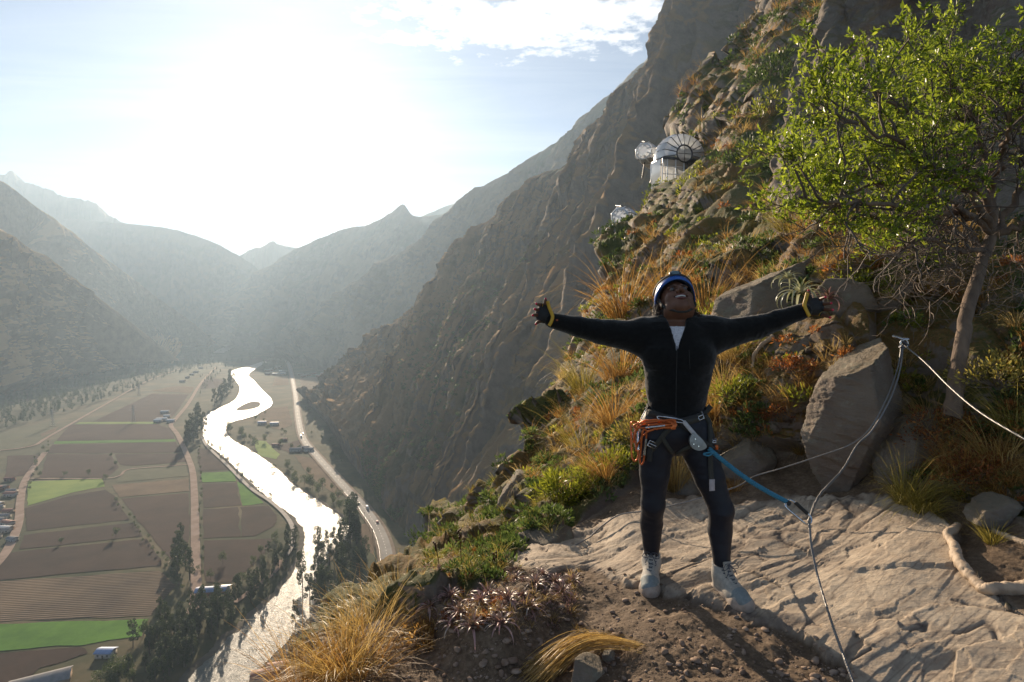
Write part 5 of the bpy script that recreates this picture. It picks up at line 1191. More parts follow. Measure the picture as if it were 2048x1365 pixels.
b = MB(); b.box(front(1114, 641, .002), (.010, .003, .008)); mbpart(b, 'cuff_tag', simple('orange_tag', (.35, .08, .03)), jacket)
# boots
def boot(foot, an, bd, lab):
    fz = foot[2] - .004; o0 = np.array([an[0], an[1], fz]) - bd * .048; rt = np.array([-bd[1], bd[0], 0]); fr = np.stack([rt, bd, [0, 0, 1]])
    L = lambda a, b_, c: o0 + rt * a * .93 + bd * b_ * .93 + np.array([0, 0, c])
    c = L(0, .12, .08); gx_ = [np.arange(c[0] - .2, c[0] + .2, .0035), np.arange(c[1] - .2, c[1] + .2, .0035), np.arange(fz - .02, fz + .24, .0035)]
    up = SDF(*gx_); up.cone(L(0, .045, .05), L(0, .05, .10), .036, .040, .01); up.cone(L(0, .05, .09), L(0, .045, .150), .041, .046, .02)
    up.cone(L(0, .06, .095), L(0, .17, .052), .042, .036, .03); up.cone(L(0, .16, .045), L(0, .225, .036), .040, .034, .02, sc=(1.12, 1, 1), fr=fr); up.cone(L(0, .05, .045), L(0, .2, .04), .037, .040, .02)
    up.ell(L(0, .045, .200), (.037, .037, .075), .004, 'sub'); up.plane(L(0, 0, .150), (bd[0] * .15, bd[1] * .15, 1)); up.plane(L(0, 0, .014), (0, 0, -1))
    V, F = up.mesh(); bo = part('boot', V, F, M_bup, label=lab)
    so_ = SDF(*gx_); so_.cone(L(0, .035, .018), L(0, .12, .018), .041, .038, .01); so_.cone(L(0, .12, .018), L(0, .20, .018), .038, .049, .02); so_.cone(L(0, .20, .018), L(.004, .235, .022), .049, .043, .02); so_.plane(L(0, 0, .032), (-bd[0] * .12, -bd[1] * .12, 1)); so_.plane(L(0, 0, .0), (0, 0, -1))
    V, F = so_.mesh(); part('sole', V, F, M_sole, bo)
    tc_ = SDF(*gx_); tc_.cone(L(0, .19, .046), L(0, .232, .034), .043, .0375, .02, sc=(1.08, 1, 1), fr=fr); tc_.plane(L(0, 0, .03), (0, 0, -1)); tc_.plane(L(0, .183, 0), tuple(-bd)); part('toe_cap', *tc_.mesh(), M_bblue, bo)
    tg = MB(); ribbon(tg, catmull([L(0, .15, .096), L(0, .115, .120), L(0, .098, .150), L(0, .092, .172)], 12), .042, .008, bd + [0, 0, .6]); mbpart(tg, 'tongue', M_bup, bo)
    lc_ = MB(); rows = [(.165, .090), (.147, .101), (.130, .113), (.113, .127), (.104, .139), (.099, .150)]
    for i, (f_, z_) in enumerate(rows):
        w_ = .024 + .002 * i; nx = rows[min(i + 1, 5)]
        lc_.tube([L(-w_, f_ - .012, z_ - .006), L(0, f_ + .004, z_ + .006), L(w_, nx[0] - .012, nx[1] - .006)], .0021, 5); lc_.tube([L(w_, f_ - .012, z_ - .006), L(0, f_ + .005, z_ + .007), L(-w_, nx[0] - .012, nx[1] - .006)], .0021, 5)
    for q in (-1, 1): lc_.tube(catmull([L(0, .105, .165), L(q * .03, .12, .172), L(q * .045, .125, .15), L(q * .02, .118, .145), L(0, .11, .160)], 16), .0019, 5); lc_.tube(catmull([L(0, .108, .165), L(q * .015, .13, .15), L(q * .03, .135, .12)], 8), .0019, 5)
    mbpart(lc_, 'laces', M_lace, bo)
boot(fL, anL, bL, 'boot nearer the drop, toe towards the camera'); boot(fR, anR, bR, 'boot on the rock slab, toe turned outwards')
# harness
hb = MB(); ang = np.linspace(0, 2 * math.pi, 60); zc_ = pt(1350, 832, 2.83)
bp = []
for a in ang:
    dv_ = np.array([math.cos(a), math.sin(a), 0.]); st_ = zc_ + [0, 0, .028 * abs(math.cos(a)) - .012 + (.02 if math.sin(a) > 0 else 0)]; o_ = st_ + dv_ * .4
    h = BV.ray_cast(Vector(o_), Vector(-dv_)); bp.append(np.array(h[0]) + dv_ * .005 if h[0] else st_ + dv_ * .17)
ribbon(hb, bp, .042, .005, np.array([[math.cos(a), math.sin(a), 0] for a in ang])); belt = mbpart(hb, 'harness_belt', M_strapb)
def strap(pts, w, mat, name='harness_strap', off=.006): b = MB(); ribbon(b, line(pts, 22, off), w, .003); return mbpart(b, name, mat)
strap([(1362, 848), (1382, 842), (1405, 830), (1422, 812)], .028, M_strapo); strap([(1358, 846), (1335, 838), (1310, 828), (1296, 814)], .028, M_strapb)
strap([(1355, 850), (1335, 862), (1318, 882), (1300, 905), (1286, 918)], .024, M_strapo, off=.007); strap([(1324, 872), (1334, 890), (1346, 905)], .020, M_strapo); strap([(1360, 850), (1385, 866), (1412, 888), (1436, 905)], .022, M_strapb, off=.008); strap([(1352, 908), (1370, 896), (1390, 888)], .018, M_strapo)
strap([(1406, 832), (1416, 850), (1418, 890), (1420, 940), (1424, 966)], .024, M_strapo, 'hanging_strap', .010); tg_ = strap([(1423, 958), (1424, 980)], .026, simple('pale_label', (.45, .40, .40), (.36, .32, .33), 30), 'strap_label', .012)
strap([(1306, 880), (1302, 900), (1300, 922)], .026, M_strapb, 'hanging_strap', .011)
def buckle(px, py, w, h, an, off=.013):
    c = front(px, py, off); b = MB(); ca, sa = math.cos(an), math.sin(an); q = np.array([(-1, -1), (1, -1), (1, 1), (-1, 1), (-1, -1)]) * [w / 2, h / 2]
    b.tube([c + [x * ca - z * sa, 0, x * sa + z * ca] for x, z in q], .0030, 6); b.tube([c + [-w / 2 * ca, 0, -w / 2 * sa], c + [w / 2 * ca, 0, w / 2 * sa]], .003, 6); mbpart(b, 'harness_buckle', M_silver)
buckle(1397, 833, .026, .036, R(20)); buckle(1306, 889, .040, .028, R(-25)); buckle(1424, 882, .016, .02, 0)
def carabiner(a, b_, w, r, mat, name, out=(0, -1, .1), par=None, top=None):
    """oval snap link from a to b"""
    a = np.asarray(a, float); b_ = np.asarray(b_, float); T = b_ - a; L = np.linalg.norm(T); T /= L; S = np.cross(T, out); S /= np.linalg.norm(S)
    sh = np.array([(0, 0), (.02, .35), (.12, .5), (.5, .46), (.86, .42), (.97, .26), (1, 0), (.97, -.26), (.86, -.46), (.5, -.5), (.12, -.42), (.02, -.25), (0, 0)])
    pts = catmull([a + T * L * u + S * w * v for u, v in sh], 60); m = MB(); m.tube(pts, r, 8, False)
    o = m.build(name, mat, par or person)
    if par is None: o.data.transform(Matrix.Translation(-Vector(pelvis)))
    g_ = MB(); g_.tube([a + T * L * .25 - S * w * .49, a + T * L * .72 - S * w * .49], r * 1.55, 10)
    if par is None: mbpart(g_, 'gate', M_silver, o)
    return o
cz = lambda x, y, o: front(x, y, o)
carabiner(cz(1345, 852, .03), cz(1276, 848, .035), .030, .0048, M_orange, 'orange_carabiner'); carabiner(cz(1350, 846, .04), cz(1283, 858, .05), .026, .0044, M_orange, 'orange_carabiner')
carabiner(cz(1282, 850, .04), cz(1284, 918, .045), .036, .0048, M_orange, 'orange_carabiner'); carabiner(cz(1296, 862, .03), cz(1290, 926, .03), .022, .0044, M_orange, 'orange_carabiner')
carabiner(cz(1318, 838, .028), cz(1364, 846, .03), .016, .0036, M_silver, 'steel_carabiner'); carabiner(cz(1276, 856, .03), cz(1274, 900, .03), .014, .0034, M_silver, 'steel_carabiner')
for pth in ([(1344, 846), (1320, 843), (1292, 846), (1280, 862), (1276, 885)], [(1344, 854), (1318, 858), (1298, 866), (1284, 884), (1280, 900)], [(1340, 850), (1312, 850), (1288, 854), (1278, 874), (1284, 908)]):
    b = MB(); b.tube(line(pth, 26, .024), .0048, 7); mbpart(b, 'orange_sling', M_orange)
b = MB()
for a in np.linspace(0, 2.2, 5): b.tube([front(1342, 842, .02) + [.006 * a, -.005, 0], front(1346, 850, .034) + [.006 * a, 0, 0], front(1342, 858, .02) + [.006 * a, -.005, 0]], .005, 6)
mbpart(b, 'sling_knot', M_orange)
b = MB(); b.tube([front(1300, 812, .006), front(1293, 824, .008), front(1285, 842, .012)], .003, 6); mbpart(b, 'gear_cord', M_silver)
b = MB(); b.box(front(1428, 895, .012), (.016, .012, .022)); mbpart(b, 'orange_clip', M_orange)

# ------------------------------------------------------------------ lanyard, held by the harness and clipped on the cable
LY = empty('safety_lanyard', front(1362, 848, .03)); tag(LY, 'blue rope lanyard with grey rope brake plate and steel carabiner, clipped from harness to cable', 'lanyard')
def lpart(mb, name, mat): o = mb.build(name, mat, LY); o.data.transform(Matrix.Translation(-LY.location)); return o
A0 = front(1363, 847, .035); A1 = front(1384, 872, .045); A2 = front(1408, 893, .055); A3 = P(1574, 1004, 2.60); A4 = P(1621, 1046, 2.58)
b = MB(); ribbon(b, catmull([A0, (A0 + A1) / 2 + [0, -.005, 0], A1], 10), .020, .004, np.array([0, -1, .2])); lpart(b, 'white_sling', simple('white_webbing', (.5, .47, .45), (.38, .35, .34), 100))
b = MB(); d1 = A2 - A0; d1 /= np.linalg.norm(d1); o1 = np.array([0, -1, .1]); s1 = np.cross(d1, o1); s1 /= np.linalg.norm(s1); s1 = s1 * (-1 if s1[2] > 0 else 1)
prof = [(-.047, 0), (.047, 0)] + [(.047 * math.cos(t), .004 + .052 * math.sin(t)) for t in np.linspace(0, math.pi, 18)]; c_ = A1 + d1 * .012
prof = [(.047 * math.cos(t) * 1.0, .050 * math.sin(t) if math.sin(t) > 0 else .012 * math.sin(t)) for t in np.linspace(0, 2 * math.pi, 40, endpoint=False)]
ff1 = [c_ + d1 * a + s1 * q + o1 * .008 for a, q in prof]; ff2 = [c_ + d1 * a + s1 * q - o1 * .008 for a, q in prof]; n = len(prof)
b.add(ff1 + ff2, [[i, (i + 1) % n, n + (i + 1) % n, n + i] for i in range(n)]); b.add(ff1 + [c_ + s1 * .02 + o1 * .010], [[i, (i + 1) % n, n] for i in range(n)]); b.add(ff2 + [c_ + s1 * .02 - o1 * .008], [[i, (i + 1) % n, n] for i in range(n)]); lpart(b, 'brake_plate', M_plate)
b = MB()
for a, q in ((-.02, .012), (.015, .024), (-.008, .034)):
    c = c_ + d1 * a + s1 * q + o1 * .0105; b.tube([c, c + o1 * .002], .0035, 8)
lpart(b, 'rivet', M_silver)
t = np.linspace(0, 1, 90); sag = A2 + (A3 - A2) * t[:, None]; sag[:, 2] -= .020 * np.sin(t * math.pi)
b = MB()
for k in range(3):
    ph = 2 * math.pi * k / 3 + t * 75; w_ = .0062; pp = sag + np.stack([np.cos(ph) * w_ * .6, np.sin(ph) * w_ * .8, np.cos(ph) * w_ * .8], -1); b.tube(pp, .0062, 7)
M_brope = simple('blue_rope', (.045, .22, .32), (.03, .14, .22), 200, .8, bmp=.6, bscale=500, bdist=.002); lpart(b, 'rope', M_brope)
b = MB(); b.tube(catmull([A2 + [.02, -.01, -.01], A2 + [-.005, -.015, -.028], A2 + [-.028, -.012, -.024], A2 + [-.024, -.012, -.018], A2 + [.02, -.012, -.012]], 18), .0042, 7); lpart(b, 'rope_end', M_brope)
b = MB(); b.tube([A3 - (A4 - A3) * .02, A3 + (A4 - A3) * .12], .011, 10); lpart(b, 'end_sleeve', M_strapb)
cb = carabiner(A3, A4, .050, .0052, M_silver, 'steel_carabiner', (0.2, -1, .3), LY); cb.data.transform(Matrix.Translation(-LY.location))
T = (A4 - A3) / np.linalg.norm(A4 - A3); S = np.cross(T, (0.2, -1, .3)); S /= np.linalg.norm(S); g_ = MB(); g_.tube([A3 + (A4 - A3) * .22 - S * .0245, A3 + (A4 - A3) * .75 - S * .0235], .0085, 10)
q = g_.build('gate', M_strapb, cb); q.data.transform(Matrix.Translation(-LY.location))
# ------------------------------------------------------------------ pods hanging on the cliff
mg, nt, out = new_mat('pod_plastic')
gl = N(nt, 'ShaderNodeBsdfPrincipled'); gl.inputs['Base Color'].default_value = (.88, .90, .92, 1); gl.inputs['Metallic'].default_value = .55; gl.inputs['Roughness'].default_value = .10; gl.inputs['Specular IOR Level'].default_value = .9; gl.inputs['Coat Weight'].default_value = .5
tr = N(nt, 'ShaderNodeBsdfTransparent'); tr.inputs[0].default_value = (.80, .86, .92, 1); ms_ = N(nt, 'ShaderNodeMixShader')
lw = N(nt, 'ShaderNodeLayerWeight'); lw.inputs[0].default_value = .35; nt.links.new(M_('ADD', M_('MULTIPLY', lw.outputs['Facing'], .5, nt=nt), .42, nt=nt), ms_.inputs[0])
tl_ = N(nt, 'ShaderNodeBsdfTranslucent'); tl_.inputs[0].default_value = (.95, .95, .95, 1); mt2 = N(nt, 'ShaderNodeMixShader'); mt2.inputs[0].default_value = .45; nt.links.new(gl.outputs[0], mt2.inputs[1]); nt.links.new(tl_.outputs[0], mt2.inputs[2])
nt.links.new(tr.outputs[0], ms_.inputs[1]); nt.links.new(mt2.outputs[0], ms_.inputs[2]); nt.links.new(ms_.outputs[0], out.inputs[0]); M_pod = mg
M_frame = simple('aluminium_frame', (.75, .76, .78), (.6, .61, .63), 2, .4, .3); M_floorp = simple('pod_floor', (.20, .17, .14), None, 1, .7); M_dframe = simple('dark_frame', (.10, .10, .11), None, 2, .4, .6)
def P2(px, py, Y): return P(px, py, Y)
def pod_capsule(px, py, Y, r, L, az, label, tilt=0.0):
    """faceted glass capsule hanging along the cliff: octagonal section, domed end"""
    c = P(px, py, Y); e = empty('cliff_pod', c); e.rotation_euler = (0, 0, az); tag(e, label, 'glass pod', None)
    n = 8; ts = [(-.5, .42), (-.46, .75), (-.36, .96), (-.12, 1.0), (.12, 1.0), (.36, .96), (.46, .75), (.5, .42)]
    ang = np.linspace(0, 2 * math.pi, n, endpoint=False) + math.pi / 8
    V = np.array([[u * L, math.cos(a) * r * k, math.sin(a) * r * k] for u, k in ts for a in ang]); F = grid_faces(len(ts), n, True)
    V = np.vstack([V, [[-.51 * L, 0, 0], [.51 * L, 0, 0]]]); me = len(V)
    sh = MB(); sh.add(V, F); sh.add(V, [[i, (i + 1) % n, me - 2] for i in range(n)]); sh.add(V, [[(len(ts) - 1) * n + i, (len(ts) - 1) * n + (i + 1) % n, me - 1] for i in range(n)]); sh.build('shell', M_pod, e, False)
    for k in (1, 3, 4, 6): b = MB(); b.tube([V[k * n + i] * 1.01 for i in list(range(n)) + [0]], .07, 4); b.build('rib', M_frame, e, False)
    for i in range(n): b = MB(); b.tube([V[k * n + i] * 1.01 for k in range(len(ts))], .06, 4); b.build('rib', M_frame, e, False)
    b = MB(); b.box((0, 0, -r * .62), (L * .8, r * 1.3, .12)); b.build('floor', M_floorp, e, False)
    b = MB(); b.box((L * .05, 0, -r * .25), (L * .3, r * .9, .5)); b.build('bed', simple('bedding', (.35, .3, .28), (.2, .16, .14), 2), e, False)
    for q in (-.35, .35):
        b = MB(); b.tube([(q * L, 0, -r * .9), (q * L * .9 + 1.2, .8, -r * 2.1)], .07, 6); b.build('strut', M_dframe, e)
        b = MB(); b.tube([(q * L, 0, r), (q * L + 1.8, 1.0, r * 1.5)], .04, 5); b.build('strut', M_dframe, e)
    return e
pod_capsule(1252, 440, 45, .85, 3.6, R(62), 'lower octagonal glass pod at the cliff edge, end window facing the camera')
pod_capsule(1239, 468, 48, .62, 3.2, R(52), 'smallest glass pod, half hidden below the lower octagonal one')
pod_capsule(1299, 312, 72, 1.30, 5.0, R(58), 'white faceted pod hanging left of the big glass dome')
# the dining dome: a fan of glass over a round window, with a glazed lower room on legs
dc = P(1354, 316, 66); e = empty('glass_dome', dc); tag(e, 'largest glass pod on the cliff, fan shaped dome over a glazed lower room on legs', 'glass pod')
e.rotation_euler = (0, 0, R(14)); e.scale = (.86, .86, .86)
Rd = 3.0
na, nd = 11, 5; an_ = np.linspace(R(-8), R(188), na); dep = np.linspace(-1.5, 1.5, nd)
def fan(a, r, y): return np.array([math.cos(a) * r * (1.18 if math.cos(a) > 0 else 1.0), y, math.sin(a) * r])
def rad(y): return Rd * (1 - .10 * (y / 1.5) ** 2)
sh = MB(); V = np.array([[fan(a, rad(y), y) for y in dep] for a in an_]); sh.add(V.reshape(-1, 3), grid_faces(na, nd))
Vi = np.array([[fan(a, r, -1.5 - .35 * (1 - (r - 1.1) / (Rd * .9 - 1.1))) for r in np.linspace(1.1, Rd * .9, 4)] for a in an_]); sh.add(Vi.reshape(-1, 3), grid_faces(na, 4)); sh.add((Vi * [1, -1, 1]).reshape(-1, 3), grid_faces(na, 4)); sh.build('dome_shell', M_pod, e, False)
for a in an_[:]:
    b = MB(); b.tube([fan(a, 1.1, -1.88), fan(a, Rd * .9, -1.53), fan(a, Rd, 0), fan(a, Rd * .9, 1.53)], .055, 5); b.build('rib', M_dframe, e)
aa = np.linspace(0, 2 * math.pi, 25); b = MB(); b.tube([(math.cos(a) * 1.1, -1.88, math.sin(a) * 1.1 + .05) for a in aa], .10, 6); b.build('window_ring', M_dframe, e)
b = MB(); b.add([(math.cos(a) * 1.08, -1.87, math.sin(a) * 1.08 + .05) for a in aa[:-1]] + [(0, -1.87, .05)], [[i, (i + 1) % 24, 24] for i in range(24)]); wn = b.build('round_window', M_pod, e, False)
b = MB(); b.box((0, -1.9, .05), (.07, .05, 2.1)); b.box((0, -1.9, .05), (2.1, .05, .07)); b.build('window_bar', M_dframe, wn, False)
b = MB(); b.box((.2, 0, -.55), (6.2, 3.1, .28)); b.build('deck', M_dframe, e, False)
lw_ = MB(); xs_ = [-2.9, -2.2, -1.0, .2]
V = np.array([[(x, -1.4 - .1 * (i == 1), z) for i, x in enumerate(xs_)] for z in (-.7, -2.6, -4.4)]); lw_.add(V.reshape(-1, 3), grid_faces(3, 4)); lw_.add((V * [1, -1, 1]).reshape(-1, 3), grid_faces(3, 4)); 
V2 = np.array([[(-2.9 - (.25 if z > -4 else 0), y, z) for y in (-1.4, 0, 1.4)] for z in (-.7, -2.6, -4.4)]); lw_.add(V2.reshape(-1, 3), grid_faces(3, 3)); lw_.build('lower_glazing', M_pod, e, False)
for x in xs_: b = MB(); b.tube([(x, -1.48, -.6), (x, -1.48, -4.5)], .07, 5); b.build('mullion', M_frame, e)
for z in (-1.6, -2.6, -3.5): b = MB(); b.tube([(-2.9, -1.5, z), (.2, -1.5, z)], .05, 4); b.build('transom', M_frame, e)
b = MB(); b.box((-1.35, 0, -4.6), (3.4, 3.0, .3)); b.build('lower_floor', M_dframe, e, False)
for x, y in ((-2.4, -1), (-1.2, -1), (-.4, 1), (-2.4, 1)): b = MB(); b.tube([(x, y, -4.7), (x + .1, y, -7.2)], .13, 6); b.build('leg', M_frame, e)
for x in (.8, 1.4, 1.9): b = MB(); b.tube([(x, -1.2, -.6), (x + .2, -1.0, -5.0 + x)], .08, 5); b.build('support_post', M_dframe, e)

# ------------------------------------------------------------------ grass, shrubs, rosettes
STRAW = leafy('dry_grass', [(0, (.17, .09, .025)), (.5, (.46, .31, .11)), (1, (.72, .54, .27))], .50, .4, .35, gain=1.3)
ORAN = leafy('rusty_grass', [(0, (.11, .05, .016)), (.5, (.36, .19, .055)), (1, (.60, .40, .16))], .50, .5, .3, gain=1.3)
YELG = leafy('yellow_green_grass', [(0, (.10, .085, .015)), (.5, (.30, .24, .05)), (1, (.58, .48, .16))], .40, .5, .3)
GREEN = leafy('fresh_green_leaf', [(0, (.05, .065, .010)), (.55, (.17, .19, .022)), (1, (.38, .38, .055))], .50, .4, .4, gain=1.5)
DGREEN = leafy('shrub_green_leaf', [(0, (.025, .04, .012)), (.55, (.07, .11, .03)), (1, (.17, .22, .07))], .40, .5, .3, gain=1.3)
RUST = leafy('rust_leaf', [(0, (.08, .03, .014)), (.55, (.26, .085, .03)), (1, (.48, .21, .06))], .40, .5, .3)
PINK = leafy('pink_grey_leaf', [(0, (.06, .045, .035)), (.4, (.20, .145, .11)), (.6, (.34, .21, .18)), (.85, (.46, .25, .24)), (1, (.42, .36, .30))], .22, .4, .5, gain=1.0)
PALE = leafy('pale_leaf', [(0, (.12, .12, .07)), (.5, (.34, .35, .20)), (1, (.60, .60, .45))], .30, .3, .6, gain=1.0)
TWIG = simple('dry_twig', (.12, .085, .06), (.25, .19, .14), 30, .8)
def blades(n, h, spread, droop, width, seed, lean=(0, 0), nseg=6, radius=.03, hv=.35):
    """grass blades as tapered ribbons: V, F, colour"""
    r_ = np.random.default_rng(seed); az = r_.uniform(0, 2 * math.pi, n); el = r_.beta(1.3, 1.6, n) * spread
    H = h * np.clip(1 + r_.normal(0, hv, n), .25, 1.7); t = np.linspace(0, 1, nseg + 1)
    dx = np.cos(az); dy = np.sin(az); bx = dx * radius * r_.uniform(0, 1, n) ** .5; by = dy * radius * r_.uniform(0, 1, n) ** .5
    th = el[:, None] + (droop * r_.uniform(.3, 1.3, n))[:, None] * t[None] ** 1.4 * 1.6
    ds = H[:, None] / nseg; hor = np.cumsum(np.sin(th) * ds, 1) - np.sin(th[:, :1]) * ds; ver = np.cumsum(np.cos(th) * ds, 1) - np.cos(th[:, :1]) * ds
    lx, ly = lean
    X = bx[:, None] + dx[:, None] * hor + lx * H[:, None] * t ** 1.5; Y = by[:, None] + dy[:, None] * hor + ly * H[:, None] * t ** 1.5
    tw = r_.normal(0, .35, n)[:, None] * t; X = X + tw * hor * -dy[:, None] * .6; Y = Y + tw * hor * dx[:, None] * .6
    C = np.stack([X, Y, ver], -1); sa = r_.uniform(0, math.pi, n); S = np.stack([np.cos(sa), np.sin(sa), 0 * sa], -1)[:, None] * (width * (1 - t ** 2 * .85) * .5)[None, :, None]
    V = np.stack([C - S, C + S], 2).reshape(-1, 3); k = nseg + 1
    base = (np.arange(n) * k * 2)[:, None]; i = np.arange(nseg)[None]
    F = np.stack([base + 2 * i, base + 2 * i + 1, base + 2 * i + 3, base + 2 * i + 2], -1).reshape(-1, 4)
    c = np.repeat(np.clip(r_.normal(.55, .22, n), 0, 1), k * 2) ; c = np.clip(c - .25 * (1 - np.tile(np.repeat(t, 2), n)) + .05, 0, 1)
    return V, F, c
def leaf_strip(base, d, up, L, w, curl, nseg=5, cup=.0):
    pass
def rosette(n, L, w, seed, curl=1.6, open_=1.15, nseg=7):
    r_ = np.random.default_rng(seed); t = np.linspace(0, 1, nseg + 1); Vs, Fs, Cs, k0 = [], [], [], 0
    for i in range(n):
        a = i * 2.39996 + r_.normal(0, .15); f = i / n; Li = L * (.45 + .6 * f) * r_.uniform(.8, 1.15); th0 = open_ * f * r_.uniform(.8, 1.2)
        th = th0 + curl * t ** 1.3 * (.3 + f); hor = np.cumsum(np.sin(th)) * Li / nseg; ver = np.cumsum(np.cos(th)) * Li / nseg
        d = np.array([math.cos(a), math.sin(a), 0]); s = np.array([-math.sin(a), math.cos(a), 0]); c = d * hor[:, None] + np.array([0, 0, 1]) * ver[:, None]
        ww = w * np.clip(1.05 - t, .02, 1) ** .8 * .5; nrm = np.stack([-np.cos(th)[:, None] * d, ], 0)[0] + np.sin(th)[:, None] * [0, 0, 1]
        V = np.stack([c - s * ww[:, None] + nrm * ww[:, None] * .5, c, c + s * ww[:, None] + nrm * ww[:, None] * .5], 1).reshape(-1, 3); Vs.append(V); Fs.append(grid_faces(nseg + 1, 3) + k0); k0 += len(V)
        Cs.append(np.full(len(V), np.clip(r_.normal(.5, .2) + .25 * f, 0, 1)))
    return np.vstack(Vs), np.vstack(Fs), np.concatenate(Cs)
def leaf_bush(n, size, leaf, seed, clumps=26, squash=.8, elong=2.6):
    """leafy shrub: pointed leaves on twigs spread through clumps"""
    r_ = np.random.default_rng(seed); cd = r_.normal(size=(clumps, 3)); cd /= np.linalg.norm(cd, axis=1)[:, None]; cd[:, 2] = np.abs(cd[:, 2]) * .9 + .1
    cc = cd * size * r_.uniform(.35, 1, clumps)[:, None] ** .6 * [1, 1, squash]; k = r_.integers(0, clumps, n)
    d = r_.normal(size=(n, 3)); d /= np.linalg.norm(d, axis=1)[:, None]; pos = cc[k] + d * size * r_.uniform(.04, .30, n)[:, None]
    a = d * .8 + cd[k] * .7 + [0, 0, .4] + r_.normal(0, .3, (n, 3)); a /= np.linalg.norm(a, axis=1)[:, None]; b_ = np.cross(a, r_.normal(size=(n, 3))); b_ /= np.linalg.norm(b_, axis=1)[:, None]
    s = leaf * r_.uniform(.6, 1.3, n)[:, None]; V = np.stack([pos, pos + a * s * .5 + b_ * s / elong / 1.0 * .5, pos + a * s, pos + a * s * .5 - b_ * s / elong * .5], 1).reshape(-1, 3)
    F = np.arange(4 * n).reshape(-1, 4); c = np.repeat(np.clip(r_.normal(.5, .22, n) + .25 * (r_.random(clumps)[k] - .5), 0, 1), 4)
    tw = MB()
    for q in cc: tw.tube([np.zeros(3), q * .5 + r_.normal(0, .05, 3) * size, q], [size * .02, size * .012, size * .004], 4, False)
    return V, F, c, tw
def ground_pt(px, py, Y=None): return near_at(px, py)[0] if Y is None else P(px, py, Y)
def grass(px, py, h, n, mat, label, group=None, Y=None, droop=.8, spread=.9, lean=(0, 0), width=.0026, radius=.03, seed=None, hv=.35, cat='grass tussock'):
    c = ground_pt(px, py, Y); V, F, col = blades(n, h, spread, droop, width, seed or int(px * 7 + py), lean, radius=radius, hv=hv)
    o = obj('grass_tussock', V, F, mat, attrs={'m': col}, loc=c - [0, 0, .02]); return tag(o, label, cat, group)
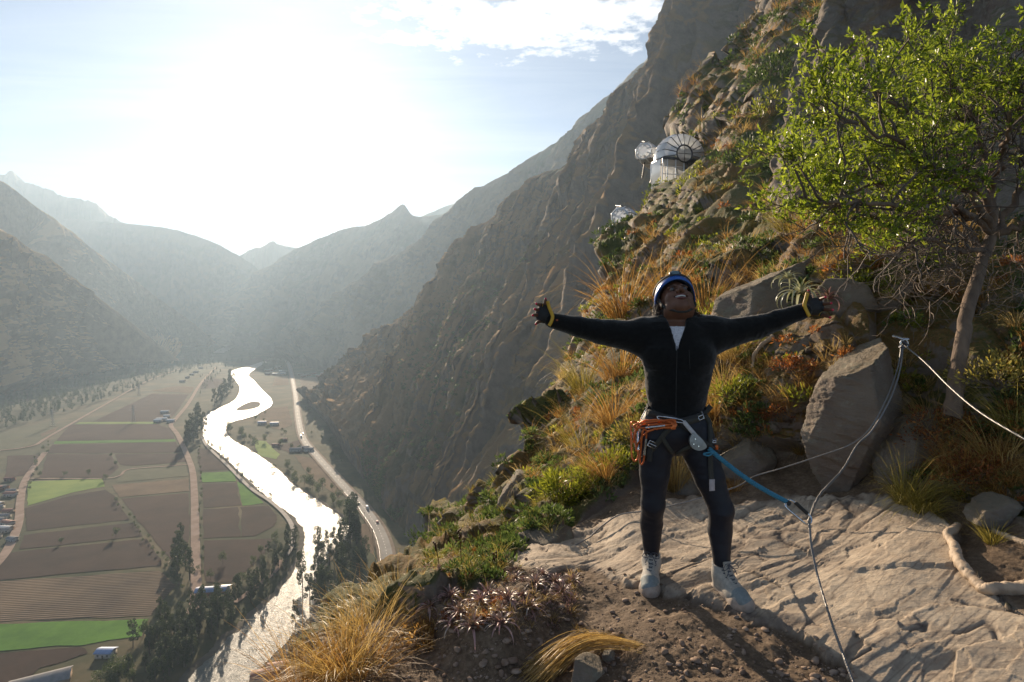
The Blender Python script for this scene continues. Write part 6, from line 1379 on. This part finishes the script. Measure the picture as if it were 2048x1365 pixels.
TU = [ # px, py, height, n, material, label, extra
 (680,1360,.27,700,STRAW,'big tuft of golden dry grass at the very bottom left of the ledge',dict(Y=2.3,spread=.8,droop=.9,lean=(-.1,0),radius=.08)),
 (745,1290,.27,800,STRAW,'wide golden tuft with pale drooping heads, next to the big bottom left one',dict(Y=2.6,spread=.9,droop=.9,lean=(-.06,0),radius=.08)),
 (805,1250,.28,800,STRAW,'tallest golden tuft, its tips in front of the highway bend',dict(Y=2.9,spread=.8,droop=.9,lean=(.05,0),radius=.08)),
 (610,1400,.27,500,ORAN,'rusty dry tuft cut by the bottom edge at the far left',dict(Y=2.2,spread=1.1,droop=.9,radius=.08)),
 (720,1370,.28,500,ORAN,'rusty tuft between the golden tufts and the flat stone',dict(Y=2.3,spread=1.1,droop=.8,radius=.07)),
 (1215,985,.34,420,ORAN,'golden orange tuft arching over the lime green plants',dict(spread=.5,droop=1.1,lean=(-.35,0),radius=.05)),
 (1352,985,.42,420,STRAW,'dry pale tuft seen between the legs',dict(spread=.45,droop=.5,radius=.06)),
 (1500,745,.42,700,STRAW,'large straw tuft on the slope under the raised right arm',dict(spread=1.0,droop=1.2,radius=.09)),
 (1465,810,.42,700,STRAW,'bushy straw tuft beside the woman at waist height',dict(spread=1.0,droop=1.2,radius=.09)),
 (1445,860,.36,600,ORAN,'orange brown tuft touching the hip',dict(spread=1.0,droop=1.2,radius=.08)),
 (1600,905,.24,260,STRAW,'pale spiky tuft at the foot of the large leaning boulder',dict(spread=1.25,droop=.6,radius=.03,width=.003)),
 (1470,985,.14,260,ORAN,'little orange tuft right of the knee',dict(spread=1.2,droop=.9,radius=.03)),
 (1820,1010,.30,650,YELG,'yellow green tuft with blades swept to the right, at the top of the slab',dict(spread=.9,droop=.8,lean=(.28,-.1),radius=.06)),
 (1850,1030,.22,350,YELG,'smaller yellow tuft hanging over the slab corner',dict(spread=1.1,droop=1.1,lean=(.15,-.1),radius=.05)),
 (1985,1085,.12,180,YELG,'short yellow tuft beside the right edge rock',dict(spread=.8,droop=.6,radius=.03)),
 (1245,770,.9,300,ORAN,'orange tuft on the slope left of the waist',dict(spread=1.0,droop=1.0,radius=.2,width=.008)),
 (1250,880,.55,350,ORAN,'rusty tuft left of the orange carabiners',dict(spread=1.0,droop=1.0,radius=.12,width=.005)),
 (1290,690,1.2,300,ORAN,'orange brown tuft just under the left upper arm',dict(spread=1.0,droop=1.0,radius=.3,width=.012)),
 (1165,905,.7,300,YELG,'olive tuft at the cliff edge above the lime green plants',dict(spread=1.0,droop=1.0,radius=.15,width=.006)),
 (1180,800,.9,300,YELG,'olive tuft at the cliff edge left of the waist',dict(spread=1.0,droop=1.0,radius=.2,width=.008)),
 (1420,650,.8,350,ORAN,'orange tuft behind the right shoulder',dict(spread=1.0,droop=.9,radius=.2,width=.007)),
 (1390,640,.8,300,ORAN,'rusty tuft right behind the curly hair',dict(spread=1.0,droop=.9,radius=.2,width=.008)),
 (1590,460,.5,420,YELG,'yellowish grass on the ledge under the tree, left part',dict(spread=1.0,droop=.8,radius=.25,width=.006,Y=8.2)),
 (1650,480,.5,420,ORAN,'brownish grass on the ledge under the tree, right part',dict(spread=1.0,droop=.8,radius=.25,width=.006,Y=7.4)),
 (1930,960,.30,420,ORAN,'rust coloured tuft at the foot of the tree',dict(spread=1.1,droop=.8,radius=.10)),
 (2010,930,.35,420,STRAW,'tangle of straw at the right edge under the cable',dict(spread=1.2,droop=1.0,radius=.12)),
 (1880,860,.30,380,STRAW,'thin dry tuft left of the trunk foot',dict(spread=1.0,droop=1.0,radius=.08)),
 (2040,860,.35,380,YELG,'olive dry tuft at the right edge above the cable',dict(spread=1.2,droop=1.0,radius=.12)),
]
for (px, py, h, n, mt, lab, ex) in TU: grass(px, py, h, n, mt, lab, **ex)
# the sheaf of grass lying on the dirt
gs = MB(); r_ = np.random.default_rng(77); a0 = near_at(1075, 1352)[0]; a1 = near_at(1165, 1288)[0]; a2 = near_at(1290, 1305)[0]
for i in range(520):
    u = r_.uniform(0, 1); o_ = r_.normal(0, .022, 3); o_[2] = abs(o_[2]) * .9 + .008; e0 = r_.uniform(-.15, .1); 
    p0 = a0 + (a0 - a1) * e0 + o_ * [1.6, 1.6, .5] ; p2 = a2 + (a1 - a2) * r_.uniform(0, .9) + o_ * [.8, .9, .5]; p1 = a1 + o_ * [1, 1, 1.2] + [0, 0, .035]
    t = np.linspace(0, 1, 9)[:, None]; c = p0 * (1 - t) ** 2 + 2 * p1 * t * (1 - t) + p2 * t * t; w_ = .0013; s = np.array([r_.normal(), r_.normal(), r_.normal() * .6]); s = s / np.linalg.norm(s) * w_
    V = np.stack([c - s * (1 - t * .7), c + s * (1 - t * .7)], 1).reshape(-1, 3); k = 9; F = np.stack([2 * np.arange(k - 1), 2 * np.arange(k - 1) + 1, 2 * np.arange(k - 1) + 3, 2 * np.arange(k - 1) + 2], -1); gs.add(V, F, np.clip(r_.normal(.5, .2), 0, 1))
tag(gs.build('grass_sheaf', STRAW, smooth=False), 'flattened sheaf of golden grass lying on the dirt at the bottom centre', 'grass')
def bush(px, py, size, leaf, n, mat, label, Y=None, squash=.8, name='shrub', cat='shrub', elong=2.6, group=None, seed=None, clumps=26, dz=0):
    c = ground_pt(px, py, Y) + np.array([0, 0, dz]); V, F, col, tw = leaf_bush(n, size, leaf, seed or int(px * 3 + py), clumps, squash, elong)
    e = empty(name, c); tag(e, label, cat, group); obj('foliage', V, F, mat, e, attrs={'m': col}); tw.build('twigs', TWIG, e); return e
bush(1130, 1010, .26, .050, 1500, GREEN, 'lime green leafy plant at the left edge of the slab', squash=.9, elong=4.5)
bush(1190, 985, .22, .045, 900, GREEN, 'yellow green leafy plant right of the lime green one', squash=.8, elong=4.5)
bush(1245, 960, .22, .045, 900, GREEN, 'green leafy plant left of the knee', squash=.8, elong=4.5)
bush(1275, 930, .20, .040, 700, YELG, 'yellowish plant by the left thigh', squash=.9, elong=4)
bush(1452, 575, 1.25, .10, 2400, DGREEN, 'feathery green bush right of the helmet', Y=15.0, squash=1.0, elong=4, clumps=40)
bush(1217, 705, 1.3, .13, 2000, DGREEN, 'round grey green bush under the left forearm', Y=18, squash=.9)
bush(1318, 432, 2.6, .30, 1500, GREEN, 'bright green bush beside the lower glass pods', Y=62, squash=1.0)
bush(1384, 430, 2.3, .25, 1200, GREEN, 'slanting green bush on the rib right of the pods', Y=45, squash=1.4)
bush(1500, 345, 2.6, .24, 1800, DGREEN, 'dark green bush above the brown outcrop', Y=40, squash=.8)
bush(1535, 330, 2.0, .22, 1000, GREEN, 'sunlit green bush against the rock wall edge', Y=38, squash=1.0)
bush(1530, 260, 3.2, .35, 1000, GREEN, 'green bush high on the slope next to the rock wall', Y=55, squash=1.2)
bush(1545, 185, 3.4, .35, 1400, DGREEN, 'olive bush in the notch above the glass dome', Y=60, squash=1.2)
bush(1520, 590, .6, .07, 1500, GREEN, 'low yellow green plants on the slope above the right arm', Y=9.0, squash=.6, elong=4)
bush(1425, 715, .7, .08, 1300, GREEN, 'bright green plants between waist and right arm', Y=6.4, squash=.8, elong=5)
bush(1500, 835, .22, .05, 600, GREEN, 'green plants above the angular block', squash=.8, elong=5)
bush(1625, 815, .15, .05, 300, GREEN, 'small green rosette like plant on the thin flat stone', squash=.7, elong=5)
bush(1715, 600, .22, .05, 500, GREEN, 'green sprig right of the yellow gloved hand', squash=1.2, elong=3.5)
bush(1610, 770, .18, .022, 1100, RUST, 'rust red creeping plant on the sloping rock', squash=.8, elong=2)
bush(1580, 850, .14, .02, 700, RUST, 'rust red plant beside the small rounded rock', squash=.8, elong=2)
bush(1905, 900, .26, .022, 2600, RUST, 'large rust orange shrub at the foot of the tree', squash=.9, elong=2, clumps=40)
bush(1960, 970, .22, .020, 2000, RUST, 'rust orange twigs below the large rust shrub', squash=.8, elong=2, clumps=36)
bush(1995, 790, .25, .03, 900, YELG, 'yellow tipped shrub behind the cable at the right edge', squash=.8)
bush(1855, 870, .10, .02, 350, GREEN, 'small green sprig left of the trunk foot', squash=1.2)
bush(905, 1235, .13, .022, 1300, RUST, 'orange and yellow bush at the left end of the ledge', Y=2.85, squash=1.5, elong=2.4, clumps=30)
bush(930, 1170, .12, .022, 900, YELG, 'olive yellow bush behind the pink rosettes', Y=3.2, squash=1.1, elong=2.4, clumps=30)
bush(985, 1135, .10, .02, 700, YELG, 'mossy yellow bush around the small cactus', Y=3.3, squash=.9, elong=2.4)
bush(900, 1105, .7, .06, 900, DGREEN, 'dark shrub on the slope just beyond the ledge', Y=8.5, squash=.5)
bush(840, 1290, .10, .02, 700, ORAN, 'low rusty plant at the edge of the dirt', Y=2.5, squash=.8, elong=3)
# bromeliad rosettes
RO = [(880,1165,.09),(920,1225,.09),(975,1190,.10),(1045,1190,.09),(1085,1150,.09),(905,1250,.10),(945,1255,.13),(1000,1250,.12),(960,1205,.12),(1015,1200,.13),(1060,1215,.11),(900,1195,.10),(1070,1170,.11),(1110,1165,.11),(1030,1160,.10),(1145,1165,.10),(985,1165,.10),(690,1345,.07),(1090,1190,.10),(1125,1185,.09),(860,1215,.09),(830,1200,.09),(1000,1225,.11)]
where = {5: 'lowest left pink grey rosette in the patch', 6: 'large pink rosette at the lower front of the patch', 7: 'pink rosette at the lower right front of the patch', 17: 'small lone pink rosette at the bottom left in the dirt', 15: 'last rosette at the right end of the patch', 21: 'leftmost rosette beside the dry grass'}
for k, (px, py, L) in enumerate(RO):
    V, F, c = rosette(26 + (k * 7) % 14, L * random.uniform(.75, 1.15), L * .11, 500 + k, curl=random.uniform(1.3, 2.2), open_=random.uniform(.95, 1.35)); o = obj('bromeliad', V, F, PINK, None, True, {'m': c}, loc=P(px, py, float(near_at(px, py)[0][1])) + np.array([0, 0, -.01]))
    tag(o, where.get(k, 'pink grey bromeliad rosette inside the patch on the ledge'), 'bromeliad', 'pink grey bromeliads on the ledge')
for k, (px, py, Y, L, lab) in enumerate(((1600, 590, 4.7, .26, 'large pale green bromeliad with long strap leaves behind the right wrist'), (1655, 600, 4.9, .20, 'dark spiky bromeliad behind the right hand'), (1575, 560, 5.2, .18, 'silvery rosette above the large pale bromeliad'))):
    V, F, c = rosette(26, L, L * .12, 600 + k, curl=2.1, open_=1.3); tag(obj('bromeliad', V, F, PALE if k != 1 else PINK, None, True, {'m': c}, loc=P(px, py, Y)), lab, 'bromeliad')
# small cactus
cb_ = MB(); cp = P(1003, 1150, 3.25); p_, Fq = sphere_dirs(18, 24); rr = 1 + .12 * np.cos(np.arctan2(p_[:, 1], p_[:, 0]) * 9); cb_.add(p_ * [.021, .021, .075] * np.stack([rr, rr, np.ones_like(rr)], -1) + cp + [0, 0, .06], Fq[:, ::-1]); cb_.add(p_ * [.014, .014, .035] * np.stack([rr, rr, np.ones_like(rr)], -1) + cp + [-.09, .01, .03], Fq[:, ::-1])
e = cb_.build('cactus', simple('cactus_skin', (.07, .13, .03), (.05, .09, .025), 60, .6)); tag(e, 'small upright green cactus on the ledge edge behind the rosettes', 'cactus')
# flower stalks
st_ = MB()
for a, b_, c_ in (((960, 1230), (975, 1160), (990, 1105)), ((925, 1150), (922, 1110), (918, 1060)), ((880, 1180), (878, 1130), (870, 1085))):
    Y = 3.0; st_.tube(catmull([P(*a, Y), P(*b_, Y), P(*c_, Y)], 10), .0025, 5)
    for q in range(6): st_.box(P(c_[0] + random.uniform(-4, 4), c_[1] + q * 3, Y), (.008, .008, .010))
o = st_.build('flower_stalk', RUST); tag(o, 'thin reddish flower stalks rising from the pink rosettes', 'flower stalks')

# ------------------------------------------------------------------ ground cover over the cliff: nobody could count it
def cover(name, mat, n, region, seed, hscale, label, kind='grass', thresh=0.0, nseed=1, wid=.022, anyground=False):
    r_ = np.random.default_rng(seed); px = r_.uniform(region[0], region[2], n * 6); py = r_.uniform(region[1], region[3], n * 6)
    xs = xsil(py); ok = px > xs - 2; px, py = px[ok], py[ok]; Pn, Nq = near_at(px, py); Yq = Pn[:, 1]
    rr = np.clip((py - ys[0]) / (ys[1] - ys[0]), 0, NR - 1).astype(int); cc = np.clip(((px - XS[rr]) / (2330 - XS[rr])).clip(0, 1) ** (1 / 1.12) * (NC - 1), 0, NC - 1).astype(int)
    ok = (rockm[rr, cc] > .6) | anyground; ok &= slab[rr, cc] < .3
    nz = fbm(np.stack([px / 70, py / 55, px * 0 + nseed * 9], -1), 4, nseed); ok &= nz > thresh
    # hidden behind the rock wall
    kw = np.interp(py, KW[:, 0], KW[:, 1]); ok &= ~((px > kw + 30) & (py < 560) & (Yq > 9))
    bare = (px > 1560) & (py > 620) & (px < 1900); ok &= ~(bare & (nz < .42)); ok &= ~((px > 1860) & (px < 2010) & (py > 620) & (py < 850))
    ok = np.where(ok)[0][:n]; Pn, Yq, nz = Pn[ok], Yq[ok], nz[ok]
    Vs, Fs, Cs, k0 = [], [], [], 0
    T = []
    for s in range(8):
        if kind == 'grass': T.append(blades(30, 1.0, 1.0, .9, wid, 900 + s, radius=.18, nseg=4))
        else: V, F, c, _ = leaf_bush(70, .6, .30, 950 + s, 9, .7, 3.0); T.append((V, F, c))
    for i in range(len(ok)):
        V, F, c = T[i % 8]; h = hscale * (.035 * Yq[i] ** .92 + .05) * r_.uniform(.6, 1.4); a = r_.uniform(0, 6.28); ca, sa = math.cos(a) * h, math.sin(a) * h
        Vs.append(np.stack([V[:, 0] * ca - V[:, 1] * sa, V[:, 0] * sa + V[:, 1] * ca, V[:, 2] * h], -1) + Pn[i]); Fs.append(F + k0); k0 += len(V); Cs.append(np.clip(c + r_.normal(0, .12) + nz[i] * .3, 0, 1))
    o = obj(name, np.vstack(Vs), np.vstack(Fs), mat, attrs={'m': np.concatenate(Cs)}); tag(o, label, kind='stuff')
REG = (1050, -60, 2140, 1010)
cover('hillside_grass', ORAN, 1400, REG, 21, .62, 'rusty and golden grass covering the slope', 'grass', .14, 1)
cover('dry_grass', STRAW, 1100, REG, 22, .65, 'straw coloured grass scattered over the slope', 'grass', .20, 2)
cover('green_ground_plants', GREEN, 420, REG, 23, .5, 'bright green low plants on the slope', 'leaf', .20, 3)
cover('dark_ground_plants', DGREEN, 1300, REG, 24, .6, 'dark green low plants on the slope', 'leaf', .18, 4)
cover('red_ground_plants', RUST, 500, REG, 25, .55, 'reddish low plants on the slope', 'leaf', .25, 5)
cover('edge_grass', YELG, 260, (850, 930, 1130, 1180), 26, .5, 'olive grass on the slope beyond the ledge', 'grass', -.2, 6)
cover('edge_plants', DGREEN, 400, (850, 930, 1130, 1180), 27, .6, 'dark low plants on the slope beyond the ledge', 'leaf', -.2, 7)

cover('leaf_litter', PINK, 150, (840, 1120, 1150, 1250), 28, .24, 'low pinkish brown plants and litter between the pink rosettes', 'leaf', -.9, 8, anyground=True)
cover('low_rusty_plants', RUST, 45, (860, 1130, 1000, 1260), 33, .28, 'small rusty plants at the left of the pink rosettes', 'leaf', -.9, 8, anyground=True)
cover('short_dry_grass', STRAW, 120, (840, 1110, 1160, 1260), 29, .35, 'short dry grass between the pink rosettes', 'grass', -.9, 9, anyground=True)

# scattered shrubs on the lower mountain slope above the highway
def slope_pt(i, j): return S_right[i, j]
sv, sf, sa, k0 = [], [], [], 0; rs = np.random.default_rng(31); TB = [leaf_cloud([[0, 0, .5], [.5, .2, .3], [-.4, .3, .35], [.1, -.5, .3]], [.5, .4, .4, .4], 70, .22) for _ in range(5)]
for i in range(5200):
    u = int(rs.uniform(330, 640)); v = int(420 * (1 - rs.random() ** 2.2 * .55)) - 4; p = S_right[u, min(v, 419)]
    if vn(np.array([p / 60]), 6)[0] < -.15: continue
    V, F, c = TB[i % 5]; s = rs.uniform(1.2, 4.2); sv.append(V * s + p); sf.append(F + k0); sa.append(c + .1 * rs.normal()); k0 += len(V)
for i in range(6500):
    u = int(rs.uniform(200, 780)); v = int(rs.uniform(8, 330)); p = S_right[u, v]
    if vn(np.array([p / 45]), 9)[0] < -.05: continue
    V, F, c = TB[i % 5]; s = rs.uniform(.7, 2.6); V = V[:120]; sv.append(V * s + p); sf.append(F[:30] + k0); sa.append(c[:120] * .7 + .1 * rs.normal()); k0 += len(V)
tag(obj('slope_shrubs', np.vstack(sv), np.vstack(sf), leafy('slope_shrub_leaf', [(0, (.03, .045, .012)), (.6, (.09, .12, .028)), (1, (.2, .2, .055))], .3), attrs={'m': np.concatenate(sa)}), 'green and olive scrub over the mountain slope above the highway', kind='stuff')

# ------------------------------------------------------------------ the tree on the right
TLEAF = leafy('tree_leaf', [(0, (.05, .075, .010)), (.5, (.16, .21, .020)), (1, (.36, .40, .05))], .55, .35, .5, gain=1.7)
M_tbark = simple('grey_bark', (.22, .15, .10), (.085, .058, .042), 14, .9, bmp=1.0, bscale=40, bdist=.01, stretch=(1, 1, .2)); M_twig = simple('fine_twig', (.075, .055, .042), (.13, .10, .08), 30, .8)
tb = ground_pt(1915, 800); tb = P(1908, 812, 3.62); 
te = empty('small_tree', tb); tag(te, 'leafy green tree with a bent bare trunk rooted in the rocks at the right', 'tree')
def tp(px, py, Y): return P(px, py, Y) - tb
rt = np.random.default_rng(8)
tk = catmull([tp(1904, 835, 3.55), tp(1912, 770, 3.62), tp(1922, 690, 3.72), tp(1938, 610, 3.82), tp(1962, 530, 3.94), tp(1985, 470, 4.02)], 26); limbs_px_y = lambda y: 470 - (470 - y) * .86 if y < 470 else y; tm = MB(); tm.tube(tk + rt.normal(0, .003, tk.shape), np.linspace(.048, .031, 26) * (1 + .12 * rt.random(26)), 14); tm.build('trunk', M_tbark, te)
limbs_px = [[(1985,470,4.02),(1950,430,3.95),(1900,420,3.85),(1830,430,3.7),(1740,425,3.6),(1650,410,3.5)],
 [(1970,500,4.0),(1930,470,4.1),(1870,440,4.2),(1800,390,4.3),(1720,330,4.35),(1640,250,4.4)],
 [(1985,470,4.02),(1960,400,3.9),(1900,350,3.8),(1840,350,3.7),(1770,350,3.65),(1690,365,3.55)],
 [(1985,470,4.02),(1970,380,4.0),(1930,290,3.9),(1870,220,3.8),(1790,170,3.8),(1720,120,3.8)],
 [(1985,470,4.02),(1985,360,4.1),(1960,240,4.1),(1930,150,4.1),(1880,80,4.1)],
 [(1985,470,4.02),(2030,390,4.1),(2060,280,4.1),(2060,160,4.2),(2050,60,4.2)],
 [(1985,470,4.02),(2060,440,3.9),(2150,360,3.8),(2220,260,3.8)],
 [(1970,380,4.0),(1930,340,3.6),(1850,300,3.3),(1760,240,3.2),(1690,200,3.2)],
 [(1950,430,3.95),(1890,390,3.6),(1800,400,3.3),(1700,400,3.2),(1600,390,3.2)],
 [(1985,360,4.1),(2010,270,3.7),(2030,180,3.5),(2090,110,3.4)],
 [(1975,500,4.0),(1920,500,3.8),(1850,480,3.7),(1800,500,3.6)], [(1985,470,4.02),(1900,300,4.4),(1800,230,4.6),(1700,170,4.7)], [(1985,440,4.02),(1940,330,4.5),(1880,220,4.7),(1840,120,4.8)]]
tips = []; twm = MB()
def sub(base_pts, r0, depth, n, Ls):
    L = len(base_pts)
    for k in range(n):
        i = int(rt.uniform(.25, 1) * (L - 1)); p = base_pts[i]; d = base_pts[min(i + 1, L - 1)] - base_pts[max(i - 1, 0)]; d /= np.linalg.norm(d) + 1e-9
        v = d * .7 + rt.normal(0, .65, 3) + np.array([-.12, 0, .12]); v /= np.linalg.norm(v); ln = Ls * rt.uniform(.5, 1.2); m = 6; pts = [p]
        for q in range(m): v = v + rt.normal(0, .22, 3) + [0, 0, .05]; v /= np.linalg.norm(v); pts.append(pts[-1] + v * ln / m)
        pts = np.array(pts); twm.tube(pts, np.linspace(r0, r0 * .35, m + 1), 5 if depth > 1 else 3, False)
        if depth > 0: sub(pts, r0 * .5, depth - 1, 5 if depth == 2 else 4, Ls * .52)
        if depth <= 1: tips.append((pts[-1], v)); tips.append((pts[m // 2 + 1], v))
for k, lp in enumerate(limbs_px):
    pts = catmull([tp(q[0], limbs_px_y(q[1]), q[2]) for q in lp], 22) ; pts[2:] += rt.normal(0, .012, (20, 3)); b = MB(); b.tube(pts, np.linspace(.028 if k < 7 else .020, .007, 22), 8); b.build('branch', M_tbark, te); sub(pts, .0085, 2, 13, .52)
twm.build('twigs', M_twig, te)
tp_ = np.array([t[0] for t in tips]); tdv = np.array([t[1] for t in tips])
# leaves sit towards the outside and top of the crown; the inside is bare twigs
cen = tp(1930, 360, 3.95); q = (tp_ - cen) / [1.15, .8, .95]; rad_ = np.linalg.norm(q, axis=1) + .25 * q[:, 2] - .1 * q[:, 0]; lim = np.clip((rad_ - .58) / .38, .03, 1)
w3 = tp_ + tb; sx = 1024 + FPX * w3[:, 0] / w3[:, 1]; syy = 625 - FPX * w3[:, 2] / w3[:, 1]
low = np.interp(sx, [1500, 1640, 1720, 1830, 1900, 2100], [430, 455, 470, 480, 400, 400]); lim = lim * (syy < low)
pick = rt.random(len(tp_)) < lim * 1.0
tp_, tdv = tp_[pick], tdv[pick]; nl = 7
pos = np.repeat(tp_, nl, 0); dv = np.repeat(tdv, nl, 0); n = len(pos); a = dv * .6 + rt.normal(0, .62, (n, 3)) + [0, 0, .25]; a /= np.linalg.norm(a, axis=1)[:, None]; b_ = np.cross(a, rt.normal(size=(n, 3))); b_ /= np.linalg.norm(b_, axis=1)[:, None]; c_ = np.cross(a, b_)
pos = pos - dv * rt.uniform(0, .05, n)[:, None]; s = rt.uniform(.022, .046, n)[:, None]
V = np.stack([pos, pos + a * s * .45 + b_ * s * .17, pos + a * s - c_ * s * .12, pos + a * s * .45 - b_ * s * .17], 1).reshape(-1, 3)
obj('foliage', V, np.arange(4 * n).reshape(-1, 4), TLEAF, te, attrs={'m': np.repeat(np.clip(rt.normal(.5, .2, n) + .15 * (np.repeat(rt.random(len(tp_)), nl) - .5), 0, 1), 4)})
print('tree leaves', n)
# low green boughs left of the trunk
for px, py, Y, s_, lab in ((1790, 515, 4.3, .26, 'bright low bough of leaves left of the trunk'), (1560, 395, 3.3, .16, None)):
    if lab: bush(px, py, s_, .038, 700, TLEAF, 'bright green leafy sapling growing left of the bare trunk', Y=Y, squash=.9, elong=3, clumps=22)
# dead twigs hanging under the crown
dm = MB()
for i in range(210):
    p = P(rt.uniform(1780, 2100), rt.uniform(480, 640), rt.uniform(3.9, 4.6)); v = rt.normal(0, 1, 3) + [-.3, 0, -.25]; v /= np.linalg.norm(v); pts = [p]
    for q in range(6): v = v + rt.normal(0, .35, 3); v /= np.linalg.norm(v); pts.append(pts[-1] + v * .055)
    dm.tube(np.array(pts) - tb, np.linspace(.0035, .0012, 7), 3, False)
dm.build('dead_twigs', TWIG, te)
# pale roots lying at the right of the slab
M_root = simple('bleached_wood', (.50, .38, .26), (.30, .22, .15), 12, .7, bmp=.8, bscale=30, bdist=.006, stretch=(1, 1, .3))
def root(pix, r0, r1, label):
    pts = []
    for px, py in pix: p, n_ = near_at(px, py); pts.append(p + [0, 0, max(r0, r1) * .8])
    pts = catmull(pts, 50); rr = np.linspace(r0, r1, 50) * (1 + .18 * fbm(np.stack([np.arange(50) / 4, np.zeros(50), np.zeros(50)], -1), 3, 3)); pts = pts + np.stack([vn(pts * 14, 5), vn(pts * 14, 6), vn(pts * 14, 7) * .5], -1) * r1 * .5; pts = catmull(pts, 160); rr = np.interp(np.arange(160), np.linspace(0, 159, 50), rr); V, F = tube(pts, rr, 18); V = V + (V - np.repeat(pts, 18, 0)) * (fbm(V * [60, 60, 60], 4, 4)[:, None] * .35); b = MB(); b.add(V, F); o = b.build('tree_root', M_root); tag(o, label, 'root')
root([(1915,1068),(1903,1095),(1912,1128),(1935,1160),(1962,1185),(1985,1190),(2040,1186),(2120,1170)], .020, .028, 'bleached curved root sweeping along the right end of the slab')
root([(1983,1066),(2010,1078),(2050,1095),(2110,1120)], .012, .016, 'thin pale root at the right edge above the curved one')
root([(1940,1160),(1958,1178),(1975,1188)], .016, .012, 'short stub of root lying against the curved root')
root([(1545,800),(1530,770),(1545,730),(1575,690)], .010, .018, 'pale dead branch on the slope above the angular block')

# ------------------------------------------------------------------ steel cables and anchor
M_cable = simple('steel_cable', (.26, .25, .24), (.15, .145, .14), 300, .45, .6)
an0 = P(1806, 682, 3.80)
e = empty('cable_anchor', an0); tag(e, 'steel bolt and shackle holding the cables on the big boulder', 'anchor')
b = MB(); b.tube([(-.035, .05, .03), (.0, .0, .012), (.03, -.01, .01)], .011, 8); b.build('bolt', M_silver, e)
b = MB(); b.tube([(math.cos(a) * .024, -.012, math.sin(a) * .028 - .02) for a in np.linspace(0, 6.28, 20)], .006, 7); b.build('shackle', M_silver, e)
b = MB(); b.tube([(-.02, -.01, .0), (.03, -.01, -.03)], .010, 8); b.tube([(-.03, -.015, -.035), (-.005, -.015, -.05)], .012, 8); b.build('cable_clamp', M_dframe, e)
def cable(ctrl, r, label, n=70, group=None, twist=True):
    p = catmull([P(*c) for c in ctrl], n * 3); b = MB(); m = len(p); arc = np.concatenate([[0], np.cumsum(np.linalg.norm(np.diff(p, axis=0), axis=1))])
    if twist:
        for k in range(3):
            ph = arc * 2 * math.pi / .030 + k * 2.094; b.tube(p + np.stack([np.cos(ph) * r * .42, np.sin(ph) * r * .25, np.sin(ph) * r * .42], -1), r * .62, 6)
    else: b.tube(p, r, 7)
    o = b.build('safety_cable', M_cable); tag(o, label, 'cable', group); return o
cable([(1806,690,3.79),(1800,740,3.70),(1780,800,3.60),(1745,860,3.50),(1715,890,3.42),(1685,940,3.20),(1640,990,2.90),(1620,1035,2.60),(1619,1050,2.56),(1624,1100,2.48),(1640,1170,2.36),(1665,1250,2.18),(1690,1320,2.04),(1712,1380,1.94),(1730,1450,1.8)], .0062, 'steel cable from the anchor through the carabiner, over the slab to the bottom edge')
cable([(1803,690,3.79),(1796,735,3.72),(1772,800,3.64),(1738,860,3.62),(1700,890,3.68),(1640,912,3.75),(1560,938,3.85),(1510,953,3.9),(1470,975,3.7),(1370,1005,3.6),(1290,1022,3.7),(1240,1030,3.75),(1205,1052,3.7),(1180,1075,3.6)], .0055, 'steel cable from the anchor passing behind the legs to the left end of the slab')
cable([(1810,692,3.79),(1850,725,3.6),(1900,775,3.3),(1960,825,3.0),(2048,878,2.7),(2180,950,2.45),(2400,1070,2.1),(2700,1150,1.9),(3000,1180,1.85)], .0068, 'steel cable from the anchor to the right edge, passing in front of the tree trunk')
cable([(1180,1075,3.6),(1140,1095,3.5),(1115,1092,3.55),(1090,1098,3.6)], .004, 'loose wire end on the left tip of the slab')
